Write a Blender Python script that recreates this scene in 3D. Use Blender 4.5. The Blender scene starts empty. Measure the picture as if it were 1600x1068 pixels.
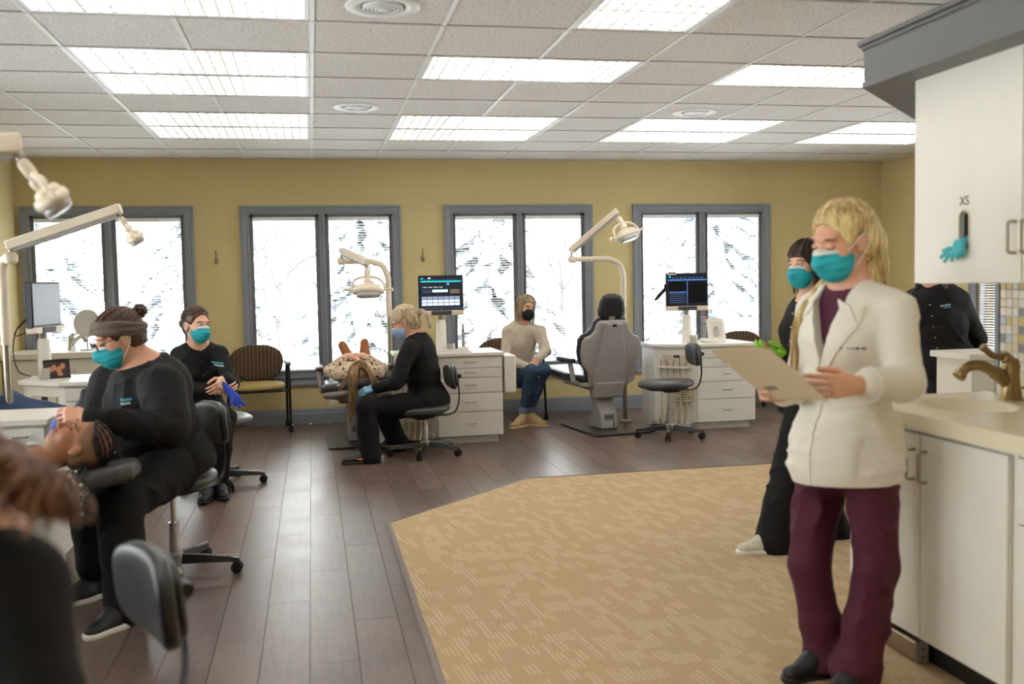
import bpy, bmesh, math, random
import numpy as np
from mathutils import Vector, Matrix
random.seed(7); np.random.seed(7)
SC = bpy.context.scene
COL = SC.collection
PI = math.pi
# ------------------------------------------------------------------ camera
FPX, CX, CY, CAMH = 1545.0, 800.0, 534.0, 1.40
_dy = np.array([487.0 - CX, 448.0 - CY, FPX]); _s = -0.02          # vanishing point of the room's depth, slope of the horizon
_xv = (-FPX * FPX + _dy[0] * CX - _dy[1] * (448.0 - _s * 487.0 - CY)) / (_dy[0] + _dy[1] * _s)
_dx = np.array([_xv - CX, 448.0 + _s * (_xv - 487.0) - CY, FPX])
_dy /= np.linalg.norm(_dy); _dx /= np.linalg.norm(_dx)
RW = np.stack([_dx, _dy, -np.cross(_dy, _dx) if np.cross(_dy, _dx)[1] > 0 else np.cross(_dy, _dx)])   # rows: world x, y, z in camera axes (right, down, forward)
CAMP = np.array([0.0, 0.0, CAMH])
def A(px, py, Y):
    r = RW @ np.array([px - CX, py - CY, FPX]); return CAMP + r * (Y / r[1])
def AZ(px, py, Z):
    r = RW @ np.array([px - CX, py - CY, FPX]); return CAMP + r * ((Z - CAMH) / r[2])
cam_d = bpy.data.cameras.new('camera'); cam = bpy.data.objects.new('camera', cam_d); COL.objects.link(cam)
cam_d.sensor_width = 36.0; cam_d.lens = FPX / 1600 * 36.0; cam_d.clip_start = 0.05; cam_d.clip_end = 300
M4 = Matrix.Identity(4)
for i in range(3):
    M4[i][0] = RW[i][0]; M4[i][1] = -RW[i][1]; M4[i][2] = -RW[i][2]; M4[i][3] = CAMP[i]
cam.matrix_world = M4
cam_d.dof.use_dof = True; cam_d.dof.focus_distance = 7.5; cam_d.dof.aperture_fstop = 2.2
SC.camera = cam
# ------------------------------------------------------------------ world (bright overcast sky over snow) and exposure
world = bpy.data.worlds.new('overcast_sky'); SC.world = world; world.use_nodes = True
wn = world.node_tree.nodes['Background']; wn.inputs[0].default_value = (0.97, 0.985, 1.0, 1); wn.inputs[1].default_value = 4.2
SC.view_settings.view_transform = 'Standard'; SC.view_settings.look = 'None'
SC.view_settings.exposure = 1.55; SC.view_settings.gamma = 1.0; SC.view_settings.use_curve_mapping = False
LAMP = 2.9                                             # emission of the fluorescent troffers
SC.cycles.use_denoising = True
SC.cycles.max_bounces = 8; SC.cycles.diffuse_bounces = 5; SC.cycles.transparent_max_bounces = 24
SC.cycles.sample_clamp_indirect = 8.0

# ------------------------------------------------------------------ materials
def lin(c):
    return tuple(((v / 255) / 12.92 if v / 255 <= 0.04045 else ((v / 255 + 0.055) / 1.055) ** 2.4) for v in c)
MATS = {}
def mat(name, rgb, rough=0.5, metal=0.0, spec=0.5, var=0.0, vscale=8.0, bump=0.0, bscale=60.0, emit=None, estr=1.0, stretch=None, rnd=0.0, coat=0.0, sheen=0.0, alpha=None, trans=0.0):
    if name in MATS: return MATS[name]
    m = bpy.data.materials.new(name); m.use_nodes = True; nt = m.node_tree; N = nt.nodes; L = nt.links
    b = N['Principled BSDF']; c = lin(rgb)
    b.inputs['Base Color'].default_value = (*c, 1); b.inputs['Roughness'].default_value = rough
    b.inputs['Metallic'].default_value = metal; b.inputs['Specular IOR Level'].default_value = spec
    b.inputs['Coat Weight'].default_value = coat; b.inputs['Sheen Weight'].default_value = sheen
    b.inputs['Transmission Weight'].default_value = trans
    if emit: b.inputs['Emission Color'].default_value = (*lin(emit), 1); b.inputs['Emission Strength'].default_value = estr
    if alpha is not None: b.inputs['Alpha'].default_value = alpha
    tc = N.new('ShaderNodeTexCoord'); mp = N.new('ShaderNodeMapping'); L.new(tc.outputs['Object'], mp.inputs['Vector'])
    if stretch: mp.inputs['Scale'].default_value = stretch
    if var > 0 or rnd > 0:
        n = N.new('ShaderNodeTexNoise'); n.inputs['Scale'].default_value = vscale; n.inputs['Detail'].default_value = 5
        L.new(mp.outputs[0], n.inputs['Vector'])
        hs = N.new('ShaderNodeHueSaturation'); hs.inputs['Color'].default_value = (*c, 1)
        mr = N.new('ShaderNodeMapRange'); mr.inputs[1].default_value = 0.3; mr.inputs[2].default_value = 0.7
        mr.inputs[3].default_value = 1 - var; mr.inputs[4].default_value = 1 + var
        L.new(n.outputs['Fac'], mr.inputs[0])
        last = mr.outputs[0]
        if rnd > 0:
            oi = N.new('ShaderNodeObjectInfo'); m2 = N.new('ShaderNodeMapRange')
            m2.inputs[3].default_value = 1 - rnd; m2.inputs[4].default_value = 1 + rnd; L.new(oi.outputs['Random'], m2.inputs[0])
            mu = N.new('ShaderNodeMath'); mu.operation = 'MULTIPLY'; L.new(last, mu.inputs[0]); L.new(m2.outputs[0], mu.inputs[1]); last = mu.outputs[0]
        L.new(last, hs.inputs['Value']); L.new(hs.outputs[0], b.inputs['Base Color'])
    if bump > 0:
        n2 = N.new('ShaderNodeTexNoise'); n2.inputs['Scale'].default_value = bscale; n2.inputs['Detail'].default_value = 3
        L.new(mp.outputs[0], n2.inputs['Vector'])
        bp = N.new('ShaderNodeBump'); bp.inputs['Strength'].default_value = bump; bp.inputs['Distance'].default_value = 0.01
        L.new(n2.outputs['Fac'], bp.inputs['Height']); L.new(bp.outputs[0], b.inputs['Normal'])
    MATS[name] = m
    return m
def node_mat(name):
    m = bpy.data.materials.new(name); m.use_nodes = True; MATS[name] = m
    return m, m.node_tree.nodes, m.node_tree.links, m.node_tree.nodes['Principled BSDF']

# ------------------------------------------------------------------ mesh helpers
def mesh_obj(name, verts, faces, m, parent=None, smooth=40, bevel=0.0, seg=2):
    me = bpy.data.meshes.new(name); me.from_pydata([tuple(v) for v in verts], [], faces); me.update()
    if smooth:
        me.polygons.foreach_set('use_smooth', [True] * len(me.polygons))
        if smooth < 180: me.set_sharp_from_angle(angle=math.radians(smooth))
    if m: me.materials.append(m)
    o = bpy.data.objects.new(name, me); COL.objects.link(o)
    if parent: o.parent = parent
    if bevel > 0:
        b = o.modifiers.new('bevel', 'BEVEL'); b.width = bevel; b.segments = seg; b.limit_method = 'ANGLE'; b.angle_limit = math.radians(50)
    return o
def perp(d):
    d = Vector(d).normalized(); a = Vector((0, 0, 1)) if abs(d.z) < 0.9 else Vector((1, 0, 0))
    u = d.cross(a).normalized(); return u, d.cross(u).normalized()
class MB:
    def __init__(s): s.v = []; s.f = []
    def _add(s, vs, fs):
        k = len(s.v); s.v += [tuple(v) for v in vs]; s.f += [tuple(i + k for i in f) for f in fs]; return s
    def box(s, x0, x1, y0, y1, z0, z1):
        vs = [(x0, y0, z0), (x1, y0, z0), (x1, y1, z0), (x0, y1, z0), (x0, y0, z1), (x1, y0, z1), (x1, y1, z1), (x0, y1, z1)]
        return s._add(vs, [(0, 3, 2, 1), (4, 5, 6, 7), (0, 1, 5, 4), (1, 2, 6, 5), (2, 3, 7, 6), (3, 0, 4, 7)])
    def obox(s, c, ax, ay, az):          # oriented box: centre and three half-axis vectors
        c, ax, ay, az = map(Vector, (c, ax, ay, az)); vs = []
        for k in (-1, 1):
            for i, j in ((-1, -1), (1, -1), (1, 1), (-1, 1)): vs.append(c + ax * i + ay * j + az * k)
        return s._add(vs, [(0, 3, 2, 1), (4, 5, 6, 7), (0, 1, 5, 4), (1, 2, 6, 5), (2, 3, 7, 6), (3, 0, 4, 7)])
    def prism(s, poly, z0, z1):
        n = len(poly); vs = [(x, y, z0) for x, y in poly] + [(x, y, z1) for x, y in poly]
        fs = [tuple(range(n - 1, -1, -1)), tuple(range(n, 2 * n))] + [(i, (i + 1) % n, n + (i + 1) % n, n + i) for i in range(n)]
        return s._add(vs, fs)
    def extr(s, poly, o, ax, ay, d):     # polygon (a,b) in the plane o + a*ax + b*ay, extruded by the vector d
        o, ax, ay, d = map(Vector, (o, ax, ay, d)); n = len(poly)
        vs = [o + ax * a + ay * b for a, b in poly]; vs += [v + d for v in vs]
        fs = [tuple(range(n - 1, -1, -1)), tuple(range(n, 2 * n))] + [(i, (i + 1) % n, n + (i + 1) % n, n + i) for i in range(n)]
        return s._add(vs, fs)
    def tube(s, pts, r, n=10, caps=True, flat=None):
        pts = [Vector(p) for p in pts]; m = len(pts)
        rs = list(r) if hasattr(r, '__len__') else [r] * m
        u = None; vs = []
        for i, p in enumerate(pts):
            d = (pts[min(i + 1, m - 1)] - pts[max(i - 1, 0)])
            if d.length < 1e-9: d = Vector((0, 0, 1))
            d.normalize()
            if u is None:
                u, w = perp(d)
                if flat is not None:
                    w = Vector(flat[0]); w = (w - d * w.dot(d)).normalized(); u = w.cross(d).normalized()
            else:
                u = (u - d * u.dot(d)); u = u.normalized() if u.length > 1e-6 else perp(d)[0]
                w = d.cross(u).normalized()
            fs_ = flat[1] if flat else 1.0
            for k in range(n):
                a = 2 * PI * k / n; vs.append(p + u * (math.cos(a) * rs[i]) + w * (math.sin(a) * rs[i] * fs_))
        fs = []
        for i in range(m - 1):
            for k in range(n):
                a, b = i * n + k, i * n + (k + 1) % n; fs.append((a, b, b + n, a + n))
        if caps: fs += [tuple(range(n - 1, -1, -1)), tuple(range((m - 1) * n, m * n))]
        return s._add(vs, fs)
    def cyl(s, a, b, r0, r1=None, n=20): return s.tube([a, b], [r0, r0 if r1 is None else r1], n)
    def lathe(s, prof, c=(0, 0, 0), n=28, axis=(0, 0, 1), sx=1.0, sy=1.0):
        u, w = perp(axis); ax = Vector(axis).normalized(); c = Vector(c); vs = []
        if abs(ax.z) > 0.99: u, w = Vector((1, 0, 0)), Vector((0, 1, 0))
        for r, z in prof:
            for k in range(n):
                a = 2 * PI * k / n; vs.append(c + u * (math.cos(a) * r * sx) + w * (math.sin(a) * r * sy) + ax * z)
        fs = []; m = len(prof)
        for i in range(m - 1):
            for k in range(n):
                a, b = i * n + k, i * n + (k + 1) % n; fs.append((a, b, b + n, a + n))
        fs += [tuple(range(n - 1, -1, -1)), tuple(range((m - 1) * n, m * n))]
        return s._add(vs, fs)
    def ball(s, c, r, n=14, m=9):
        rx, ry, rz = r if hasattr(r, '__len__') else (r, r, r)
        prof = []
        vs = []; fs = []
        for i in range(m + 1):
            t = PI * i / m
            for k in range(n):
                a = 2 * PI * k / n; vs.append((c[0] + rx * math.sin(t) * math.cos(a), c[1] + ry * math.sin(t) * math.sin(a), c[2] + rz * math.cos(t)))
        for i in range(m):
            for k in range(n):
                a, b = i * n + k, i * n + (k + 1) % n; fs.append((a, a + n, b + n, b))
        return s._add(vs, fs)
    def build(s, name, m, parent=None, smooth=40, bevel=0.0, seg=2, off=None):
        v = s.v if off is None else [(a - off[0], b - off[1], c - off[2]) for a, b, c in s.v]
        return mesh_obj(name, v, s.f, m, parent, smooth, bevel, seg)
def bez(pts, n=12):                      # Catmull-Rom through the points
    P = [np.array(p, float) for p in pts]; P = [2 * P[0] - P[1]] + P + [2 * P[-1] - P[-2]]; out = []
    for i in range(1, len(P) - 2):
        for k in range(n):
            t = k / n; a, b, c, d = P[i - 1], P[i], P[i + 1], P[i + 2]
            out.append(0.5 * (2 * b + (c - a) * t + (2 * a - 5 * b + 4 * c - d) * t * t + (3 * b - a - 3 * c + d) * t ** 3))
    out.append(P[-2]); return out
def tag(o, label=None, cat=None, group=None, kind=None):
    if label: o['label'] = label
    if cat: o['category'] = cat
    if group: o['group'] = group
    if kind: o['kind'] = kind
    return o
def thing(name, label, cat, loc=(0, 0, 0), rotz=0.0, group=None):
    o = bpy.data.objects.new(name, None); COL.objects.link(o); o.empty_display_size = 0.1
    o.location = tuple(loc); o.rotation_euler = (0, 0, rotz)
    return tag(o, label, cat, group)
def struct(o): o['kind'] = 'structure'; return o
def copy_tree(o, parent=None):
    c = o.copy(); COL.objects.link(c); c.parent = parent
    for ch in [x for x in o.children]: copy_tree(ch, c)
    return c
def place(root, loc, rotz, label, group=None):
    root.location = tuple(loc); root.rotation_euler = (0, 0, rotz); root['label'] = label
    if group: root['group'] = group
    return root
def text_mesh(name, body, size, m, parent, mw, depth=0.0006):
    cu = bpy.data.curves.new(name, 'FONT'); cu.body = body; cu.size = size; cu.extrude = depth; cu.align_x = 'CENTER'; cu.align_y = 'CENTER'
    t = bpy.data.objects.new(name, cu); COL.objects.link(t)
    dg = bpy.context.evaluated_depsgraph_get(); me = bpy.data.meshes.new_from_object(t.evaluated_get(dg))
    bpy.data.objects.remove(t)
    me.materials.clear(); me.materials.append(m)
    o = bpy.data.objects.new(name, me); COL.objects.link(o); o.parent = parent; o.matrix_local = mw
    return o
# ================================================================== THE SETTING
XL, XR, YB, YF, HC = -2.78, 6.42, 10.33, -1.5, 2.69
GX0, GPX, GY0, GPY = 0.041, 0.648, 5.0, 0.66
m_wall = mat('wall_paint_tan', (210, 192, 140), 0.75, var=0.03, vscale=3, bump=0.05, bscale=220)
m_trim = mat('trim_slate_grey', (136, 141, 150), 0.42, var=0.04, vscale=6)
m_white = mat('white_laminate', (232, 227, 216), 0.35, var=0.012)
m_chrome = mat('chrome', (205, 205, 208), 0.18, metal=1.0)
m_steel = mat('brushed_nickel', (170, 160, 145), 0.32, metal=1.0)
m_black = mat('black_plastic', (22, 22, 24), 0.42)
m_rubber = mat('black_rubber', (17, 17, 18), 0.7)
m_vinyl = mat('charcoal_vinyl', (72, 69, 69), 0.34, var=0.08, vscale=12, bump=0.08, bscale=300)
m_vinyl2 = mat('black_vinyl', (40, 40, 43), 0.36, bump=0.08, bscale=300)
m_cream = mat('cream_plastic', (226, 212, 190), 0.38, var=0.02)
m_greyp = mat('grey_plastic', (156, 151, 147), 0.42, var=0.02)
m_tile = None
# --- floor planks
def plank_mat():
    m, N, L, b = node_mat('plank_wood')
    tc = N.new('ShaderNodeTexCoord'); mp = N.new('ShaderNodeMapping'); L.new(tc.outputs['Object'], mp.inputs[0])
    oi = N.new('ShaderNodeObjectInfo'); cb = N.new('ShaderNodeCombineXYZ'); L.new(oi.outputs['Random'], cb.inputs[0]); L.new(oi.outputs['Random'], cb.inputs[1])
    ms = N.new('ShaderNodeVectorMath'); ms.operation = 'SCALE'; ms.inputs['Scale'].default_value = 37.0; L.new(cb.outputs[0], ms.inputs[0]); L.new(ms.outputs[0], mp.inputs['Location'])
    mp2 = N.new('ShaderNodeMapping'); mp2.inputs['Scale'].default_value = (9, 0.8, 1); L.new(mp.outputs[0], mp2.inputs[0])
    n = N.new('ShaderNodeTexNoise'); n.inputs['Scale'].default_value = 5; n.inputs['Detail'].default_value = 7; n.inputs['Roughness'].default_value = 0.65; L.new(mp2.outputs[0], n.inputs[0])
    n2 = N.new('ShaderNodeTexNoise'); n2.inputs['Scale'].default_value = 2.6; n2.inputs['Detail'].default_value = 4; L.new(mp.outputs[0], n2.inputs[0])
    cr = N.new('ShaderNodeValToRGB'); e = cr.color_ramp.elements
    e[0].position = 0.28; e[0].color = (*lin((80, 64, 58)), 1); e[1].position = 0.75; e[1].color = (*lin((130, 108, 98)), 1)
    ad = N.new('ShaderNodeMath'); ad.operation = 'MULTIPLY_ADD'; ad.inputs[1].default_value = 0.5
    L.new(n.outputs[0], ad.inputs[0])
    a2 = N.new('ShaderNodeMath'); a2.operation = 'MULTIPLY'; a2.inputs[1].default_value = 0.5; L.new(n2.outputs[0], a2.inputs[0]); L.new(a2.outputs[0], ad.inputs[2])
    L.new(ad.outputs[0], cr.inputs[0])
    hs = N.new('ShaderNodeHueSaturation'); mr = N.new('ShaderNodeMapRange'); mr.inputs[3].default_value = 0.86; mr.inputs[4].default_value = 1.14
    L.new(oi.outputs['Random'], mr.inputs[0]); L.new(mr.outputs[0], hs.inputs['Value']); L.new(cr.outputs[0], hs.inputs['Color']); L.new(hs.outputs[0], b.inputs['Base Color'])
    r = N.new('ShaderNodeMapRange'); r.inputs[3].default_value = 0.24; r.inputs[4].default_value = 0.42; L.new(n2.outputs[0], r.inputs[0]); L.new(r.outputs[0], b.inputs['Roughness'])
    bp = N.new('ShaderNodeBump'); bp.inputs['Strength'].default_value = 0.12; bp.inputs['Distance'].default_value = 0.004; L.new(n.outputs[0], bp.inputs['Height']); L.new(bp.outputs[0], b.inputs['Normal'])
    return m
m_plank = plank_mat()
floor = struct(MB().box(XL, XR, YF, YB, -0.06, -0.008).build('floor', mat('floor_joint', (34, 26, 23), 0.8)))
CARPET = [(0.40, YF), (0.40, 5.78), (1.472, 6.84), (XR, 6.84), (XR, YF)]
def on_carpet(x, y):
    return x > 0.40 and y < 6.84 and (y - 5.78) < (x - 0.40) * 0.989 + 0.0
PW, PL = 0.182, 1.22
pk = MB().box(-PW / 2 + 0.0012, PW / 2 - 0.0012, -PL / 2 + 0.0012, PL / 2 - 0.0012, -0.008, 0.0).build('plank', m_plank, floor, smooth=0)
pk_used = False
nx = int((XR - XL) / PW) + 1; far_planks = MB(); npl = 0
for i in range(nx):
    x = XL + PW * (i + 0.5)
    off = (i * 0.37 % 1.0) * PL
    y = YB + off
    while y > YF:
        yc = y - PL / 2; y -= PL
        if x - PW / 2 > 0.42 and on_carpet(x - PW / 2 - .02, yc + PL / 2 + .02) and on_carpet(x - PW / 2 - .02, min(yc + PL / 2, 5.0)): continue
        if x + PW / 2 > XR + .1 or yc - PL / 2 > YB - 0.02: continue
        if yc + PL / 2 < 2.0: continue
        y1 = min(yc + PL / 2, YB); y0 = max(yc - PL / 2, YF)
        if y1 - y0 < 0.03: continue
        npl += 1
        if y1 - y0 < PL - 0.01 or x + PW / 2 > XR:
            h = (y1 - y0) / 2; w1 = min(PW / 2, XR - x)
            if w1 < -PW / 2 + 0.01: continue
            o = MB().box(-PW / 2 + 0.0012, w1 - 0.0012, -h + 0.0012, h - 0.0012, -0.008, 0).build('plank', m_plank, floor, smooth=0); o.location = (x, y0 + h, 0)
        else:
            if pk_used: o = pk.copy(); COL.objects.link(o)
            else: o = pk; pk_used = True
            o.location = (x, yc, 0)
# --- carpet with its woven dashes
def carpet_mat():
    m, N, L, b = node_mat('carpet_weave')
    tc = N.new('ShaderNodeTexCoord'); mp = N.new('ShaderNodeMapping'); mp.inputs['Rotation'].default_value = (0, 0, math.radians(-6)); L.new(tc.outputs['Object'], mp.inputs[0])
    def chain(scale, cells, thr, seed):      # short woven dashes: stripes inside randomly lit cells
        st = N.new('ShaderNodeMapping'); st.inputs['Scale'].default_value = cells; st.inputs['Location'].default_value = (seed, seed * 1.7, 0); L.new(mp.outputs[0], st.inputs[0])
        fl = N.new('ShaderNodeVectorMath'); fl.operation = 'FLOOR'; L.new(st.outputs[0], fl.inputs[0]); w = N.new('ShaderNodeTexWhiteNoise'); w.noise_dimensions = '2D'; L.new(fl.outputs[0], w.inputs['Vector'])
        g = N.new('ShaderNodeMath'); g.operation = 'GREATER_THAN'; g.inputs[1].default_value = thr; L.new(w.outputs['Value'], g.inputs[0])
        sx = N.new('ShaderNodeSeparateXYZ'); L.new(mp.outputs[0], sx.inputs[0]); m1 = N.new('ShaderNodeMath'); m1.operation = 'MULTIPLY'; m1.inputs[1].default_value = scale; L.new(sx.outputs[0], m1.inputs[0]); s1 = N.new('ShaderNodeMath'); s1.operation = 'SINE'; L.new(m1.outputs[0], s1.inputs[0])
        r1 = N.new('ShaderNodeMapRange'); r1.inputs[1].default_value = 0.0; r1.inputs[2].default_value = 0.7; L.new(s1.outputs[0], r1.inputs[0]); o = N.new('ShaderNodeMath'); o.operation = 'MULTIPLY'; L.new(g.outputs[0], o.inputs[0]); L.new(r1.outputs[0], o.inputs[1]); return o
    d1 = chain(330.0, (17, 11, 1), 0.76, 0.0); d2 = chain(330.0, (30, 9, 1), 0.80, 5.3); mu = N.new('ShaderNodeMath'); mu.operation = 'MAXIMUM'; L.new(d1.outputs[0], mu.inputs[0]); L.new(d2.outputs[0], mu.inputs[1])
    n3 = N.new('ShaderNodeTexNoise'); n3.inputs['Scale'].default_value = 130; n3.inputs['Detail'].default_value = 2; L.new(mp.outputs[0], n3.inputs[0])
    mx = N.new('ShaderNodeMix'); mx.data_type = 'RGBA'; mx.inputs[6].default_value = (*lin((190, 165, 130)), 1); mx.inputs[7].default_value = (*lin((212, 189, 156)), 1); L.new(mu.outputs[0], mx.inputs[0])
    hs = N.new('ShaderNodeHueSaturation'); mr = N.new('ShaderNodeMapRange'); mr.inputs[1].default_value = 0.3; mr.inputs[2].default_value = 0.7; mr.inputs[3].default_value = 0.86; mr.inputs[4].default_value = 1.1; L.new(n3.outputs[0], mr.inputs[0])
    L.new(mr.outputs[0], hs.inputs['Value']); L.new(mx.outputs[2], hs.inputs['Color']); L.new(hs.outputs[0], b.inputs['Base Color'])
    b.inputs['Roughness'].default_value = 0.95; b.inputs['Specular IOR Level'].default_value = 0.1
    bp = N.new('ShaderNodeBump'); bp.inputs['Strength'].default_value = 0.4; bp.inputs['Distance'].default_value = 0.004; L.new(n3.outputs[0], bp.inputs['Height']); L.new(bp.outputs[0], b.inputs['Normal'])
    return m
struct(MB().prism(CARPET, -0.0078, 0.006).build('floor_carpet', carpet_mat(), smooth=0))
m_strip = mat('transition_strip', (120, 106, 98), 0.35, var=0.05)
for i, (a, b) in enumerate((((0.40, YF), (0.40, 5.78)), ((0.40, 5.78), (1.472, 6.84)), ((1.472, 6.84), (XR, 6.84)))):
    d = (Vector((*b, 0)) - Vector((*a, 0))); n_ = Vector((-d.y, d.x, 0)).normalized()
    q = MB(); w = 0.02 if i == 0 else 0.012
    q.extr([(-w, 0), (w, 0), (w * .55, 0.011), (-w * .55, 0.011)], (*a, 0.0), n_, (0, 0, 1), d)
    struct(q.build('trim_%d' % (i + 1), m_strip, smooth=0))
# --- walls
WINX = [(-2.738, -1.133), (-0.686, 0.925), (1.374, 2.983), (3.436, 5.038)]
WZ0, WZ1 = 0.395, 2.226
CW = 0.085                                             # casing width
wb = MB()
xs = XL
for x0, x1 in WINX:
    wb.box(xs, x0 + CW, YB, YB + 0.14, 0, HC + 0.1); xs = x1 - CW
    wb.box(x0 + CW, x1 - CW, YB, YB + 0.14, 0, WZ0 + CW); wb.box(x0 + CW, x1 - CW, YB, YB + 0.14, WZ1 - CW, HC + 0.1)
wb.box(xs, XR, YB, YB + 0.14, 0, HC + 0.1)
struct(wb.build('wall_back', m_wall, smooth=0))
def pierced(name, a0, a1, wins, mk):      # a wall along one axis with window openings
    q = MB(); cur = a0
    for w0, w1 in wins:
        mk(q, cur, w0 + CW, 0, HC + 0.1); mk(q, w0 + CW, w1 - CW, 0, WZ0 + CW); mk(q, w0 + CW, w1 - CW, WZ1 - CW, HC + 0.1); cur = w1 - CW
    mk(q, cur, a1, 0, HC + 0.1); return struct(q.build(name, m_wall, smooth=0))
WINL_ADDED = [(-1.0, 0.6), (1.06, 2.67), (3.12, 4.73), (5.18, 6.79)]; WINR = [(4.32, 5.92), (7.14, 8.74)]; WINF = []  # left windows and the nearer right one are unseen, added for daylight
pierced('wall_left', YF, YB + 0.14, WINL_ADDED, lambda q, a, b, z0, z1: q.box(XL - 0.14, XL, a, b, z0, z1))
pierced('wall_right', YF, YB + 0.14, WINR, lambda q, a, b, z0, z1: q.box(XR, XR + 0.14, a, b, z0, z1))
pierced('wall_front', XL - 0.14, XR + 0.14, WINF, lambda q, a, b, z0, z1: q.box(a, b, YF - 0.14, YF, z0, z1))
def baseboard(name, a, b, nrm):
    d = Vector((*b, 0)) - Vector((*a, 0)); q = MB()
    q.extr([(0, 0), (0.018, 0), (0.018, 0.10), (0.013, 0.115), (0.013, 0.135), (0.006, 0.155), (0, 0.155)], (*a, 0), nrm, (0, 0, 1), d)
    return struct(q.build(name, m_trim, smooth=0))
baseboard('baseboard_back', (XR, YB), (XL, YB), (0, -1, 0)); baseboard('baseboard_left', (XL, YB), (XL, YF), (1, 0, 0)); baseboard('baseboard_right', (XR, YF), (XR, YB), (-1, 0, 0))
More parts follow.
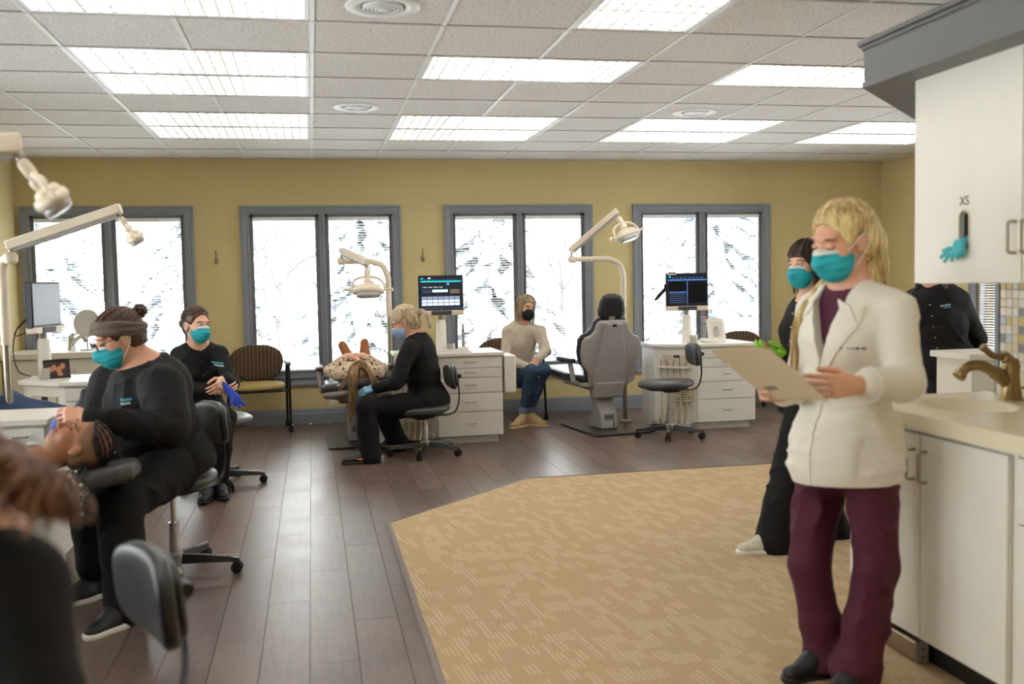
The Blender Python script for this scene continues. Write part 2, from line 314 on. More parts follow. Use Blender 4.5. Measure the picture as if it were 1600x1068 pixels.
# --- windows
def glass_mat():
    m = bpy.data.materials.new('window_glass'); m.use_nodes = True; N = m.node_tree.nodes; L = m.node_tree.links
    N.remove(N['Principled BSDF']); o = N['Material Output']
    t = N.new('ShaderNodeBsdfTransparent'); t.inputs[0].default_value = (0.96, 0.98, 0.97, 1); g = N.new('ShaderNodeBsdfGlossy'); g.inputs['Roughness'].default_value = 0.02
    fr = N.new('ShaderNodeFresnel'); fr.inputs[0].default_value = 1.3; mx = N.new('ShaderNodeMixShader')
    L.new(fr.outputs[0], mx.inputs[0]); L.new(t.outputs[0], mx.inputs[1]); L.new(g.outputs[0], mx.inputs[2]); L.new(mx.outputs[0], o.inputs[0])
    return m
m_glass = glass_mat()
m_blind = mat('blind_slat_white', (236, 238, 240), 0.5)
m_jamb = mat('window_jamb_wood', (120, 104, 92), 0.5)
def window(idx, o, ax, inn, W):
    # o: lower outer corner at the wall face, ax: along the wall, inn: into the room
    o = Vector(o); ax = Vector(ax); inn = Vector(inn); Z = Vector((0, 0, 1)); H = WZ1 - WZ0
    root = bpy.data.objects.new('window_%d' % idx, None); COL.objects.link(root); root.location = o; struct(root)
    O = Vector((0, 0, 0))
    prof = [(0, 0), (0, 0.034), (0.018, 0.036), (0.026, 0.026), (0.070, 0.020), (0.076, 0.026), (0.088, 0.024), (0.088, -0.02), (0.088, 0)]
    prof = [(0, 0), (0, 0.034), (0.020, 0.037), (0.028, 0.026), (0.066, 0.021), (0.072, 0.027), (0.090, 0.024), (0.090, 0)]
    def cas(p0, p1, side):                       # mitred casing board; side: direction from outside to the opening
        d = p1 - p0; L_ = d.length; d.normalize(); n = len(prof); vs = []
        for w, t in prof: vs.append(p0 + side * w + d * w + inn * t)
        for w, t in prof: vs.append(p1 + side * w - d * w + inn * t)
        fs = [tuple(range(n)), tuple(range(2 * n - 1, n - 1, -1))] + [(i, n + i, n + (i + 1) % n, (i + 1) % n) for i in range(n)]
        q = MB(); q._add(vs, fs); q.build('casing_board', m_trim, root, smooth=0)
    cas(O, ax * W, Z); cas(ax * W, ax * W + Z * H, -ax); cas(ax * W + Z * H, Z * H, -Z); cas(Z * H, O, ax)
    # sill apron line
    MB().obox(ax * (W / 2) + Z * 0.088 + inn * 0.022, ax * (W / 2 - 0.08), inn * 0.026, Z * 0.008).build('sill', m_trim, root, smooth=0)
    mc = W / 2
    MB().obox(ax * mc + Z * (H / 2) - inn * 0.005, ax * 0.030, inn * 0.024, Z * (H / 2 - 0.088)).build('mullion', m_trim, root, bevel=0.006)
    MB().obox(ax * (mc + 0.012) + Z * (H / 2) + inn * 0.015, ax * 0.010, inn * 0.014, Z * (H / 2 - 0.088)).build('mullion_bead', m_trim, root, bevel=0.004)
    for a0, a1 in ((0.085, mc - 0.030), (mc + 0.030, W - 0.085)):
        z0, z1 = 0.085, H - 0.085; s = 0.032; c = (a0 + a1) / 2; hw = (a1 - a0) / 2; y = -inn * 0.045
        sash = MB()
        sash.obox(ax * (a0 + s / 2) + Z * (H / 2) + y, ax * (s / 2), inn * 0.025, Z * ((z1 - z0) / 2)); sash.obox(ax * (a1 - s / 2) + Z * (H / 2) + y, ax * (s / 2), inn * 0.025, Z * ((z1 - z0) / 2))
        sash.obox(ax * c + Z * (z0 + s) + y, ax * hw, inn * 0.025, Z * s); sash.obox(ax * c + Z * (z1 - s / 2) + y, ax * hw, inn * 0.025, Z * (s / 2))
        sh = sash.build('sash_frame', m_trim, root, smooth=0)
        MB().obox(ax * c + Z * (H / 2) + y, ax * (hw - s), inn * 0.003, Z * ((z1 - z0) / 2 - s / 2)).build('pane', m_glass, sh, smooth=0)
        jb = MB(); jb.obox(ax * (a0 + s + 0.003) + Z * (H / 2 + .012) - inn * 0.012, ax * 0.003, inn * 0.012, Z * ((z1 - z0) / 2 - s)); jb.obox(ax * (a1 - s - 0.003) + Z * (H / 2 + .012) - inn * 0.012, ax * 0.003, inn * 0.012, Z * ((z1 - z0) / 2 - s))
        jb.build('sash_bead', m_jamb, sh, smooth=0)
        bl = MB(); zz = z0 + 2 * s + 0.012
        while zz < z1 - s - 0.05:
            t = inn * 0.010 + Z * 0.0022
            bl.obox(ax * c + Z * zz - inn * 0.004 * 0 - inn * 0.008, ax * (hw - s - 0.008), t, Z * 0.0005 + inn * 0.0001); zz += 0.0255
        b_ = bl.build('blind_slats', m_blind, root, smooth=0); b_['kind'] = 'stuff'
        MB().obox(ax * c + Z * (z1 - s - 0.018) - inn * 0.008, ax * (hw - s - 0.006), inn * 0.014, Z * 0.018).build('blind_headrail', m_blind, root, bevel=0.003)
        MB().obox(ax * c + Z * (z0 + 2 * s + 0.004) - inn * 0.008, ax * (hw - s - 0.008), inn * 0.012, Z * 0.005).build('blind_bottom_rail', m_blind, root, bevel=0.002)
        cd = MB()
        for f_ in (0.2, 0.8): cd.tube([ax * (a0 + (a1 - a0) * f_) + Z * (z0 + 2 * s) + inn * 0.004, ax * (a0 + (a1 - a0) * f_) + Z * (z1 - s - .02) + inn * 0.004], 0.0009, 4)
        c_ = cd.build('blind_cords', m_blind, root); c_['kind'] = 'stuff'
for i, (x0, x1) in enumerate(WINX): window(i + 1, (x0, YB, WZ0), (1, 0, 0), (0, -1, 0), x1 - x0)
wi = 5
for y0, y1 in WINR: window(wi, (XR, y1, WZ0), (0, -1, 0), (-1, 0, 0), y1 - y0); wi += 1  # the nearer of these is out of view, added for daylight
for y0, y1 in WINL_ADDED: window(wi, (XL, y0, WZ0), (0, 1, 0), (1, 0, 0), y1 - y0); wi += 1  # all out of view, added to let daylight in from this side
for x0, x1 in WINF: window(wi, (x1, YF, WZ0), (-1, 0, 0), (0, 1, 0), x1 - x0); wi += 1
# --- ceiling: tiles in a T-bar grid, troffers, diffusers
def tile_mat():
    m, N, L, b = node_mat('ceiling_tile_fissured')
    tc = N.new('ShaderNodeTexCoord'); oi = N.new('ShaderNodeObjectInfo'); ms = N.new('ShaderNodeVectorMath'); ms.operation = 'MULTIPLY_ADD'
    cb = N.new('ShaderNodeCombineXYZ'); L.new(oi.outputs['Random'], cb.inputs[0]); L.new(oi.outputs['Random'], cb.inputs[1]); sc = N.new('ShaderNodeVectorMath'); sc.operation = 'SCALE'; sc.inputs['Scale'].default_value = 50; L.new(cb.outputs[0], sc.inputs[0])
    ad = N.new('ShaderNodeVectorMath'); L.new(tc.outputs['Object'], ad.inputs[0]); L.new(sc.outputs[0], ad.inputs[1])
    v = N.new('ShaderNodeTexNoise'); v.inputs['Scale'].default_value = 75; v.inputs['Detail'].default_value = 3; L.new(ad.outputs[0], v.inputs[0])
    cr = N.new('ShaderNodeValToRGB'); e = cr.color_ramp.elements; e[0].position = 0.36; e[0].color = (*lin((196, 191, 186)), 1); e[1].position = 0.47; e[1].color = (*lin((236, 233, 229)), 1)
    L.new(v.outputs[0], cr.inputs[0]); L.new(cr.outputs[0], b.inputs['Base Color']); b.inputs['Roughness'].default_value = 0.9
    bp = N.new('ShaderNodeBump'); bp.inputs['Strength'].default_value = 0.5; bp.inputs['Distance'].default_value = 0.004; L.new(cr.outputs[0], bp.inputs['Height']); L.new(bp.outputs[0], b.inputs['Normal'])
    return m
m_tile = tile_mat(); m_tbar = mat('tbar_white', (236, 236, 236), 0.4)
ceiling = struct(MB().box(XL, XR, YF, YB, HC + 0.10, HC + 0.16).build('ceiling', mat('ceiling_slab', (150, 150, 150), 0.9)))
FIX = []          # (kx, jy, nx, ny): cells taken by a light
for jy in (-5, -2, 1, 2, 4, 5): pass
BANKS = [(-2, 0, [(-5, 1), (-4, 1), (-1, 1), (1, 1), (2, 1), (4, 1), (5, 1)]), (1, 3, [(1, 1), (4, 1), (5, 1)]), (4, 6, [(1, 1), (4, 1), (5, 1)]), (7, 9, [(1, 1), (4, 1), (5, 1)])]  # first bank's two nearest rows are unseen, added to light the foreground
for k0, k1, rows in BANKS:
    for j, n in rows: FIX.append((k0, j, k1 - k0, n))
FIX.append((2, -2, 1, 2)); FIX.append((2, -6, 1, 2))  # the second one is out of view, added to light the foreground
taken = {(k + a, j + b) for k, j, n, m_ in FIX for a in range(n) for b in range(m_)}
def gx(k): return GX0 + GPX * k
def gy(j): return GY0 + GPY * j
K0, K1, J0, J1 = -5, 10, -9, 9
proto = MB().box(0.012, GPX - 0.012, 0.012, GPY - 0.012, 0.0, 0.015).build('ceiling_tile', m_tile, ceiling, smooth=0); used = False
for k in range(K0, K1):
    for j in range(J0, J1):
        if (k, j) in taken: continue
        x0, x1, y0, y1 = max(gx(k), XL), min(gx(k + 1), XR), max(gy(j), YF), min(gy(j + 1), YB)
        if x1 - x0 < 0.03 or y1 - y0 < 0.03: continue
        if abs(x1 - x0 - GPX) < 1e-4 and abs(y1 - y0 - GPY) < 1e-4:
            if used: o = proto.copy(); COL.objects.link(o)
            else: o = proto; used = True
            o.location = (x0, y0, HC + 0.004)
        else:
            o = MB().box(0.012, x1 - x0 - 0.012, 0.012, y1 - y0 - 0.012, 0, 0.015).build('ceiling_tile', m_tile, ceiling, smooth=0); o.location = (x0, y0, HC + 0.004)
def tprof(q, a, b, nrm):
    d = Vector(b) - Vector(a); q.extr([(-0.012, 0.002), (-0.012, 0.0), (0.012, 0.0), (0.012, 0.002), (0.0025, 0.003), (0.0025, 0.032), (-0.0025, 0.032), (-0.0025, 0.003)], a, nrm, (0, 0, 1), d)
for k in range(K0 + 1, K1):
    x = gx(k)
    if not XL < x < XR: continue
    segs = []; y = YF
    for j in range(J0, J1):
        y0, y1 = max(gy(j), YF), min(gy(j + 1), YB)
        if y1 <= y0: continue
        inside = any(f[0] < k < f[0] + f[2] and f[1] <= j < f[1] + f[3] for f in FIX)
        if inside: continue
        if segs and abs(segs[-1][1] - y0) < 1e-4: segs[-1][1] = y1
        else: segs.append([y0, y1])
    for y0, y1 in segs:
        q = MB(); tprof(q, (x, y0, HC), (x, y1, HC), (1, 0, 0)); q.build('grid_runner', m_tbar, ceiling, smooth=0)
m_tee = mat('tee_grey_white', (206, 200, 193), 0.45)
for j in range(J0 + 1, J1):
    y = gy(j)
    if not YF < y < YB: continue
    segs = []
    for k in range(K0, K1):
        x0, x1 = max(gx(k), XL), min(gx(k + 1), XR)
        if x1 <= x0 or any(f[1] < j < f[1] + f[3] and f[0] <= k < f[0] + f[2] for f in FIX): continue
        if segs and abs(segs[-1][1] - x0) < 1e-4: segs[-1][1] = x1
        else: segs.append([x0, x1])
    for x0, x1 in segs:
        q = MB(); tprof(q, (x0, y, HC - 0.0006), (x1, y, HC - 0.0006), (0, 1, 0)); q.build('grid_crossbar', m_tee, ceiling, smooth=0)
for (a, b, n, nm) in (((XL, YB, HC), (XR, YB, HC), (0, -1, 0), 'trim_4'), ((XL, YF, HC), (XL, YB, HC), (1, 0, 0), 'trim_5'), ((XR, YF, HC), (XR, YB, HC), (-1, 0, 0), 'trim_6')):
    q = MB(); q.extr([(0, 0.0), (0.022, 0.0), (0.022, 0.002), (0.002, 0.002), (0.002, 0.024), (0, 0.024)], a, n, (0, 0, 1), Vector(b) - Vector(a)); struct(q.build(nm, m_tbar, smooth=0))
# troffers: frame, prismatic lens in the door, the lens itself emits the light
def lens_mat():
    m, N, L, b = node_mat('lit_prismatic_lens')
    tc = N.new('ShaderNodeTexCoord'); mp = N.new('ShaderNodeMapping'); mp.inputs['Scale'].default_value = (15, 22, 22); L.new(tc.outputs['Object'], mp.inputs[0])
    sp = N.new('ShaderNodeSeparateXYZ'); L.new(mp.outputs[0], sp.inputs[0])
    def cell(o):
        f = N.new('ShaderNodeMath'); f.operation = 'FRACT'; L.new(o, f.inputs[0]); g = N.new('ShaderNodeMath'); g.operation = 'PINGPONG'; g.inputs[1].default_value = 0.5; L.new(f.outputs[0], g.inputs[0]); return g.outputs[0]
    mu = N.new('ShaderNodeMath'); mu.operation = 'MINIMUM'; L.new(cell(sp.outputs[0]), mu.inputs[0]); L.new(cell(sp.outputs[1]), mu.inputs[1])
    mr = N.new('ShaderNodeMapRange'); mr.inputs[1].default_value = 0.07; mr.inputs[2].default_value = 0.40; mr.inputs[3].default_value = 0.05; mr.inputs[4].default_value = 1.05; L.new(mu.outputs[0], mr.inputs[0])
    st = N.new('ShaderNodeMath'); st.operation = 'MULTIPLY'; st.inputs[1].default_value = LAMP; L.new(mr.outputs[0], st.inputs[0])
    b.inputs['Base Color'].default_value = (0.5, 0.5, 0.5, 1); b.inputs['Roughness'].default_value = 0.25
    b.inputs['Emission Color'].default_value = (1.0, 0.955, 0.88, 1); L.new(st.outputs[0], b.inputs['Emission Strength'])
    return m
m_lens = lens_mat(); m_fix = mat('troffer_white_steel', (238, 238, 238), 0.35)
def troffer(k, j, nx_, ny_, label):
    w, d = GPX * nx_, GPY * ny_
    t = thing('ceiling_light', label, 'ceiling light', (gx(k), gy(j), HC), 0, 'fluorescent lights set in the ceiling grid')
    e = 0.013; f = 0.035
    for x0, x1, y0, y1 in ((e, w - e, e, f), (e, w - e, d - f, d - e), (e, f, f, d - f), (w - f, w - e, f, d - f)):
        MB().box(x0, x1, y0, y1, 0.0015, 0.02).build('door_frame', m_fix, t, bevel=0.002)
    MB().box(f, w - f, f, d - f, 0.008, 0.012).build('diffuser', m_lens, t, smooth=0)
    n = int((w if nx_ >= ny_ else d) / 0.118); rb = MB()
    for i in range(1, n):
        if nx_ >= ny_: x = w * i / n; rb.box(x - 0.003, x + 0.003, f, d - f, 0.003, 0.008)
        else: y = d * i / n; rb.box(f, w - f, y - 0.003, y + 0.003, 0.003, 0.008)
    for i in range(1, 5):
        if nx_ >= ny_: y = d * i / 5; rb.box(f, w - f, y - 0.0014, y + 0.0014, 0.004, 0.008)
        else: x = w * i / 5; rb.box(x - 0.0014, x + 0.0014, f, d - f, 0.004, 0.008)
    r_ = rb.build('lens_ribs', m_fix, t, smooth=0); r_['kind'] = 'stuff'
    q = MB(); q.box(e, w - e, e, d - e, 0.085, 0.09); q.box(e, e + .003, e, d - e, 0.02, 0.085); q.box(w - e - .003, w - e, e, d - e, 0.02, 0.085); q.box(e, w - e, e, e + .003, 0.02, 0.085); q.box(e, w - e, d - e - .003, d - e, 0.02, 0.085)
    q.build('housing', m_fix, t, smooth=0)
colname = {-2: 'above the seated hygienists', 1: 'in the bank over the middle windows', 4: 'in the bank over the empty dental chair', 7: 'in the bank beside the tan side wall', 2: ''}
rowname = {-9: 'behind the viewer', -6: 'behind the viewer', -5: 'added unseen far forward for light', -4: 'added unseen forward for light', -2: '', -1: 'cut by the top edge of the picture', 1: 'third from the window wall', 2: 'fourth', 4: 'second from the window wall', 5: 'nearest the window wall'}
for k, j, a, b in FIX:
    if (k, b) == (2, 2): lab = 'square-on end of a long ceiling light cut by the picture top' if j == -2 else 'long ceiling light added out of view over the carpet for more light'
    elif k == -2 and j in (1, 2): lab = 'rectangular ceiling light %s of the paired two %s' % ({1: 'front', 2: 'rear'}[j], colname[k])
    else: lab = 'rectangular ceiling light %s, %s' % (colname[k], rowname[j])
    troffer(k, j, a, b, lab)
def vent(x, y, label):
    t = thing('ceiling_vent', label, 'vent', (x, y, HC), 0, 'round air diffusers')
    MB().lathe([(0.105, 0.004), (0.12, -0.004), (0.165, -0.006), (0.175, -0.001), (0.175, 0.004)], n=40).build('outer_ring', m_fix, t, smooth=60)
    for i, r in enumerate((0.095, 0.078, 0.061, 0.044)):
        MB().lathe([(r, 0.003), (r - 0.002, -0.010 - 0.001 * i), (r - 0.011, -0.012 - 0.001 * i), (r - 0.009, 0.003)], n=32).build('cone_ring', m_fix, t, smooth=60)
    MB().lathe([(0.001, -0.018), (0.026, -0.016), (0.030, -0.006), (0.001, -0.004)], n=24).build('centre_cap', m_fix, t)
    MB().lathe([(0.001, 0.0035), (0.11, 0.0035), (0.11, 0.0038), (0.001, 0.0038)], n=24).build('backing', mat('vent_dark', (120, 118, 116), 0.8), t)
vent(gx(0.5), 4.70, 'round white air diffuser cut close to the top edge of the picture')
vent(gx(0.5), 7.33, 'round white air diffuser between the two banks of lights in the middle')
vent(gx(4.5), 7.33, 'round white air diffuser beside the lights over the empty dental chair')
# ================================================================== FURNITURE
def _sel(s, c, r, e1=0.4, e2=0.5, R=None, bend=0.0, n=28, m=14, warp=None):
    # superellipsoid cushion; bend curves it about z (local y moves with x*x)
    c = Vector(c); vs = []; fs = []
    def pw(v, e): return math.copysign(abs(v) ** e, v)
    for i in range(m + 1):
        t = -PI / 2 + PI * i / m
        for k in range(n):
            a = 2 * PI * k / n
            x = r[0] * pw(math.cos(t), e1) * pw(math.cos(a), e2); y = r[1] * pw(math.cos(t), e1) * pw(math.sin(a), e2); z = r[2] * pw(math.sin(t), e1)
            p = Vector((x, y, z))
            if warp: p = Vector(warp(p))
            if bend: p.z += bend * p.x * p.x
            if R is not None: p = R @ p
            vs.append(c + p)
    for i in range(m):
        for k in range(n):
            a, b = i * n + k, i * n + (k + 1) % n; fs.append((a, b, b + n, a + n))
    return s._add(vs, fs)
MB.sel = _sel
RX = lambda a: Matrix.Rotation(a, 3, 'X')
RY = lambda a: Matrix.Rotation(a, 3, 'Y')
RZ = lambda a: Matrix.Rotation(a, 3, 'Z')
# --- operator stool (sitter faces local +y)
def make_stool():
    t = thing('operator_stool', '', 'stool')
    MB().sel((0, 0.035, 0.475), (0.225, 0.245, 0.036), 0.55, 0.85, warp=lambda p: (p.x, p.y, p.z - 0.10 * p.y * p.y * (1 if p.y > 0 else 0) + 0.25 * p.y * p.y * (1 if p.y < 0 else 0))).build('seat', m_vinyl, t, smooth=180)
    MB().sel((0, 0.03, 0.438), (0.18, 0.19, 0.014), 0.4, 0.8).build('seat_pan', m_black, t, smooth=180)
    MB().box(-0.09, 0.09, -0.07, 0.07, 0.405, 0.428).build('mechanism', m_black, t, bevel=0.008)
    MB().tube([(0.06, 0, 0.414), (0.17, 0.02, 0.412), (0.20, 0.02, 0.405)], [0.005, 0.005, 0.010], 8).build('lever', m_black, t)
    MB().cyl((0, 0, 0.26), (0, 0, 0.41), 0.014, n=16).build('gas_lift', m_chrome, t)
    MB().lathe([(0.001, 0.09), (0.027, 0.09), (0.024, 0.25), (0.027, 0.252), (0.027, 0.265), (0.001, 0.268)], n=18).build('column', m_chrome, t)
    MB().lathe([(0.001, 0.06), (0.044, 0.06), (0.044, 0.105), (0.034, 0.118), (0.001, 0.12)], n=20).build('hub', m_greyp, t)
    arm_m = mat('stool_arm_black', (30, 29, 29), 0.35)
    for i in range(5):
        a = PI / 2 + 2 * PI * i / 5; d = Vector((math.cos(a), math.sin(a), 0)); n_ = Vector((-d.y, d.x, 0))
        q = MB(); vs = []
        for rr, w, z0, z1 in ((0.03, 0.027, 0.062, 0.108), (0.15, 0.024, 0.062, 0.098), (0.285, 0.018, 0.058, 0.080), (0.31, 0.014, 0.060, 0.074)):
            for s_, z in ((-1, z0), (1, z0), (0.55, z1), (-0.55, z1)): vs.append(d * rr + n_ * (w * s_) + Vector((0, 0, z)))
        fs = [(3, 2, 1, 0), (12, 13, 14, 15)]
        for k in range(3):
            for e in range(4): fs.append((4 * k + e, 4 * k + (e + 1) % 4, 4 * k + 4 + (e + 1) % 4, 4 * k + 4 + e))
        q._add(vs, fs); arm = q.build('base_arm', arm_m, t, smooth=30)
        MB().obox(d * 0.225 + Vector((0, 0, 0.0885)), d * 0.085, n_ * 0.009, Vector((0, 0, 0.003)) - d * 0.0003).build('arm_cover', m_steel, arm, bevel=0.002)
        c = d * 0.297; cs = MB(); cs.cyl(c + Vector((0, 0, 0.045)), c + Vector((0, 0, 0.064)), 0.007, n=8); 
        cs.obox(c + Vector((0, 0, 0.040)) - d * .004, d * 0.012, n_ * 0.007, Vector((0, 0, 0.012))); ca = cs.build('caster', m_black, t, bevel=0.002)
        for s_ in (-1, 1):
            MB().lathe([(0.001, 0.0), (0.024, 0.0), (0.028, 0.004), (0.028, 0.013), (0.022, 0.016), (0.001, 0.016)], c + n_ * (0.007 if s_ > 0 else -0.007) + Vector((0, 0, 0.0285)), 18, n_ * s_).build('wheel', m_rubber, ca)
    MB().sel((0, -0.235, 0.735), (0.175, 0.105, 0.026), 0.5, 0.62, R=RX(math.radians(84)), bend=-1.0).build('backrest', m_vinyl2, t, smooth=180)
    MB().sel((0, -0.262, 0.735), (0.15, 0.085, 0.012), 0.4, 0.6, R=RX(math.radians(84)), bend=-1.0).build('back_shell', m_black, t, smooth=180)
    MB().tube(bez([(0, -0.06, 0.42), (0, -0.19, 0.415), (0, -0.262, 0.45), (0, -0.292, 0.55), (0, -0.288, 0.66), (0, -0.285, 0.745)], 6), 0.022, 8, flat=((0, 1, 0), 0.22)).build('back_bar', m_black, t)
    MB().cyl((-0.035, -0.292, 0.735), (0.035, -0.292, 0.735), 0.017, n=14).build('tilt_knob', m_black, t)
    return t
SG = 'operator stools on five casters'
stool = make_stool()
def aim(dx, dy): return math.atan2(-dx, dy)            # rotation that turns local +y towards (dx, dy)
def stool_at(loc, rz, label, dz=0.0, first=False):
    o = stool if first else copy_tree(stool)
    if dz:
        for ch in o.children:
            if not any(ch.name.startswith(w) for w in ('base_arm', 'caster', 'hub', 'column')): ch.location.z += dz
    return place(o, loc, rz, label, SG)
place(stool, (3.10, 8.33, 0), aim(-1.0, 0.1), 'empty grey operator stool between the empty dental chair and its cart', SG)
stool_at((0.88, 8.09, 0), aim(-1, -0.04), 'grey operator stool under the blonde hygienist treating the reclined patient', -0.095)
place(copy_tree(stool), (-0.70, 5.02, 0), aim(-0.85, -0.5), 'grey operator stool under the hygienist wearing a headband', SG)
place(copy_tree(stool), (-0.68, 7.28, 0), aim(0.30, -0.95), 'operator stool under the young hygienist with the hair bun', SG)
place(copy_tree(stool), (-0.57, 2.16, 0), aim(-0.90, -0.43), 'out-of-focus operator stool close to the camera with its grey backrest showing', SG)
stool_at((-0.74, 1.42, 0), aim(-0.9, -0.25), 'operator stool under the blurred figure nearest the camera')

# --- waiting chair (faces local +y)
def stripe_mat():
    m, N, L, b = node_mat('striped_upholstery')
    tc = N.new('ShaderNodeTexCoord'); sp = N.new('ShaderNodeSeparateXYZ'); L.new(tc.outputs['Object'], sp.inputs[0])
    a = N.new('ShaderNodeMath'); a.operation = 'MULTIPLY'; a.inputs[1].default_value = 13.5; L.new(sp.outputs[0], a.inputs[0])
    f = N.new('ShaderNodeMath'); f.operation = 'FRACT'; L.new(a.outputs[0], f.inputs[0])
    cr = N.new('ShaderNodeValToRGB'); cr.color_ramp.interpolation = 'CONSTANT'; e = cr.color_ramp.elements
    cols = [(0.0, (84, 60, 50)), (0.36, (124, 108, 62)), (0.50, (66, 48, 44)), (0.80, (146, 126, 84)), (0.88, (84, 60, 50))]
    e[0].position, e[0].color = 0.0, (*lin(cols[0][1]), 1); e[1].position, e[1].color = cols[1][0], (*lin(cols[1][1]), 1)
    for p_, c_ in cols[2:]:
        x = e.new(p_); x.color = (*lin(c_), 1)
    L.new(f.outputs[0], cr.inputs[0]); L.new(cr.outputs[0], b.inputs['Base Color']); b.inputs['Roughness'].default_value = 0.85
    return m
m_stripe = stripe_mat(); m_olive = mat('olive_seat_vinyl', (176, 156, 88), 0.55, var=0.05); m_blackm = mat('black_metal', (26, 26, 27), 0.35, metal=0.3)
def make_waiting_chair():
    t = thing('waiting_chair', '', 'chair')
    MB().sel((0, 0.0, 0.445), (0.25, 0.235, 0.036), 0.5, 0.55).build('seat', m_olive, t, smooth=180)
    MB().box(-0.23, 0.23, -0.21, 0.21, 0.395, 0.418).build('seat_pan', m_black, t, bevel=0.01)
    def arch(p):
        x, y = p.x, p.y
        w = 0.55 + 0.45 * math.sqrt(max(0, 1 - (y / 0.186) ** 2)) if y > 0 else 1.0
        return (x * w * (1 - 0.10 * max(0, -y / 0.185)), y, p.z)
    MB().sel((0, -0.235, 0.655), (0.265, 0.185, 0.028), 0.5, 0.62, R=RX(math.radians(80)), bend=0.45, warp=arch).build('backrest', m_stripe, t, smooth=180)
    MB().sel((0, -0.262, 0.655), (0.255, 0.175, 0.012), 0.4, 0.62, R=RX(math.radians(80)), bend=0.45, warp=arch).build('back_shell', m_black, t, smooth=180)
    for s in (-1, 1):
        x = 0.285 * s
        MB().tube([(x, 0.19, 0.05), (x, 0.17, 0.34), (x, 0.155, 0.62), (x * 0.995, 0.11, 0.655)], 0.013, 10).build('leg', m_blackm, t)
        MB().tube([(x, -0.25, 0.05), (x, -0.19, 0.40), (x, -0.14, 0.62), (x * 0.995, -0.09, 0.655)], 0.013, 10).build('leg', m_blackm, t)
        for y in (0.19, -0.25): MB().lathe([(0.001, 0.0), (0.020, 0.0), (0.022, 0.02), (0.020, 0.05), (0.014, 0.058), (0.001, 0.06)], (x, y, 0), 14).build('foot', m_rubber, t)
        MB().sel((x * 0.99, 0.035, 0.668), (0.027, 0.16, 0.014), 0.5, 0.5, warp=lambda p: (p.x, p.y, p.z - 0.9 * max(0, p.y - 0.06) ** 2 * 2)).build('armrest', m_black, t, smooth=180)
        MB().tube([(x, 0.17, 0.40), (x * 0.75, 0.15, 0.405)], 0.010, 8).build('rail', m_blackm, t)
        MB().tube([(x, -0.20, 0.40), (x * 0.75, -0.17, 0.405)], 0.010, 8).build('rail', m_blackm, t)
    for s in (-1, 1): MB().tube([(0.15 * s, -0.16, 0.41), (0.15 * s, -0.235, 0.43), (0.15 * s, -0.268, 0.58)], 0.010, 8).build('back_support', m_blackm, t)
    return t
WG = 'striped waiting chairs along the window wall'
wch = make_waiting_chair()
place(wch, (-0.54, 9.92, 0), aim(0.10, -1), 'empty waiting chair with striped back and olive seat beside the young hygienist', WG)
place(copy_tree(wch), (1.98, 9.88, 0), aim(0.30, -1), 'striped waiting chair holding the woman in the beige sweater', WG)
place(copy_tree(wch), (4.50, 9.75, 0), aim(-0.05, -1), 'striped waiting chair mostly hidden behind the cart with the white photo frame', WG)

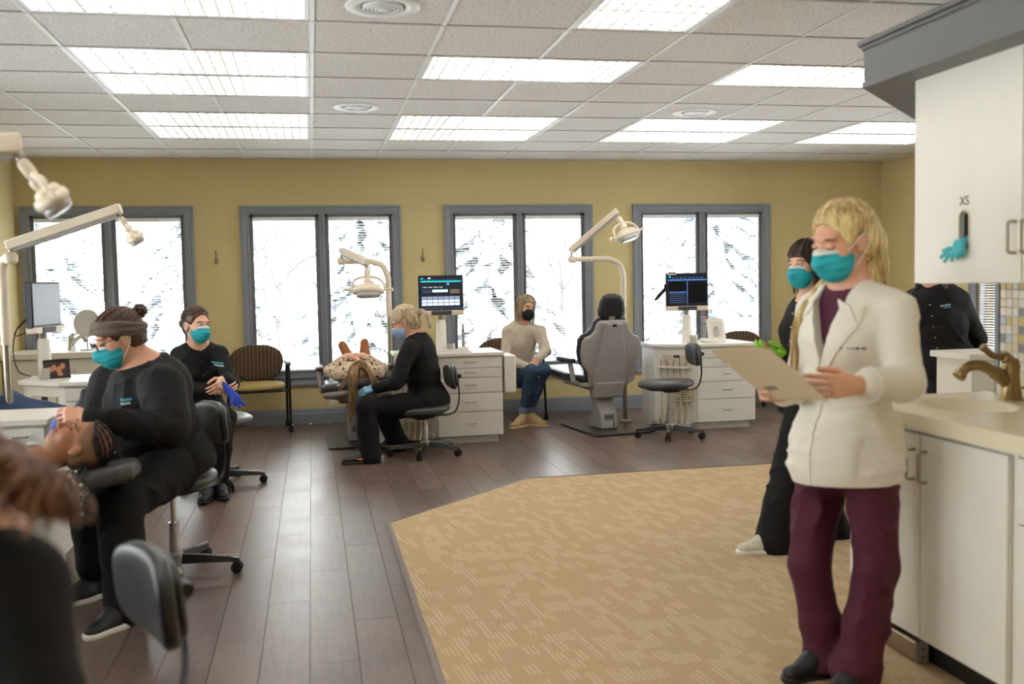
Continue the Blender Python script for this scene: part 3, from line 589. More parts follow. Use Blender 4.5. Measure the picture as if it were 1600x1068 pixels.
# --- dental chair: origin on the floor under the pedestal, patient's feet towards local +y
def dental_chair(label, loc, rotz, recline, legs, lift=0.0, plate=True, arms=True, pad_m=None, grp='dental patient chairs'):
    pad_m = pad_m or m_vinyl2
    t = thing('dental_chair', label, 'dental chair', (loc[0], loc[1], lift), rotz, grp); zf = -lift
    if plate:
        MB().box(-0.27, 0.27, -0.45, 0.40, zf, zf + 0.018).build('floor_plate', mat('plate_dark', (52, 45, 42), 0.3, metal=0.4), t, bevel=0.006)
    ped = MB(); ped.extr([(-0.16, zf + 0.018), (0.11, zf + 0.018), (0.10, 0.12), (0.03, 0.20), (0.16, 0.40), (-0.02, 0.40), (-0.11, 0.20), (-0.14, 0.16)], (-0.085, 0, 0), (0, 1, 0), (0, 0, 1), (0.17, 0, 0))
    pd = ped.build('pedestal', m_greyp, t, bevel=0.012)
    q = MB(); q.box(-0.05, 0.05, -0.152, -0.14, 0.10, 0.16); q.build('switch_panel', mat('panel_grey', (120, 120, 120), 0.4), pd, bevel=0.003)
    for i in range(3): MB().cyl((-0.028 + 0.028 * i, -0.157, 0.135), (-0.028 + 0.028 * i, -0.15, 0.135), 0.007, n=10).build('knob', m_black, pd)
    q = MB()
    q.tube([(0.035 + 0.012 * (i % 2), -0.158, 0.092 - 0.011 * i) for i in range(7)], 0.004, 6); q.build('bellows', m_black, pd)
    MB().box(-0.15, 0.15, -0.16, 0.20, 0.38, 0.43).build('lift_frame', m_greyp, t, bevel=0.012)
    # seat
    MB().sel((0, 0.18, 0.475), (0.27, 0.30, 0.05), 0.45, 0.45, warp=lambda p: (p.x, p.y, p.z + 0.25 * p.x * p.x)).build('seat', pad_m, t, smooth=180)
    MB().sel((0, 0.16, 0.435), (0.25, 0.30, 0.03), 0.35, 0.4).build('seat_shell', m_greyp, t, smooth=180)
    # leg rest, tilted by legs (deg below horizontal)
    Rl = RX(-math.radians(legs)); o = Vector((0, 0.44, 0.475))
    MB().sel(o + Rl @ Vector((0, 0.30, 0)), (0.21, 0.34, 0.042), 0.45, 0.5, R=Rl).build('leg_rest', pad_m, t, smooth=180)
    MB().sel(o + Rl @ Vector((0, 0.28, -0.040)), (0.19, 0.33, 0.022), 0.35, 0.45, R=Rl).build('leg_shell', m_greyp, t, smooth=180)
    # back: local (x, u) plane, u up the back; front normal is the patient's side
    a = math.radians(recline); U = Vector((0, -math.sin(a), math.cos(a))); N_ = Vector((0, math.cos(a), math.sin(a))); B = Vector((0, -0.085, 0.455))
    half = [(0.0, -0.03), (0.17, -0.03), (0.19, 0.06), (0.20, 0.12), (0.255, 0.20), (0.275, 0.30), (0.272, 0.42), (0.245, 0.47), (0.20, 0.49), (0.165, 0.53), (0.145, 0.60), (0.12, 0.63), (0.0, 0.635)]
    out = half[:-1] + [(-x, y) for x, y in half[::-1]][:-1]
    out = [(x * 1.10, y * 0.96) for x, y in out]
    q = MB(); q.extr(out, B - N_ * 0.07, (1, 0, 0), U, N_ * 0.05); sh = q.build('back_shell', m_greyp, t, smooth=0, bevel=0.022, seg=3)
    cen = [(-0.15, -0.07), (0.15, -0.07), (0.17, 0.12), (0.085, 0.585), (-0.085, 0.585), (-0.17, 0.12)]
    q = MB(); q.extr(cen, B - N_ * 0.088, (1, 0, 0), U, N_ * 0.03); q.build('spine_cover', m_greyp, t, smooth=0, bevel=0.012, seg=3)
    q = MB(); q.extr([(-0.15, -0.13), (0.15, -0.13), (0.155, 0.03), (-0.155, 0.03)], B - N_ * 0.095 - U * 0.0, (1, 0, 0), U, N_ * 0.09); q.build('hinge_cover', m_greyp, t, smooth=0, bevel=0.02, seg=3)
    pad = [(x * 1.06, y * 1.0 + 0.012) for x, y in out]
    q = MB(); q.extr(pad, B - N_ * 0.018, (1, 0, 0), U, N_ * 0.062); q.build('back_pad', pad_m, t, smooth=0, bevel=0.028, seg=3)
    MB().extr([(-0.022, 0.0), (0.022, 0.0), (0.016, 0.03), (0.0, 0.02), (-0.016, 0.03)], B + U * 0.555 - N_ * 0.094, (1, 0, 0), U, N_ * 0.01).build('emblem', m_black, t, smooth=0)
    # headrest
    hr = RX(math.radians(90 - recline))
    MB().extr([(-0.03, 0), (0.03, 0), (0.03, 0.22), (-0.03, 0.22)], B + U * 0.52 - N_ * 0.02, (1, 0, 0), U, N_ * 0.012).build('headrest_bar', m_chrome, t, smooth=0)
    hp = MB(); hp.extr([(-0.125, 0), (0.125, 0), (0.135, 0.06), (0.118, 0.16), (0.085, 0.205), (0.03, 0.222), (-0.03, 0.222), (-0.085, 0.205), (-0.118, 0.16), (-0.135, 0.06)], B + U * 0.62 - N_ * 0.020, (1, 0, 0), U, N_ * 0.07)
    hd = hp.build('headrest', pad_m, t, smooth=0, bevel=0.026, seg=3)
    MB().extr([(-0.10, 0.012), (0.10, 0.012), (0.108, 0.06), (0.092, 0.15), (0.06, 0.19), (-0.06, 0.19), (-0.092, 0.15), (-0.108, 0.06)], B + U * 0.625 - N_ * 0.028, (1, 0, 0), U, N_ * 0.014).build('headrest_plate', m_black, hd, smooth=0, bevel=0.006)
    for sx, su in ((-0.085, 0.05), (0.085, 0.05), (-0.06, 0.16), (0.06, 0.16)):
        MB().cyl(B + U * (0.625 + su) + Vector((sx, 0, 0)) - N_ * 0.031, B + U * (0.625 + su) + Vector((sx, 0, 0)) - N_ * 0.026, 0.004, n=8).build('screw', m_steel, hd)
    if arms:
        for s in (-1, 1):
            ar = MB(); ar.tube([(0.25 * s, -0.02, 0.44), (0.305 * s, -0.02, 0.47), (0.315 * s, 0.0, 0.58), (0.315 * s, 0.03, 0.64)], 0.024, 10, flat=((0, 1, 0), 1.3)); ab = ar.build('arm_bracket', m_greyp, t)
            MB().sel((0.315 * s, 0.13, 0.665), (0.035, 0.19, 0.024), 0.5, 0.5).build('armrest', pad_m, t, smooth=180)
    return t
dental_chair('empty grey dental chair seen from behind with black headrest', (2.67, 8.98, 0), aim(-0.14, 0.99), 12, -3)
dental_chair('reclined dental chair holding the long-haired patient in brown boots', (0.36, 9.02, 0), aim(-0.02, 1), 80, -6, pad_m=m_vinyl)
dental_chair('reclined dental chair holding the child with braided hair and beads', (A(222, 735, 4.30)[0] - 0.92, 4.30, 0), aim(-1, 0), 80, 0, lift=0.055, pad_m=m_vinyl, arms=False)
dental_chair('dental chair holding the patient in jeans at the edge of the picture', (-2.22, 6.10, 0), aim(1, 0.06), 60, 4, lift=0.10, pad_m=m_vinyl2)

# --- dental operatory light: post, bent arm, sprung arm, lamp head
m_lensc = mat('clear_lamp_shield', (235, 238, 240), 0.12, trans=0.55, spec=0.5)
def lamp_head(t, p, R, sc=1.0):
    p = Vector(p)
    def X(v): return p + R @ (Vector(v) * sc)
    def bld(q, name, m, par, **k): return q.build(name, m, par, **k)
    pts = lambda L_: [X(v) for v in L_]
    st = MB(); st.tube(pts([(0, 0, 0), (0, 0, -0.045)]), 0.011 * sc, 10); st.build('swivel_pin', m_steel, t)
    MB().sel(X((0, 0, -0.085)), (0.026 * sc, 0.026 * sc, 0.048 * sc), 0.6, 0.7, R=R).build('swivel_block', m_cream, t, smooth=180)
    MB().sel(X((0, 0, -0.150)), (0.034 * sc, 0.034 * sc, 0.036 * sc), 0.9, 0.9, R=R).build('ball_joint', m_cream, t, smooth=180)
    yk = MB(); yk.tube(pts(bez([(-0.145, 0, -0.235), (-0.135, 0, -0.17), (-0.085, 0, -0.125), (0, 0, -0.112), (0.085, 0, -0.125), (0.135, 0, -0.17), (0.145, 0, -0.235)], 5)), 0.011 * sc, 10); yk.build('yoke', m_cream, t)
    MB().sel(X((0, 0, -0.232)), (0.138 * sc, 0.075 * sc, 0.034 * sc), 0.75, 0.8, R=R, warp=lambda v: (v.x, v.y, v.z - 0.9 * v.x * v.x / sc)).build('reflector_shell', m_cream, t, smooth=180)
    MB().sel(X((0, 0.004, -0.205)), (0.11 * sc, 0.055 * sc, 0.028 * sc), 0.6, 0.8, R=R).build('lamp_body', m_cream, t, smooth=180)
    MB().sel(X((0, 0, -0.275)), (0.105 * sc, 0.06 * sc, 0.024 * sc), 0.6, 0.6, R=R).build('lens_shield', m_lensc, t, smooth=180)
    MB().sel(X((0, 0, -0.262)), (0.022 * sc, 0.022 * sc, 0.026 * sc), 0.7, 0.9, R=R).build('bulb', mat('bulb_amber', (150, 96, 70), 0.3), t, smooth=180)
    for s in (-1, 1):
        h = MB(); h.tube(pts(bez([(0.140 * s, 0, -0.232), (0.175 * s, 0, -0.225), (0.205 * s, 0, -0.222), (0.212 * s, 0, -0.245)], 4)), [0.010 * sc] * 9 + [0.009 * sc] * 4, 8); h.build('handle', m_cream, t)
def dental_light(label, base, post_h, elbow, joint2, tip, headR, sc=1.0, chrome_top=None, sleeve=0.35):
    base = Vector(base); t = thing('dental_light', label, 'dental light', base, 0, 'dental lights on jointed arms')
    rel = lambda v: Vector(v) - base
    el = rel(elbow); r = 0.024
    MB().cyl((0, 0, 0), (0, 0, post_h - sleeve), 0.021, n=16).build('post', m_steel, t)
    MB().lathe([(0.001, 0), (0.06, 0), (0.06, 0.02), (0.03, 0.035), (0.001, 0.036)], n=20).build('post_foot', m_greyp, t)
    dv = el.copy(); dv.z = 0; L_ = dv.length; dv.normalize(); zt = el.z; b = min(0.16, L_ * 0.6)
    q = MB(); q.tube([(0, 0, post_h - sleeve)] + [tuple(Vector(p)) for p in bez([Vector((0, 0, zt - b)), dv * (b * 0.30) + Vector((0, 0, zt - b * 0.30)), dv * b + Vector((0, 0, zt))], 8)] + [tuple(dv * L_ + Vector((0, 0, zt)))], 0.027, 14)
    q.build('bent_arm', m_cream, t)
    MB().sel(dv * L_ + Vector((0, 0, zt)), (0.036, 0.036, 0.034), 0.7, 0.9).build('elbow_knuckle', m_cream, t, smooth=180)
    j2, tp = rel(joint2), rel(tip)
    MB().cyl(dv * L_ + Vector((0, 0, zt)), j2, 0.012, n=10).build('elbow_pin', m_steel, t)
    d = (tp - j2).normalized(); up = Vector((0, 0, 1)); sd = d.cross(up).normalized(); u2 = sd.cross(d).normalized()
    c = (j2 + tp) / 2; hl = (tp - j2).length / 2 + 0.02
    MB().obox(c + u2 * 0.008, d * hl, sd * 0.027, u2 * 0.027).build('spring_arm', m_cream, t, bevel=0.008)
    MB().obox(c - u2 * 0.026, d * (hl - 0.03), sd * 0.017, u2 * 0.010).build('spring_arm_channel', m_greyp, t, bevel=0.002)
    lamp_head(t, tp - Vector((0, 0, 0.015)), headR, sc)
    return t
Yr = 9.32
p0 = A(974, 420, Yr)
dental_light('cream dental light folded high above the empty dental chair', (p0[0], Yr, 0), 1.50, A(893, 405, Yr), A(893, 391, Yr), A(963, 331, Yr - 0.15), RZ(0.35) @ RY(-0.25) @ RX(-0.45))
Yc = 9.25
p0 = A(606, 420, Yc)
dental_light('cream dental light hanging over the reclined long-haired patient', (p0[0], Yc, 0), 1.46, A(533, 408, Yc), A(535, 393, Yc), A(573, 410, Yc - 0.55), RZ(0.05) @ RX(-0.25))
Yl = 5.95
p0 = A(4, 420, Yl)
dental_light('cream dental light in front of the window beside the corner', (p0[0], Yl, 0), 1.46, A(17, 403, Yl - 0.05), A(17, 384, Yl - 0.05), A(184, 329, Yl - 0.15), RZ(-1.3) @ RX(0.55), 0.66)
p0 = np.array([-1.18, 3.2, 0])
dental_light('blurred cream dental light nearest the camera at the picture edge', (p0[0], 3.2, 0), 1.55, (-1.32, 2.85, 1.72), (-1.32, 2.85, 1.76), A(22, 229, 2.95), RZ(-1.3) @ RX(0.6), 0.66)
# ================================================================== CARTS, MONITORS, CABINETS
m_edge = mat('edge_shadow_gap', (96, 90, 84), 0.6)
m_beige = mat('beige_hose', (206, 190, 156), 0.5)
def pull(par, c, ax, out, L_=0.085, r=0.0042, drop=0.024, m=None):
    c, ax, out = Vector(c), Vector(ax), Vector(out); h = L_ / 2
    q = MB(); q.tube([c - ax * h, c - ax * h + out * drop * 0.8, c - ax * (h - 0.006) + out * drop, c + ax * (h - 0.006) + out * drop, c + ax * h + out * drop * 0.8, c + ax * h], r, 8)
    return q.build('handle', m or m_chrome, par)
def treatment_cart(label, x0, yf, wing=True, unit=True, W=0.605, D=0.62, hoses=True):
    # x0: where the chamfer meets the drawer front, yf: drawer front plane
    t = thing('treatment_cart', label, 'cart', (x0, yf, 0), 0, 'white treatment carts with drawers')
    ch = 0.30; foot = [(-ch, 0.27), (0.02, 0.02), (W - 0.006, 0.02), (W - 0.006, D), (-ch, D)]
    MB().prism(foot, 0.07, 0.765).build('body', m_white, t, smooth=0, bevel=0.002)
    MB().prism([(-ch + .03, 0.31), (0.05, 0.075), (W - 0.04, 0.075), (W - 0.04, D - .03), (-ch + .03, D - .03)], 0.0, 0.07).build('plinth', m_white, t, smooth=0)
    MB().prism([(-ch - 0.03, 0.245), (-0.01, -0.012), (W + 0.012, -0.012), (W + 0.012, D + 0.01), (-ch - 0.03, D + 0.01)], 0.772, 0.80).build('worktop', m_white, t, smooth=0, bevel=0.004)
    MB().prism([(-ch - 0.02, 0.252), (-0.004, -0.006), (W + 0.006, -0.006), (W + 0.006, D + 0.005), (-ch - 0.02, D + 0.005)], 0.765, 0.772).build('worktop_underedge', mat('laminate_edge_tan', (196, 184, 168), 0.5), t, smooth=0)
    z = [0.072, 0.285, 0.448, 0.583, 0.668, 0.762]
    for i in range(5):
        dr = MB().box(0.024, W - 0.008, 0.0, 0.02, z[i] + 0.003, z[i + 1] - 0.003).build('drawer_front', m_white, t, smooth=0, bevel=0.002)
        pull(dr, (W * 0.52, 0, (z[i] + z[i + 1]) / 2 + 0.004), (1, 0, 0), (0, -1, 0), 0.09)
    if wing:
        MB().box(W + 0.012, W + 0.115, -0.01, 0.34, 0.435, 0.768).build('side_box', m_white, t, bevel=0.012)
    if unit:   # delivery unit in the chamfered side
        a = Vector((-ch, 0.27, 0)); b = Vector((0.02, 0.02, 0)); d = (b - a).normalized(); n_ = Vector((d.y, -d.x, 0)); c = (a + b) / 2; Z = Vector((0, 0, 1))
        pn = MB().obox(c + n_ * 0.006 + Z * 0.655 + d * 0.01, d * 0.125, n_ * 0.006, Z * 0.045).build('control_panel', mat('panel_beige', (206, 190, 166), 0.4), t, bevel=0.002)
        for i in range(4): MB().cyl(c + d * (-0.09 + 0.045 * i) + n_ * 0.012 + Z * (0.645 + 0.02 * (i % 2)), c + d * (-0.09 + 0.045 * i) + n_ * 0.022 + Z * (0.645 + 0.02 * (i % 2)), 0.008, n=10).build('gauge', m_steel, pn)
        MB().obox(c + n_ * 0.012 + Z * 0.683 + d * 0.02, d * 0.03, n_ * 0.002, Z * 0.012).build('display', m_black, pn, bevel=0.001)
        hb = MB().obox(c + n_ * 0.028 + Z * 0.585, d * 0.15, n_ * 0.028, Z * 0.010).build('holder_bar', m_cream, t, bevel=0.004)
        for i in range(5):
            p = c + d * (-0.12 + 0.06 * i) + n_ * 0.045
            MB().tube([p + Z * 0.52, p + Z * 0.58, p + Z * 0.66 + n_ * 0.012], [0.007, 0.008, 0.005], 8).build('handpiece', m_steel if i % 2 else m_greyp, t)
            if hoses:
                MB().tube(bez([p + Z * 0.53, p + Z * 0.40 - n_ * 0.01, p + Z * (0.20 - .02 * i) + d * 0.02 + n_ * 0.03, p + Z * 0.05 + d * 0.03 + n_ * (0.05 + .01 * i), p + Z * 0.02 - d * 0.04 + n_ * 0.02, p + Z * 0.20 - n_ * 0.035], 6), 0.008, 6).build('hose', m_beige, t)
        if hoses:
            for i in range(2):
                cc = c + d * (0.02 + 0.10 * i) + n_ * 0.035
                hx = [cc + Z * (0.44 - 0.0022 * k) + d * (0.036 * math.cos(k * 0.6)) + n_ * (0.018 * math.sin(k * 0.6)) for k in range(80)]
                MB().tube(hx, 0.0085, 6).build('coiled_hose', m_beige, t)
        MB().obox(c + n_ * 0.012 + Z * 0.085, d * 0.17, n_ * 0.010, Z * 0.02).build('kick_rail', m_white, t, smooth=0)
    return t
treatment_cart('white drawer cart beside the blonde hygienist with a monitor showing a bright chart', 1.018, 8.49)
treatment_cart('white drawer cart beside the empty dental chair with hanging hoses', 3.45, 8.60)
treatment_cart('white cart in the corner under the monitor turned edge-on', -1.66, 7.02, wing=False, hoses=False)
treatment_cart('white cart with instrument panel behind the child with braided hair', -1.52, 5.02, wing=False, hoses=False, W=0.26, D=0.46)
# --- monitors
scr_dark = mat('screen_dark', (16, 20, 26), 0.25, emit=(20, 26, 34), estr=0.5)
def scr(name, c, s=1.0): return mat('screen_' + name, c, 0.3, emit=c, estr=s)
def monitor(label, loc, rotz, post_h, kind):
    # local: screen faces -y
    t = thing('monitor', label, 'monitor', loc, rotz, 'flat monitors on posts')
    W, H = 0.20, 0.165; zc = post_h + 0.23
    MB().lathe([(0.001, 0), (0.050, 0), (0.050, 0.01), (0.046, 0.02), (0.042, post_h * 0.9), (0.036, post_h), (0.001, post_h + 0.005)], n=24).build('post', m_white, t)
    MB().cyl((0, 0, post_h), (0, 0, post_h + 0.05), 0.024, n=16).build('post_neck', m_greyp, t)
    MB().box(-0.20, 0.20, -0.045, 0.02, post_h + 0.042, post_h + 0.085).build('mount_tray', m_cream, t, bevel=0.006)
    MB().box(-0.09, 0.09, -0.052, 0.01, post_h + 0.044, post_h + 0.083).build('tray_cover', mat('tray_charcoal', (70, 70, 72), 0.5), t, bevel=0.004)
    case = MB().box(-W, W, -0.035, 0.012, zc - H, zc + H).build('case', m_black, t, bevel=0.006)
    MB().box(-W * 0.7, W * 0.7, 0.012, 0.045, zc - H * 0.7, zc + H * 0.7).build('rear_cover', m_black, t, bevel=0.015)
    s0, s1, u0, u1 = -W + 0.012, W - 0.012, zc - H + 0.035, zc + H - 0.012
    sc = MB().box(s0, s1, -0.0365, -0.034, u0, u1).build('screen', scr_dark if kind != 2 else mat('screen_glow_grey', (108, 112, 120), 0.3, emit=(100, 105, 112), estr=0.25), t, smooth=0)  # the plain grey screen is given a faint glow of its own
    def bar(name, x0, x1, z0, z1, m): MB().box(s0 + (s1 - s0) * x0, s0 + (s1 - s0) * x1, -0.0372, -0.0362, u0 + (u1 - u0) * z0, u0 + (u1 - u0) * z1).build(name, m, sc, smooth=0)
    if kind == 0:
        teal = scr('teal', (20, 150, 152), 0.8); gr = scr('grey', (150, 160, 176), 0.8); lt = scr('light', (200, 214, 224), 0.9); nv = scr('navy', (40, 52, 74), 0.7); br = scr('amber', (112, 92, 72), 0.6)
        bar('title_bar', 0.02, 0.98, 0.83, 0.87, teal); bar('teal_icon', 0.03, 0.08, 0.92, 0.96, teal); bar('window_title', 0.2, 0.26, 0.94, 0.97, lt)
        for i in range(9): bar('toolbar_icon', 0.10 + 0.09 * i, 0.155 + 0.09 * i, 0.89, 0.925, nv)
        bar('patient_box', 0.64, 0.70, 0.73, 0.80, scr('blue', (66, 108, 170), 0.7))
        for i in range(12): bar('tooth_row', 0.05 + 0.042 * i, 0.08 + 0.042 * i, 0.66, 0.685, gr if i % 3 else br)
        bar('search_box', 0.30, 0.66, 0.52, 0.585, lt); bar('search_rule', 0.30, 0.66, 0.585, 0.60, teal)
        for i in range(3): bar('detail_line', 0.06, 0.27, 0.50 + 0.04 * i, 0.52 + 0.04 * i, nv); bar('note_line', 0.72, 0.95, 0.48 + 0.045 * i, 0.505 + 0.045 * i, br)
        for r_ in range(3):
            for k in range(7): bar('table_cell', 0.045 + 0.13 * k, 0.165 + 0.13 * k, 0.10 + 0.10 * r_, 0.185 + 0.10 * r_, gr if r_ < 2 else scr('slate', (98, 110, 132), 0.7))
        bar('task_bar', 0.0, 1.0, 0.0, 0.035, nv)
    if kind == 1:
        nv = scr('navy', (40, 52, 74), 0.7); bl = scr('blue', (66, 108, 170), 0.7); dk = scr('ink', (8, 9, 12), 0.3)
        bar('title_bar', 0.0, 1.0, 0.80, 0.83, bl); bar('teal_icon', 0.03, 0.08, 0.90, 0.95, scr('teal', (20, 150, 152), 0.8))
        for i in range(8): bar('toolbar_icon', 0.10 + 0.105 * i, 0.17 + 0.105 * i, 0.86, 0.91, nv)
        bar('image_pane', 0.52, 0.97, 0.05, 0.76, dk); bar('image_pane', 0.04, 0.48, 0.46, 0.76, dk); bar('divider', 0.495, 0.505, 0.04, 0.78, bl)
        for i in range(5): bar('list_line', 0.05, 0.45, 0.06 + 0.07 * i, 0.09 + 0.07 * i, nv)
        bar('list_rule', 0.04, 0.48, 0.40, 0.42, bl)
    MB().lathe([(0.001, 0), (0.010, 0), (0.010, 0.002), (0.001, 0.002)], (0, -0.036, zc - H + 0.018), 16, (0, -1, 0)).build('maker_badge', m_greyp, case)
    for i in range(4): MB().cyl((W * 0.5 + 0.02 * i, -0.037, zc - H + 0.018), (W * 0.5 + 0.02 * i, -0.034, zc - H + 0.018), 0.0035, n=8).build('button', m_greyp, case)
    return t
pm = A(690, 543, 8.72); monitor('monitor on the middle cart showing a patient chart with teal bar', (pm[0], 8.72, 0.80), 0.03, 0.285, 0)
pm = A(1073, 530, 8.84); m2 = monitor('monitor with dark split screen on the cart beside the empty chair', (pm[0], 8.84, 0.80), -0.10, 0.265, 1)
MB().box(-0.19, -0.105, -0.041, -0.037, 0.645, 0.675).build('paper_note', m_white, m2, smooth=0); 
for i in range(3): MB().box(-0.178 + 0.022 * i, -0.163 + 0.022 * i, -0.0418, -0.0408, 0.654, 0.667).build('ink_mark', m_black, m2, smooth=0)
MB().sel((-0.245, 0.0, 0.47), (0.016, 0.012, 0.085), 0.5, 0.6, R=RY(0.75)).build('camera_wand', m_black, m2, smooth=180)
MB().box(-0.215, -0.198, -0.02, 0.005, 0.50, 0.56).build('wand_clip', m_black, m2, bevel=0.003)
m3 = monitor('grey-screened monitor turned edge-on in front of the corner window', (-1.86, 7.46, 0.80), math.radians(77), 0.275, 2)
MB().box(0.08, 0.16, 0.045, 0.10, 0.44, 0.66).build('cable_box', m_white, m3, bevel=0.01)
MB().tube(bez([(0.0, 0.05, 0.45), (-0.03, 0.16, 0.36), (0.0, 0.22, 0.2), (0.02, 0.20, 0.05), (0.0, 0.10, 0.01)], 6), 0.004, 6).build('cable', m_black, m3)
MB().tube(bez([(-0.14, 0.03, 0.42), (-0.17, 0.10, 0.34), (-0.10, 0.14, 0.3), (-0.02, 0.06, 0.34)], 6), 0.004, 6).build('cable', m_black, m3)
# --- things on the carts
def keyboard(label, loc, rotz):
    t = thing('keyboard', label, 'keyboard', loc, rotz, 'white keyboards'); MB().extr([(-0.07, 0), (0.07, 0), (0.07, 0.022), (-0.07, 0.012)], (-0.21, 0, 0), (0, 1, 0), (0, 0, 1), (0.42, 0, 0)).build('case', m_white, t, bevel=0.003)
    q = MB()
    for r_ in range(5):
        for k in range(15): q.box(-0.195 + 0.026 * k, -0.172 + 0.026 * k, -0.058 + 0.024 * r_, -0.037 + 0.024 * r_, 0.014 + r_ * 0.0018, 0.021 + r_ * 0.0018)
    o = q.build('keys', mat('key_white', (222, 220, 214), 0.5), t, smooth=0); o['kind'] = 'stuff'
p = AZ(708, 549, 0.80); keyboard('white keyboard below the middle monitor', (1.14, 8.585, 0.80), 0.03)
def scaler(label, loc):
    t = thing('polishing_handpiece', label, 'dental tool', loc, 0, 'white handpieces standing in docks')
    MB().sel((0, 0, 0.02), (0.045, 0.035, 0.02), 0.4, 0.5).build('dock', m_white, t, smooth=180)
    MB().tube([(0, 0, 0.035), (0, 0, 0.12), (0.0, 0, 0.20), (0, 0, 0.232)], [0.015, 0.013, 0.011, 0.008], 12).build('body', m_greyp, t)
    MB().cyl((0, 0, 0.17), (0, 0, 0.185), 0.0125, n=12).build('button_ring', mat('blue_ring', (60, 90, 150), 0.4), t)
    MB().lathe([(0.001, 0.232), (0.045, 0.240), (0.046, 0.244), (0.001, 0.242)], n=20).build('light_shield', mat('orange_shield', (214, 120, 66), 0.3), t)
p = A(724, 544, 8.80); scaler('white curing light with orange shield on the middle cart', (p[0], 8.80, 0.80))
p = A(1101, 531, 8.84); scaler('white curing light with orange shield beside the white photo frame', (p[0], 8.84, 0.80))
m_cupg = mat('clear_cup', (225, 222, 212), 0.15, trans=0.5)
def jar(label, loc):
    t = thing('glass_jar', label, 'jar', loc, 0, 'small jars on the carts')
    MB().lathe([(0.001, 0), (0.032, 0), (0.034, 0.004), (0.034, 0.07), (0.030, 0.07), (0.030, 0.008), (0.001, 0.008)], n=24).build('cup', m_cupg, t)
    MB().lathe([(0.001, 0.009), (0.029, 0.009), (0.029, 0.045), (0.001, 0.045)], n=20).build('cotton_filling', m_cream, t)
    MB().lathe([(0.0, 0.07), (0.035, 0.07), (0.035, 0.077), (0.001, 0.078)], n=24).build('lid', m_cupg, t)
p = A(705, 544, 8.66); jar('small clear jar below the middle monitor', (p[0], 8.66, 0.80))
p = A(1085, 531, 8.79); jar('small clear jar beside the post of the dark split-screen monitor', (p[0], 8.79, 0.80))
p = A(72, 589, 7.33); jar('small clear jar beside the framed family photo', (-1.83, 7.33, 0.80))
def photo_frame(label, loc, rotz, w, h, fw, fm, mats, faces):
    t = thing('photo_frame', label, 'picture frame', loc, rotz); R = RX(math.radians(-14)); 
    def part(q, name, m, par):
        q.v = [tuple(R @ Vector(v)) for v in q.v]; return q.build(name, m, par, smooth=0)
    f = MB()
    for x0, x1, z0, z1 in ((-w, w, 0, fw), (-w, w, 2 * h - fw, 2 * h), (-w, -w + fw, fw, 2 * h - fw), (w - fw, w, fw, 2 * h - fw)): f.box(x0, x1, -0.008, 0.008, z0, z1)
    part(f, 'frame', fm, t); part(MB().box(-w + fw, w - fw, -0.001, 0.003, fw, 2 * h - fw), 'print', mats[0], t)
    for (cx_, cz, rx_, rz_, m) in faces:
        q = MB(); q.lathe([(0.001, 0), (1, 0), (1, 0.0012), (0.001, 0.0012)], (0, 0, 0), 20, (0, -1, 0))
        vs = [((v[0] * rx_ + cx_), -0.001 + v[1], v[2] * rz_ + cz) for v in q.v]; q.v = vs; part(q, 'printed_figure', m, t)
    MB().tube([tuple(R @ Vector((0, 0.008, h * 1.2))), (0, h * 0.9, 0.004)], 0.004, 6).build('easel_leg', fm, t)
skinp = mat('print_skin', (196, 132, 96), 0.5); dkp = mat('print_dark', (54, 34, 28), 0.5)
photo_frame('dark framed family photo on the corner cart', A(90, 583, 7.36) * [1, 1, 0] + [0, 0, 0.80], math.radians(28), 0.085, 0.066, 0.010, m_black, [dkp],
            [(-0.042, 0.062, 0.017, 0.022, skinp), (-0.018, 0.075, 0.015, 0.022, skinp), (0.014, 0.058, 0.018, 0.026, skinp), (0.040, 0.085, 0.016, 0.021, skinp), (-0.03, 0.03, 0.03, 0.02, dkp), (0.02, 0.028, 0.02, 0.014, skinp)])
pp = A(1121, 529, 8.83)
photo_frame('white framed pale photo on the cart beside the empty chair', (pp[0], 8.83, 0.80), 0.06, 0.090, 0.112, 0.030, m_white, [mat('print_pale', (222, 214, 204), 0.6)],
            [(0.0, 0.10, 0.034, 0.055, mat('print_grey', (184, 178, 170), 0.6)), (0.008, 0.13, 0.020, 0.026, mat('print_light', (228, 222, 216), 0.6)), (-0.02, 0.075, 0.016, 0.03, mat('print_warm', (206, 190, 172), 0.6))])
# --- wall items
def coat_hook(label, px, py):
    p = A(px, py, YB); t = thing('coat_hook', label, 'hook', (p[0], YB, p[2]), 0, 'metal coat hooks')
    MB().lathe([(0.001, 0), (0.022, 0), (0.020, 0.006), (0.001, 0.008)], (0, 0, -0.02), 16, (0, -1, 0), 1, 1.4).build('plate', m_steel, t)
    MB().tube(bez([(0, -0.006, -0.03), (0, -0.045, -0.045), (0, -0.06, -0.015), (0, -0.055, 0.0)], 5), 0.007, 8).build('lower_hook', m_steel, t)
    MB().tube(bez([(0, -0.006, -0.01), (0, -0.03, 0.03), (0, -0.045, 0.075), (0, -0.062, 0.085)], 5), 0.006, 8).build('upper_hook', m_steel, t)
coat_hook('metal coat hook on the wall beside the corner window', 338, 405); coat_hook('metal coat hook between the two middle windows', 660, 401)
p = A(519, 625, YB); t = thing('wall_outlet', 'white power outlet on the tan wall beside the reclined chair', 'outlet', (p[0], YB, p[2]))
MB().box(-0.036, 0.036, -0.006, 0, -0.058, 0.058).build('cover_plate', m_white, t, bevel=0.003)
for z in (-0.02, 0.02): MB().lathe([(0.001, 0), (0.016, 0), (0.015, 0.003), (0.001, 0.003)], (0, -0.006, z), 14, (0, -1, 0)).build('socket', m_cream, t)
p = AZ(508, 664, 0.0); t = thing('floor_register', 'slotted metal floor register by the baseboard', 'vent', (p[0], 10.18, 0.001))
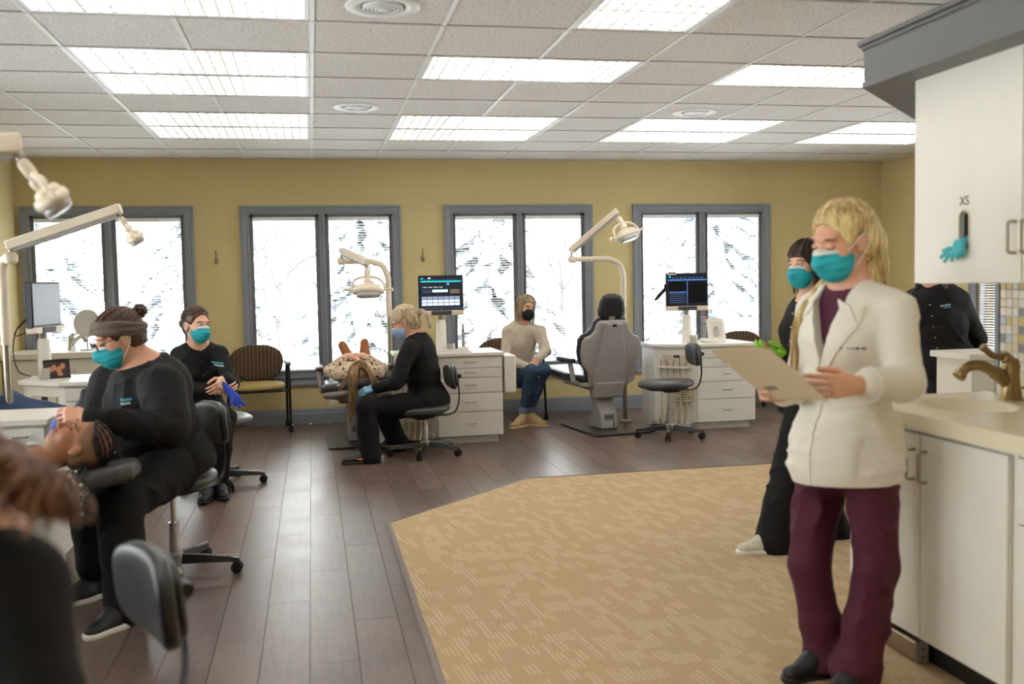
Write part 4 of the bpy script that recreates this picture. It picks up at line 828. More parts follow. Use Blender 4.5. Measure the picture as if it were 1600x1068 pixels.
MB().box(-0.17, 0.17, -0.055, 0.055, 0, 0.004).build('plate', mat('register_tan', (132, 116, 92), 0.4, metal=0.5), t, bevel=0.001)
for i in range(14): MB().box(-0.15 + 0.022 * i, -0.138 + 0.022 * i, -0.038, 0.038, 0.0038, 0.0046).build('slot', m_black, t, smooth=0)
# --- counter in the corner with tap and mirror
t = thing('corner_cabinet', 'white base cabinet under the counter in the window corner', 'cabinet', (-2.25, 9.99, 0))
MB().box(-0.52, 0.60, -0.29, 0.315, 0.09, 0.785).build('body', m_white, t, smooth=0); MB().box(-0.52, 0.58, -0.23, 0.315, 0, 0.09).build('toe_kick', m_black, t, smooth=0)
for i in range(2):
    dr = MB().box(-0.518 + 0.558 * i, 0.03 + 0.565 * i, -0.31, -0.29, 0.10, 0.78).build('door', m_white, t, bevel=0.002); pull(dr, (-0.03 + 0.13 * i, -0.31, 0.65), (0, 0, 1), (0, -1, 0))
tag(MB().box(XL + 0.002, -1.62, 9.655, YB - 0.02, 0.787, 0.845).build('corner_worktop', m_white, None, bevel=0.008), 'white worktop in the corner below the window', 'worktop')
def faucet_obj(label, loc, rotz, sc, m):
    t = thing('faucet', label, 'faucet', loc, rotz)
    S = lambda L_: [tuple(Vector(v) * sc) for v in L_]
    MB().lathe([(0.001, 0), (0.045 * sc, 0), (0.040 * sc, 0.012 * sc), (0.034 * sc, 0.05 * sc), (0.030 * sc, 0.10 * sc), (0.034 * sc, 0.13 * sc), (0.026 * sc, 0.155 * sc), (0.001, 0.165 * sc)], n=24).build('body', m, t)
    MB().tube(bez(S([(0, 0.0, 0.055), (0, -0.06, 0.10), (0, -0.13, 0.135), (0, -0.19, 0.13), (0, -0.225, 0.095)]), 6), [0.026 * sc] * 8 + [0.021 * sc] * 8 + [0.020 * sc] * 6 + [0.024 * sc] * 3, 14).build('spout', m, t)
    MB().tube(bez(S([(0, 0.0, 0.14), (0, -0.03, 0.165), (0, -0.075, 0.17), (0, -0.11, 0.195), (0, -0.125, 0.208)]), 6), [0.022 * sc] * 7 + [0.012 * sc] * 12 + [0.015 * sc] * 6, 10).build('lever', m, t)
    return t
faucet_obj('chrome faucet on the corner worktop below the window', (A(112, 545, 10.08)[0], 10.08, 0.845), 0.9, 0.9, m_chrome)
t = thing('vanity_mirror', 'round white vanity mirror standing on the corner worktop', 'mirror', (A(137, 545, 9.95)[0], 9.95, 0.845), -0.3)
MB().lathe([(0.001, 0), (0.07, 0), (0.06, 0.012), (0.001, 0.016)], n=24).build('base', m_chrome, t); MB().cyl((0, 0, 0.01), (0, 0, 0.13), 0.007, n=10).build('stem', m_chrome, t)
MB().lathe([(0.001, -0.006), (0.128, -0.006), (0.132, 0), (0.128, 0.006), (0.001, 0.006)], (0, 0, 0.255), 36, (0, -1, 0.1)).build('rim', m_chrome, t)
MB().lathe([(0.001, 0), (0.122, 0), (0.122, 0.002), (0.001, 0.002)], (0, -0.007, 0.2557), 36, (0, -1, 0.1)).build('face', mat('mirror_white', (214, 216, 222), 0.15), t)
# --- sink run on the other side: partition, base units, worktop, wall unit, canopy
XP = 2.70
struct(MB().box(XP, XP + 0.12, YF, 3.50, 0, HC + 0.1).build('wall_partition', m_wall, smooth=0))
struct(MB().box(XP - 0.012, XP + 0.132, 3.49, 3.512, 0.9, HC).build('trim_7', m_trim, smooth=0))
mz = [mat('mosaic_' + n, c, 0.2, var=0.06, vscale=20) for n, c in (('white', (226, 220, 208)), ('cream', (220, 206, 176)), ('gold', (206, 186, 124)), ('grey', (140, 142, 146)), ('blue', (190, 204, 222)))]
ms = tag(MB().box(XP - 0.004, XP, 2.70, 3.488, 1.018, 1.372).build('mosaic_backsplash', mat('grout', (190, 182, 168), 0.9), None, smooth=0), 'mosaic of small white, gold and grey tiles above the sink', 'backsplash')
tp = [MB().box(-0.007, -0.0035, -0.0155, 0.0155, -0.0155, 0.0155).build('tile', m, ms, smooth=0, bevel=0.0015) for m in mz]; tu = [False] * 5
for r_ in range(10):
    for k in range(22):
        i = random.choices(range(5), (46, 14, 20, 13, 7))[0]
        o = tp[i]
        if tu[i]: o = tp[i].copy(); COL.objects.link(o)
        tu[i] = True; o.location = (XP, 3.472 - 0.0352 * k, 1.036 + 0.0352 * r_)
XF = 2.065
unit_lab = ['white base cabinet beside the lab-coated woman with two nickel pulls', 'white drawer base cabinet next to the sink doors at the picture edge']
for i, (y0, y1) in enumerate(((2.612, 3.54), (1.70, 2.606))):
    t = thing('base_cabinet', unit_lab[i], 'cabinet', (XF, (y0 + y1) / 2, 0), 0, 'white base cabinets under the sink counter'); h = (y1 - y0) / 2
    MB().box(0.022, XP - XF - 0.002, -h, h, 0.115, 0.858).build('body', m_white, t, smooth=0); MB().box(0.078, XP - XF - 0.002, -h, h, 0, 0.115).build('toe_kick', m_black, t, smooth=0)
    if i == 0:
        for s in (-1, 1):
            y_a, y_b = (0.002, h - 0.004) if s > 0 else (-h + 0.022, -0.003)
            d_ = MB().box(0, 0.02, y_a, y_b, 0.118, 0.845).build('door', m_white, t, bevel=0.002); pull(d_, (0, 0.035 * s, 0.735), (0, 0, 1), (-1, 0, 0), 0.105, 0.0055, 0.032, m_steel)
    else:
        for z0, z1 in ((0.118, 0.64), (0.648, 0.845)):
            d_ = MB().box(0, 0.02, -h + 0.01, h - 0.012, z0, z1).build('drawer_front', m_white, t, bevel=0.002); pull(d_, (0, 0, (z0 + z1) / 2), (0, 1, 0), (-1, 0, 0), 0.11, 0.0055, 0.032, m_steel)
t = thing('sink_worktop', 'cream solid-surface worktop with a moulded oval sink', 'worktop', (2.36, 2.6, 0.86))
# worktop as a grid with the oval basin pressed into it
gx_ = np.linspace(2.035, XP, 46); gy_ = np.linspace(1.7, 3.578, 120); vs = []; fs = []
for y in gy_:
    for x in gx_:
        e = math.hypot((x - 2.355) / 0.165, (y - 3.25) / 0.235); z = 0.918 if e > 1 else 0.918 - 0.075 * (1 - e * e) ** 0.8
        vs.append((x - 2.36, y - 2.6, z - 0.86))
nxg, nyg = len(gx_), len(gy_)
for j in range(nyg - 1):
    for i in range(nxg - 1): a = j * nxg + i; fs.append((a, a + 1, a + nxg + 1, a + nxg))
k = len(vs); border = [i for i in range(nxg)] + [j * nxg + nxg - 1 for j in range(1, nyg)] + [(nyg - 1) * nxg + i for i in range(nxg - 2, -1, -1)] + [j * nxg for j in range(nyg - 2, 0, -1)]
for b in border: vs.append((vs[b][0], vs[b][1], 0.003))
n = len(border)
for i in range(n): fs.append((border[(i + 1) % n], border[i], k + i, k + (i + 1) % n))
m_ss = mat('cream_solid_surface', (226, 215, 188), 0.25, var=0.015)
mesh_obj('slab', vs, fs, m_ss, t, smooth=40); MB().lathe([(0.001, 0), (0.022, 0), (0.020, 0.003), (0.001, 0.002)], (2.355 - 2.36, 3.25 - 2.6, -0.0175), 20).build('drain', m_steel, t)
MB().box(XP - 0.020 - 2.36, XP - 2.36, 1.7 - 2.6, 3.49 - 2.6, 0.058, 0.160).build('upstand', m_ss, t, bevel=0.004)
m_brz = mat('antique_brass', (156, 134, 96), 0.28, metal=1.0, var=0.05)
faucet_obj('brushed bronze faucet with lever over the moulded sink', (2.598, 3.30, 0.918), math.radians(-90), 1.0, m_brz)
t = thing('soap_dispenser', 'small bronze soap pump beside the sink faucet', 'soap dispenser', (2.60, 3.14, 0.918), math.radians(-90))
MB().lathe([(0.001, 0), (0.030, 0), (0.026, 0.008), (0.014, 0.012), (0.013, 0.035), (0.017, 0.04), (0.017, 0.062), (0.001, 0.066)], n=20).build('base', m_brz, t); MB().tube([(0, 0, 0.052), (0, -0.05, 0.058), (0, -0.085, 0.066)], [0.008, 0.006, 0.005], 8).build('nozzle', m_brz, t)
t = thing('sink_foot_pedal', 'brushed metal foot pedal box under the sink cabinet', 'pedal', (2.115, 3.26, 0))
MB().box(-0.03, 0.026, -0.13, 0.13, 0.006, 0.085).build('housing', m_steel, t, bevel=0.008); MB().box(-0.031, 0.02, -0.138, -0.13, 0.008, 0.082).build('end_cap', m_greyp, t, bevel=0.003)
for z in (0.03, 0.06): MB().cyl((-0.005, -0.140, z), (-0.005, -0.137, z), 0.004, n=8).build('screw', m_black, t)
XU = 2.32; t = thing('wall_cabinet', 'white wall cabinet with a glove slot above the sink', 'cabinet', (XU, 2.9, 1.365))
cx_slot = 3.22
MB().box(0.022, XP - XU, 2.0 - 2.9, 3.5 - 2.9, 0, 0.80).build('body', m_white, t, smooth=0)
sl_y = A(1507, 360, 1)[0]; rr = RW @ np.array([1507 - CX, 362 - CY, FPX]); pS = CAMP + rr * (XU / rr[0]); sy, sz = pS[1] - 2.9, pS[2] - 1.365
hw_, hh_ = 0.030, 0.078                                # slot half width and half height
def slot_ring(k, n_=24):
    o = []
    for i in range(n_):
        a = 2 * PI * i / n_; o.append((sy + math.cos(a) * hw_ * k, sz + math.copysign(hh_ - hw_, math.sin(a)) + math.sin(a) * hw_ * k if abs(math.sin(a)) > 1e-6 else sz + (hh_ - hw_) * 0))
    return o
def door_with_slot():
    ya, yb, za, zb = 0.004, 0.598, 0.003, 0.797; n_ = 24; ring = slot_ring(1.0); outer = []
    for (y, z) in ring:
        dy, dz = y - sy, z - sz; s = min((yb - sy) / dy if dy > 1e-9 else 9e9, (ya - sy) / dy if dy < -1e-9 else 9e9, (zb - sz) / dz if dz > 1e-9 else 9e9, (za - sz) / dz if dz < -1e-9 else 9e9); outer.append((sy + dy * s, sz + dz * s))
    for cy_, cz_ in ((ya, za), (ya, zb), (yb, za), (yb, zb)):
        i = min(range(n_), key=lambda i: (outer[i][0] - cy_) ** 2 + (outer[i][1] - cz_) ** 2); outer[i] = (cy_, cz_)
    vs = []; fs = []
    for x in (0, 0.02):
        vs += [(x, y, z) for y, z in ring] + [(x, y, z) for y, z in outer]
    for i in range(n_):
        j = (i + 1) % n_
        fs += [(i, j, n_ + j, n_ + i), (2 * n_ + j, 2 * n_ + i, 3 * n_ + i, 3 * n_ + j), (j, i, 2 * n_ + i, 2 * n_ + j), (n_ + i, n_ + j, 3 * n_ + j, 3 * n_ + i)]
    return mesh_obj('door', vs, fs, m_white, t, smooth=0)
wd = door_with_slot()
rim = MB(); ri = slot_ring(1.0); rim.tube([(-0.001, y, z) for y, z in ri] + [(-0.001, *ri[0])], 0.004, 8); rim.build('slot_rim', m_cream, wd)
# flat dark panel behind the slot, coloured as the shade inside it
MB().box(0.0205, 0.0215, sy - 0.05, sy + 0.05, sz - 0.09, sz + 0.09).build('slot_shade_panel', mat('slot_shade_dark', (40, 38, 40), 0.8), t, smooth=0)
pull(wd, (0, 0.03, 0.155), (0, 0, 1), (-1, 0, 0), 0.105, 0.0055, 0.032, m_steel)
d2 = MB().box(0, 0.02, -0.6, -0.002, 0.003, 0.797).build('door', m_white, t, bevel=0.002); pull(d2, (0, -0.03, 0.155), (0, 0, 1), (-1, 0, 0), 0.105, 0.0055, 0.032, m_steel)
# lettering XS on the door (reads from the room side)
rr = RW @ np.array([1507 - CX, 314 - CY, FPX]); pT = CAMP + rr * (XU / rr[0])
mw = Matrix(((0, 0, -1, -0.001), (-1, 0, 0, pT[1] - 2.9), (0, 1, 0, pT[2] - 1.365), (0, 0, 0, 1)))
text_mesh('lettering', 'XS', 0.046, mat('letter_ink', (86, 78, 72), 0.6), wd, mw)
# glove hanging out of the slot
gl = MB(); base = Vector((XU, 2.9 + sy, 1.365 + sz)); m_glove = mat('teal_nitrile', (74, 184, 196), 0.45, var=0.08, vscale=30)
def gp(x, y, z): return base + Vector((x, y, z))
gl.sel(gp(-0.020, 0.0, -0.058), (0.016, 0.030, 0.034), 0.7, 0.8)
for ang, L_, w in ((0.25, 0.055, 0.0095), (0.75, 0.075, 0.010), (1.15, 0.078, 0.010), (1.55, 0.060, 0.009), (-0.45, 0.05, 0.010)):
    e = gp(-0.035, 0.012 + math.sin(ang) * L_ * 1.1 - 0.002, -0.065 - math.cos(ang) * L_ * 0.75)
    gl.tube([gp(-0.022, 0.006, -0.060), (gp(-0.022, 0.006, -0.060) + e) / 2 + Vector((-0.008, 0, 0.004)), e], [w, w * 1.05, w * 0.75], 8, flat=((1, 0, 0), 0.55))
gl.tube([gp(-0.018, 0, -0.05), gp(-0.002, -0.004, -0.035), gp(0.014, -0.004, -0.02)], [0.020, 0.014, 0.010], 10)
tag(gl.build('disposable_glove', m_glove, None, smooth=180), 'teal disposable glove hanging out of the wall cabinet slot', 'glove')
# canopy with crown moulding above the wall cabinet
poly = [(2.196, 3.657), (2.196, 1.7), (XP, 1.7), (XP, 3.5), (2.82, 3.5), (2.82, 3.60), (3.30, 3.60), (3.30, 4.771)]
def offs(poly, d):      # push the three visible edges outwards
    return [(2.196 - d, 3.657 + d * 0.414), (2.196 - d, 1.7), (XP, 1.7), (XP, 3.5), (2.82, 3.5), (2.82, 3.60), (3.30, 3.60), (3.30, 4.771 + d * 1.414)]
m_can = mat('canopy_grey', (108, 107, 108), 0.5, var=0.02)
cv = thing('cabinet_canopy', 'grey canopy with crown moulding above the wall cabinet', 'canopy', (2.3, 3.5, 2.15))
MB().prism(poly, 2.166, 2.312).build('fascia', m_can, cv, smooth=0, off=(2.3, 3.5, 2.15))
MB().prism(offs(poly, 0.006), 2.15, 2.172).build('lower_bead', m_can, cv, smooth=0, bevel=0.004, off=(2.3, 3.5, 2.15))
MB().prism(offs(poly, 0.010), 2.300, 2.315).build('upper_bead', m_can, cv, smooth=0, bevel=0.003, off=(2.3, 3.5, 2.15)); MB().prism(offs(poly, 0.024), 2.315, 2.335).build('crown', m_can, cv, smooth=0, bevel=0.005, off=(2.3, 3.5, 2.15))
# --- low counter behind the doorway side
t = thing('side_counter', 'white counter end beside the figure half hidden by the wall cabinet', 'counter', (4.75, 5.86, 0))
MB().box(-0.56, 0.7, -0.17, 0.20, 0.0, 0.84).build('body', m_white, t, smooth=0, bevel=0.002); MB().box(-0.60, 0.72, -0.20, 0.22, 0.84, 0.882).build('top', m_white, t, smooth=0, bevel=0.004)
# ================================================================== OUTSIDE: snow and trees
m_snow = mat('snow', (244, 246, 250), 0.8, var=0.02, vscale=0.6, bump=0.3, bscale=3)
gxs = np.linspace(-40, 50, 60); gys = np.linspace(-30, 60, 40); vs = []; fs = []
for y in gys:
    for x in gxs: vs.append((x, y, -0.45 + 0.018 * max(0, y - YB) + 0.12 * math.sin(x * 0.4 + y * 0.3) * min(1, max(0, (y - YB) / 3))))
for j in range(39):
    for i in range(59): a = j * 60 + i; fs.append((a, a + 1, a + 61, a + 60))
struct(mesh_obj('ground_snow', vs, fs, m_snow, None, smooth=180))
def needle_mat():
    m, N, L, b = node_mat('snowy_needles')
    g = N.new('ShaderNodeNewGeometry'); sp = N.new('ShaderNodeSeparateXYZ'); L.new(g.outputs['Normal'], sp.inputs[0])
    tc = N.new('ShaderNodeTexCoord'); n = N.new('ShaderNodeTexNoise'); n.inputs['Scale'].default_value = 9; n.inputs['Detail'].default_value = 4; L.new(tc.outputs['Object'], n.inputs[0])
    cr = N.new('ShaderNodeValToRGB'); e = cr.color_ramp.elements; e[0].position = 0.38; e[0].color = (*lin((106, 114, 120)), 1); e[1].position = 0.56; e[1].color = (*lin((236, 240, 246)), 1)
    L.new(n.outputs[0], cr.inputs[0]); L.new(cr.outputs[0], b.inputs['Base Color']); b.inputs['Roughness'].default_value = 0.9
    return m
m_needle = needle_mat(); m_bark = mat('snowy_bark', (110, 106, 106), 0.9, var=0.2, vscale=4)
def conifer(x, y, h, label, seed):
    rnd = random.Random(seed); t = thing('snowy_conifer', label, 'tree', (x, y, -0.45), 0, 'snow-laden conifers outside the windows')
    MB().tube([(0, 0, 0), (0, 0, h * 0.5), (0, 0, h)], [0.16, 0.10, 0.02], 8).build('trunk', m_bark, t)
    q = MB(); z = 0.3
    while z < h - 0.2:
        f = 1 - z / h; L0 = 0.32 * h * f + 0.25; nb = max(6, int(20 * f + 5)); a0 = rnd.random() * 6
        for i in range(nb):
            a = a0 + 2 * PI * i / nb + rnd.uniform(-0.2, 0.2); d = Vector((math.cos(a), math.sin(a), 0)); s = Vector((-d.y, d.x, 0)); L_ = L0 * rnd.uniform(0.75, 1.1)
            P = [Vector((0, 0, z)) + d * (L_ * u) + Vector((0, 0, 0.10 * L_ * math.sin(u * 2.2) - 0.42 * L_ * u * u)) for u in (0, 0.3, 0.6, 0.85, 1.0)]
            W = [0.04, 0.10 * L_, 0.13 * L_, 0.09 * L_, 0.01]; k = []
            vs = []
            for p, w in zip(P, W):
                j = Vector((rnd.uniform(-.05, .05), rnd.uniform(-.05, .05), rnd.uniform(-.06, .06)))
                vs += [p - s * w + Vector((0, 0, -w * 0.55)) + j, p + Vector((0, 0, 0.06)) + j, p + s * w + Vector((0, 0, -w * 0.55)) + j]
            q._add(vs, [f_ for r_ in range(4) for f_ in ((3 * r_, 3 * r_ + 1, 3 * r_ + 4, 3 * r_ + 3), (3 * r_ + 1, 3 * r_ + 2, 3 * r_ + 5, 3 * r_ + 4))])
        z += 0.15 + 0.06 * f
    q.build('foliage', m_needle, t, smooth=0)
conifer(-4.6, 17.5, 6.0, 'snow-covered conifer outside the corner window', 1)
conifer(0.9, 17.0, 5.2, 'snow-covered conifer high behind the window over the reclined patient', 2)
conifer(3.1, 17.5, 5.6, 'snow-covered conifer behind the window beside the middle monitor', 3)
conifer(6.6, 15.6, 5.2, 'large snow-covered conifer behind the window over the empty-chair cart', 4)
conifer(8.6, 14.6, 4.6, 'snow-covered conifer filling the window pane nearest the dark-haired woman', 5)
conifer(-2.2, 20.5, 6.2, 'distant snowy conifer between the corner window and its neighbour', 6)
conifer(11.5, 18.5, 7.0, 'tall snowy conifer farthest towards the tan side wall', 7)
def bare_tree(x, y, h, label, seed):
    rnd = random.Random(seed); t = thing('bare_tree', label, 'tree', (x, y, -0.45), 0, 'bare snowy trees outside the windows'); q = MB()
    def grow(p, d, L_, r, dep):
        e = p + d * L_; q.tube([p, (p + e) / 2 + Vector((rnd.uniform(-.04, .04) * L_, rnd.uniform(-.04, .04) * L_, 0)), e], [r, r * 0.85, r * 0.7], 5, caps=False)
        if dep == 0: return
        for i in range(3 if dep > 2 else 2):
            u, w = perp(d); a = rnd.random() * 6.28; sp = rnd.uniform(0.35, 0.75); nd = (d + (u * math.cos(a) + w * math.sin(a)) * sp).normalized(); nd.z = max(nd.z, 0.05); grow(e - d * (L_ * rnd.uniform(0, 0.35)), nd.normalized(), L_ * rnd.uniform(0.6, 0.82), r * 0.6, dep - 1)
    grow(Vector((0, 0, 0)), Vector((rnd.uniform(-.1, .1), 0, 1)).normalized(), h * 0.32, 0.085, 5)
    q.build('branches', m_bark, t, smooth=60)
bare_tree(4.35, 17.0, 4.2, 'bare frosted tree behind the window beside the empty chair lamp', 11)
bare_tree(-0.6, 16.5, 4.0, 'bare frosted tree behind the window above the striped chair', 12)
bare_tree(-2.1, 15.8, 3.6, 'bare frosted tree low in the corner window pane', 13)
# ================================================================== PEOPLE: smooth-blended volumes turned into one continuous surface each
V3 = lambda *a: np.array(a, float)
def nrm(v): v = np.asarray(v, float); return v / (np.linalg.norm(v) + 1e-12)
def lerp(a, b, t): return np.asarray(a, float) * (1 - t) + np.asarray(b, float) * t
def frame(f, u):                                   # columns: right, forward, up
    f = nrm(f); u = np.asarray(u, float); u = nrm(u - f * np.dot(u, f)); return np.stack([np.cross(f, u), f, u], 1)
class Fld:
    def __init__(s): s.p = []; s.disp = None
    def _add(s, op, fn, lo, hi, k): s.p.append((op, fn, np.array(lo, np.float32), np.array(hi, np.float32), k)); return s
    def rc(s, a, b, ra, rb, k=0.02, sq=None, op='u'):
        a, b = np.asarray(a, np.float32), np.asarray(b, np.float32); ab = b - a; L2 = float(ab @ ab) + 1e-9
        if sq is not None: w = nrm(sq[0]).astype(np.float32); sc = sq[1]
        def fn(P):
            q = P - a; t = np.clip(q @ ab / L2, 0, 1); q = q - t[:, None] * ab
            if sq is not None:
                e = q @ w; q = q + (e * (1 / sc - 1))[:, None] * w
            d = np.sqrt((q * q).sum(1)) - (ra + (rb - ra) * t)
            return d if sq is None else d * (0.5 + 0.5 * min(sc, 1))
        R = max(ra, rb) * (max(1, sq[1]) if sq else 1); return s._add(op, fn, np.minimum(a, b) - R, np.maximum(a, b) + R, k)
    def chain(s, pts, rs, k=0.02, **kw):
        for i in range(len(pts) - 1): s.rc(pts[i], pts[i + 1], rs[i], rs[i + 1], k, **kw)
        return s
    def el(s, c, r, R=None, k=0.03, op='u'):
        c = np.asarray(c, np.float32); r = np.asarray(r, np.float32); M = np.eye(3, dtype=np.float32) if R is None else np.asarray(R, np.float32)
        def fn(P):
            q = (P - c) @ M; k0 = np.sqrt(((q / r) ** 2).sum(1)); k1 = np.sqrt(((q / (r * r)) ** 2).sum(1)) + 1e-9; return k0 * (k0 - 1) / k1
        e = np.abs(M) @ r; return s._add(op, fn, c - e, c + e, k)
    def bx(s, c, h, R=None, r=0.01, k=0.02, op='u'):
        c = np.asarray(c, np.float32); h = np.asarray(h, np.float32); M = np.eye(3, dtype=np.float32) if R is None else np.asarray(R, np.float32)
        def fn(P):
            q = np.abs((P - c) @ M) - (h - r); return np.sqrt((np.maximum(q, 0) ** 2).sum(1)) + np.minimum(q.max(1), 0) - r
        e = np.abs(M) @ h; return s._add(op, fn, c - e, c + e, k)
    def cut(s, c, n, k=0.004):                      # keep the side n points away from
        c = np.asarray(c, np.float32); n = nrm(n).astype(np.float32); return s._add('i', lambda P: (P - c) @ n, [-99] * 3, [99] * 3, k)
    def loc(s, c, R, f, op='i', k=0.004):           # custom field in a local frame
        c = np.asarray(c, np.float32); M = np.asarray(R, np.float32); return s._add(op, lambda P: f((P - c) @ M), [-99] * 3, [99] * 3, k)
    def wr(s, fn): return s._add('d', fn, [-99] * 3, [99] * 3, 0.0)
    @staticmethod
    def comb(op, a, b, k):
        if op == 'u':
            h = np.clip(0.5 + 0.5 * (b - a) / k, 0, 1); return b * (1 - h) + a * h - k * h * (1 - h)
        if op == 's': b = -b
        h = np.clip(0.5 - 0.5 * (b - a) / k, 0, 1); return b * (1 - h) + a * h + k * h * (1 - h)
    def ev(s, P):
        P = np.asarray(P, np.float32); d = np.full(len(P), 1.0, np.float32)
        for op, fn, lo, hi, k in s.p: d = d + fn(P) if op == 'd' else s.comb(op, d, fn(P), k)
        if s.disp is not None: d = d + s.disp(P)
        return d
    def hit(s, o, d, tmax=0.6):                     # first surface along a ray
        o = np.asarray(o, float); d = nrm(d); ts = np.linspace(0, tmax, 241); v = s.ev(o + ts[:, None] * d); i = np.argmax(v < 0)
        return None if v[i] >= 0 else o + d * (ts[i - 1] + (ts[i] - ts[i - 1]) * v[i - 1] / (v[i - 1] - v[i] + 1e-9)) if i > 0 else o
    def mesh(s, name, h, m, parent, base):
        U = [p for p in s.p if p[0] == 'u']; lo = np.min([p[2] for p in U], 0) - 4 * h - 0.006; hi = np.max([p[3] for p in U], 0) + 4 * h + 0.006
        B = 8; nb = np.ceil((hi - lo) / (B * h)).astype(int); ax = [lo[i] + (np.arange(nb[i]) + 0.5) * B * h for i in range(3)]
        G = np.stack(np.meshgrid(*ax, indexing='ij'), -1).reshape(-1, 3).astype(np.float32)
        d = s.ev(G); act = np.abs(d) < B * h * 0.87 * 1.45 + 0.012; ids = np.nonzero(act)[0]; C = G[ids]
        o = ((np.arange(B) - (B - 1) / 2) * h).astype(np.float32); off = np.stack(np.meshgrid(o, o, o, indexing='ij'), -1).reshape(-1, 3)
        M = len(ids); F = np.full((M, B ** 3), 1.0, np.float32); hb = B * h / 2 + 2 * h
        for op, fn, plo, phi, k in s.p:
            sel = np.nonzero(((C + hb + k > plo) & (C - hb - k < phi)).all(1))[0]
            if len(sel) == 0: continue
            P = (C[sel][:, None, :] + off[None]).reshape(-1, 3); F[sel] = F[sel] + fn(P).reshape(len(sel), -1) if op == 'd' else s.comb(op, F[sel].reshape(-1), fn(P), k).reshape(len(sel), -1)
        if s.disp is not None:
            P = (C[:, None, :] + off[None]).reshape(-1, 3); F += s.disp(P).reshape(M, -1)
        D = np.where(d < 0, -1.0, 1.0).astype(np.float32).reshape(nb)
        D = np.repeat(np.repeat(np.repeat(D, B, 0), B, 1), B, 2); D6 = D.reshape(nb[0], B, nb[1], B, nb[2], B)
        i3 = np.stack(np.unravel_index(ids, nb), 1); D6[i3[:, 0], :, i3[:, 1], :, i3[:, 2], :] = F.reshape(M, B, B, B)
        D = D6.reshape(nb * B); S = D < 0
        c = np.zeros(np.array(S.shape) - 1, np.uint8)
        for a in (0, 1):
            for b in (0, 1):
                for e in (0, 1): c += S[a:S.shape[0] - 1 + a, b:S.shape[1] - 1 + b, e:S.shape[2] - 1 + e]
        cell = np.argwhere((c > 0) & (c < 8)); idx = np.full(c.shape, -1, np.int32); idx[tuple(cell.T)] = np.arange(len(cell))
        acc = np.zeros((len(cell), 3), np.float32); cnt = np.zeros(len(cell), np.float32)
        cor = [(a, b, e) for a in (0, 1) for b in (0, 1) for e in (0, 1)]
        val = {q: D[cell[:, 0] + q[0], cell[:, 1] + q[1], cell[:, 2] + q[2]] for q in cor}
        for q in cor:
            for axn in range(3):
                if q[axn]: continue
                r = list(q); r[axn] = 1; r = tuple(r); v0, v1 = val[q], val[r]; x = (v0 < 0) != (v1 < 0); t = v0 / np.where(x, v0 - v1, 1)
                p = np.tile(np.array(q, np.float32), (len(cell), 1)); p[:, axn] += t; acc[x] += p[x]; cnt[x] += 1
        vv = (cell + acc / cnt[:, None]) * h + (lo + 0.5 * h) - np.asarray(base)
        faces = []
        for axn in range(3):
            o1, o2 = [(1, 2), (2, 0), (0, 1)][axn]; s0 = [slice(1, -1)] * 3; s1 = [slice(1, -1)] * 3; s0[axn] = slice(0, -1); s1[axn] = slice(1, None)
            a, b = S[tuple(s0)], S[tuple(s1)]; e = np.argwhere(a != b); fl = a[tuple(e.T)]
            g = e.copy(); g[:, o1] += 1; g[:, o2] += 1
            def cl(d1, d2): q = g.copy(); q[:, o1] += d1; q[:, o2] += d2; return idx[tuple(q.T)]
            q4 = np.stack([cl(-1, -1), cl(0, -1), cl(0, 0), cl(-1, 0)], 1); q4[~fl] = q4[~fl][:, ::-1]; faces.append(q4)
        faces = np.concatenate(faces); faces = faces[(faces >= 0).all(1)]
        me = bpy.data.meshes.new(name); nv, nf = len(vv), len(faces)
        me.vertices.add(nv); me.vertices.foreach_set('co', vv.astype(np.float32).ravel()); me.loops.add(nf * 4); me.loops.foreach_set('vertex_index', faces.astype(np.int32).ravel())
        me.polygons.add(nf); me.polygons.foreach_set('loop_start', np.arange(0, nf * 4, 4, dtype=np.int32)); me.polygons.foreach_set('loop_total', np.full(nf, 4, np.int32)); me.polygons.foreach_set('use_smooth', np.ones(nf, bool))
        me.update(calc_edges=True); me.validate(); me.materials.append(m)
        ob = bpy.data.objects.new(name, me); COL.objects.link(ob); ob.parent = parent; return ob
def wrinkle(seed, amp=0.005, fr=42.0, n=5):
    r = np.random.RandomState(seed); K = r.randn(n, 3) * fr * np.array([0.75, 0.75, 1.0]); K2 = r.randn(n, 3) * fr * 0.35; ph = r.rand(n) * 6.28; M1 = r.randn(2, 3) * 9.0
    def f(P):
        v = 0
        for i in range(n): v = v + (1 - np.abs(np.sin(P @ K[i].astype(np.float32) * 0.5 + ph[i] + 1.4 * np.sin(P @ K2[i].astype(np.float32))))) ** 2 / (1 + 0.3 * i)
        w = 0.55 + 0.45 * np.sin(P @ M1[0].astype(np.float32) + 1.3 * np.sin(P @ M1[1].astype(np.float32)))      # folds gather in places
        return (-v * w * amp + 0.35 * amp).astype(np.float32)
    return f
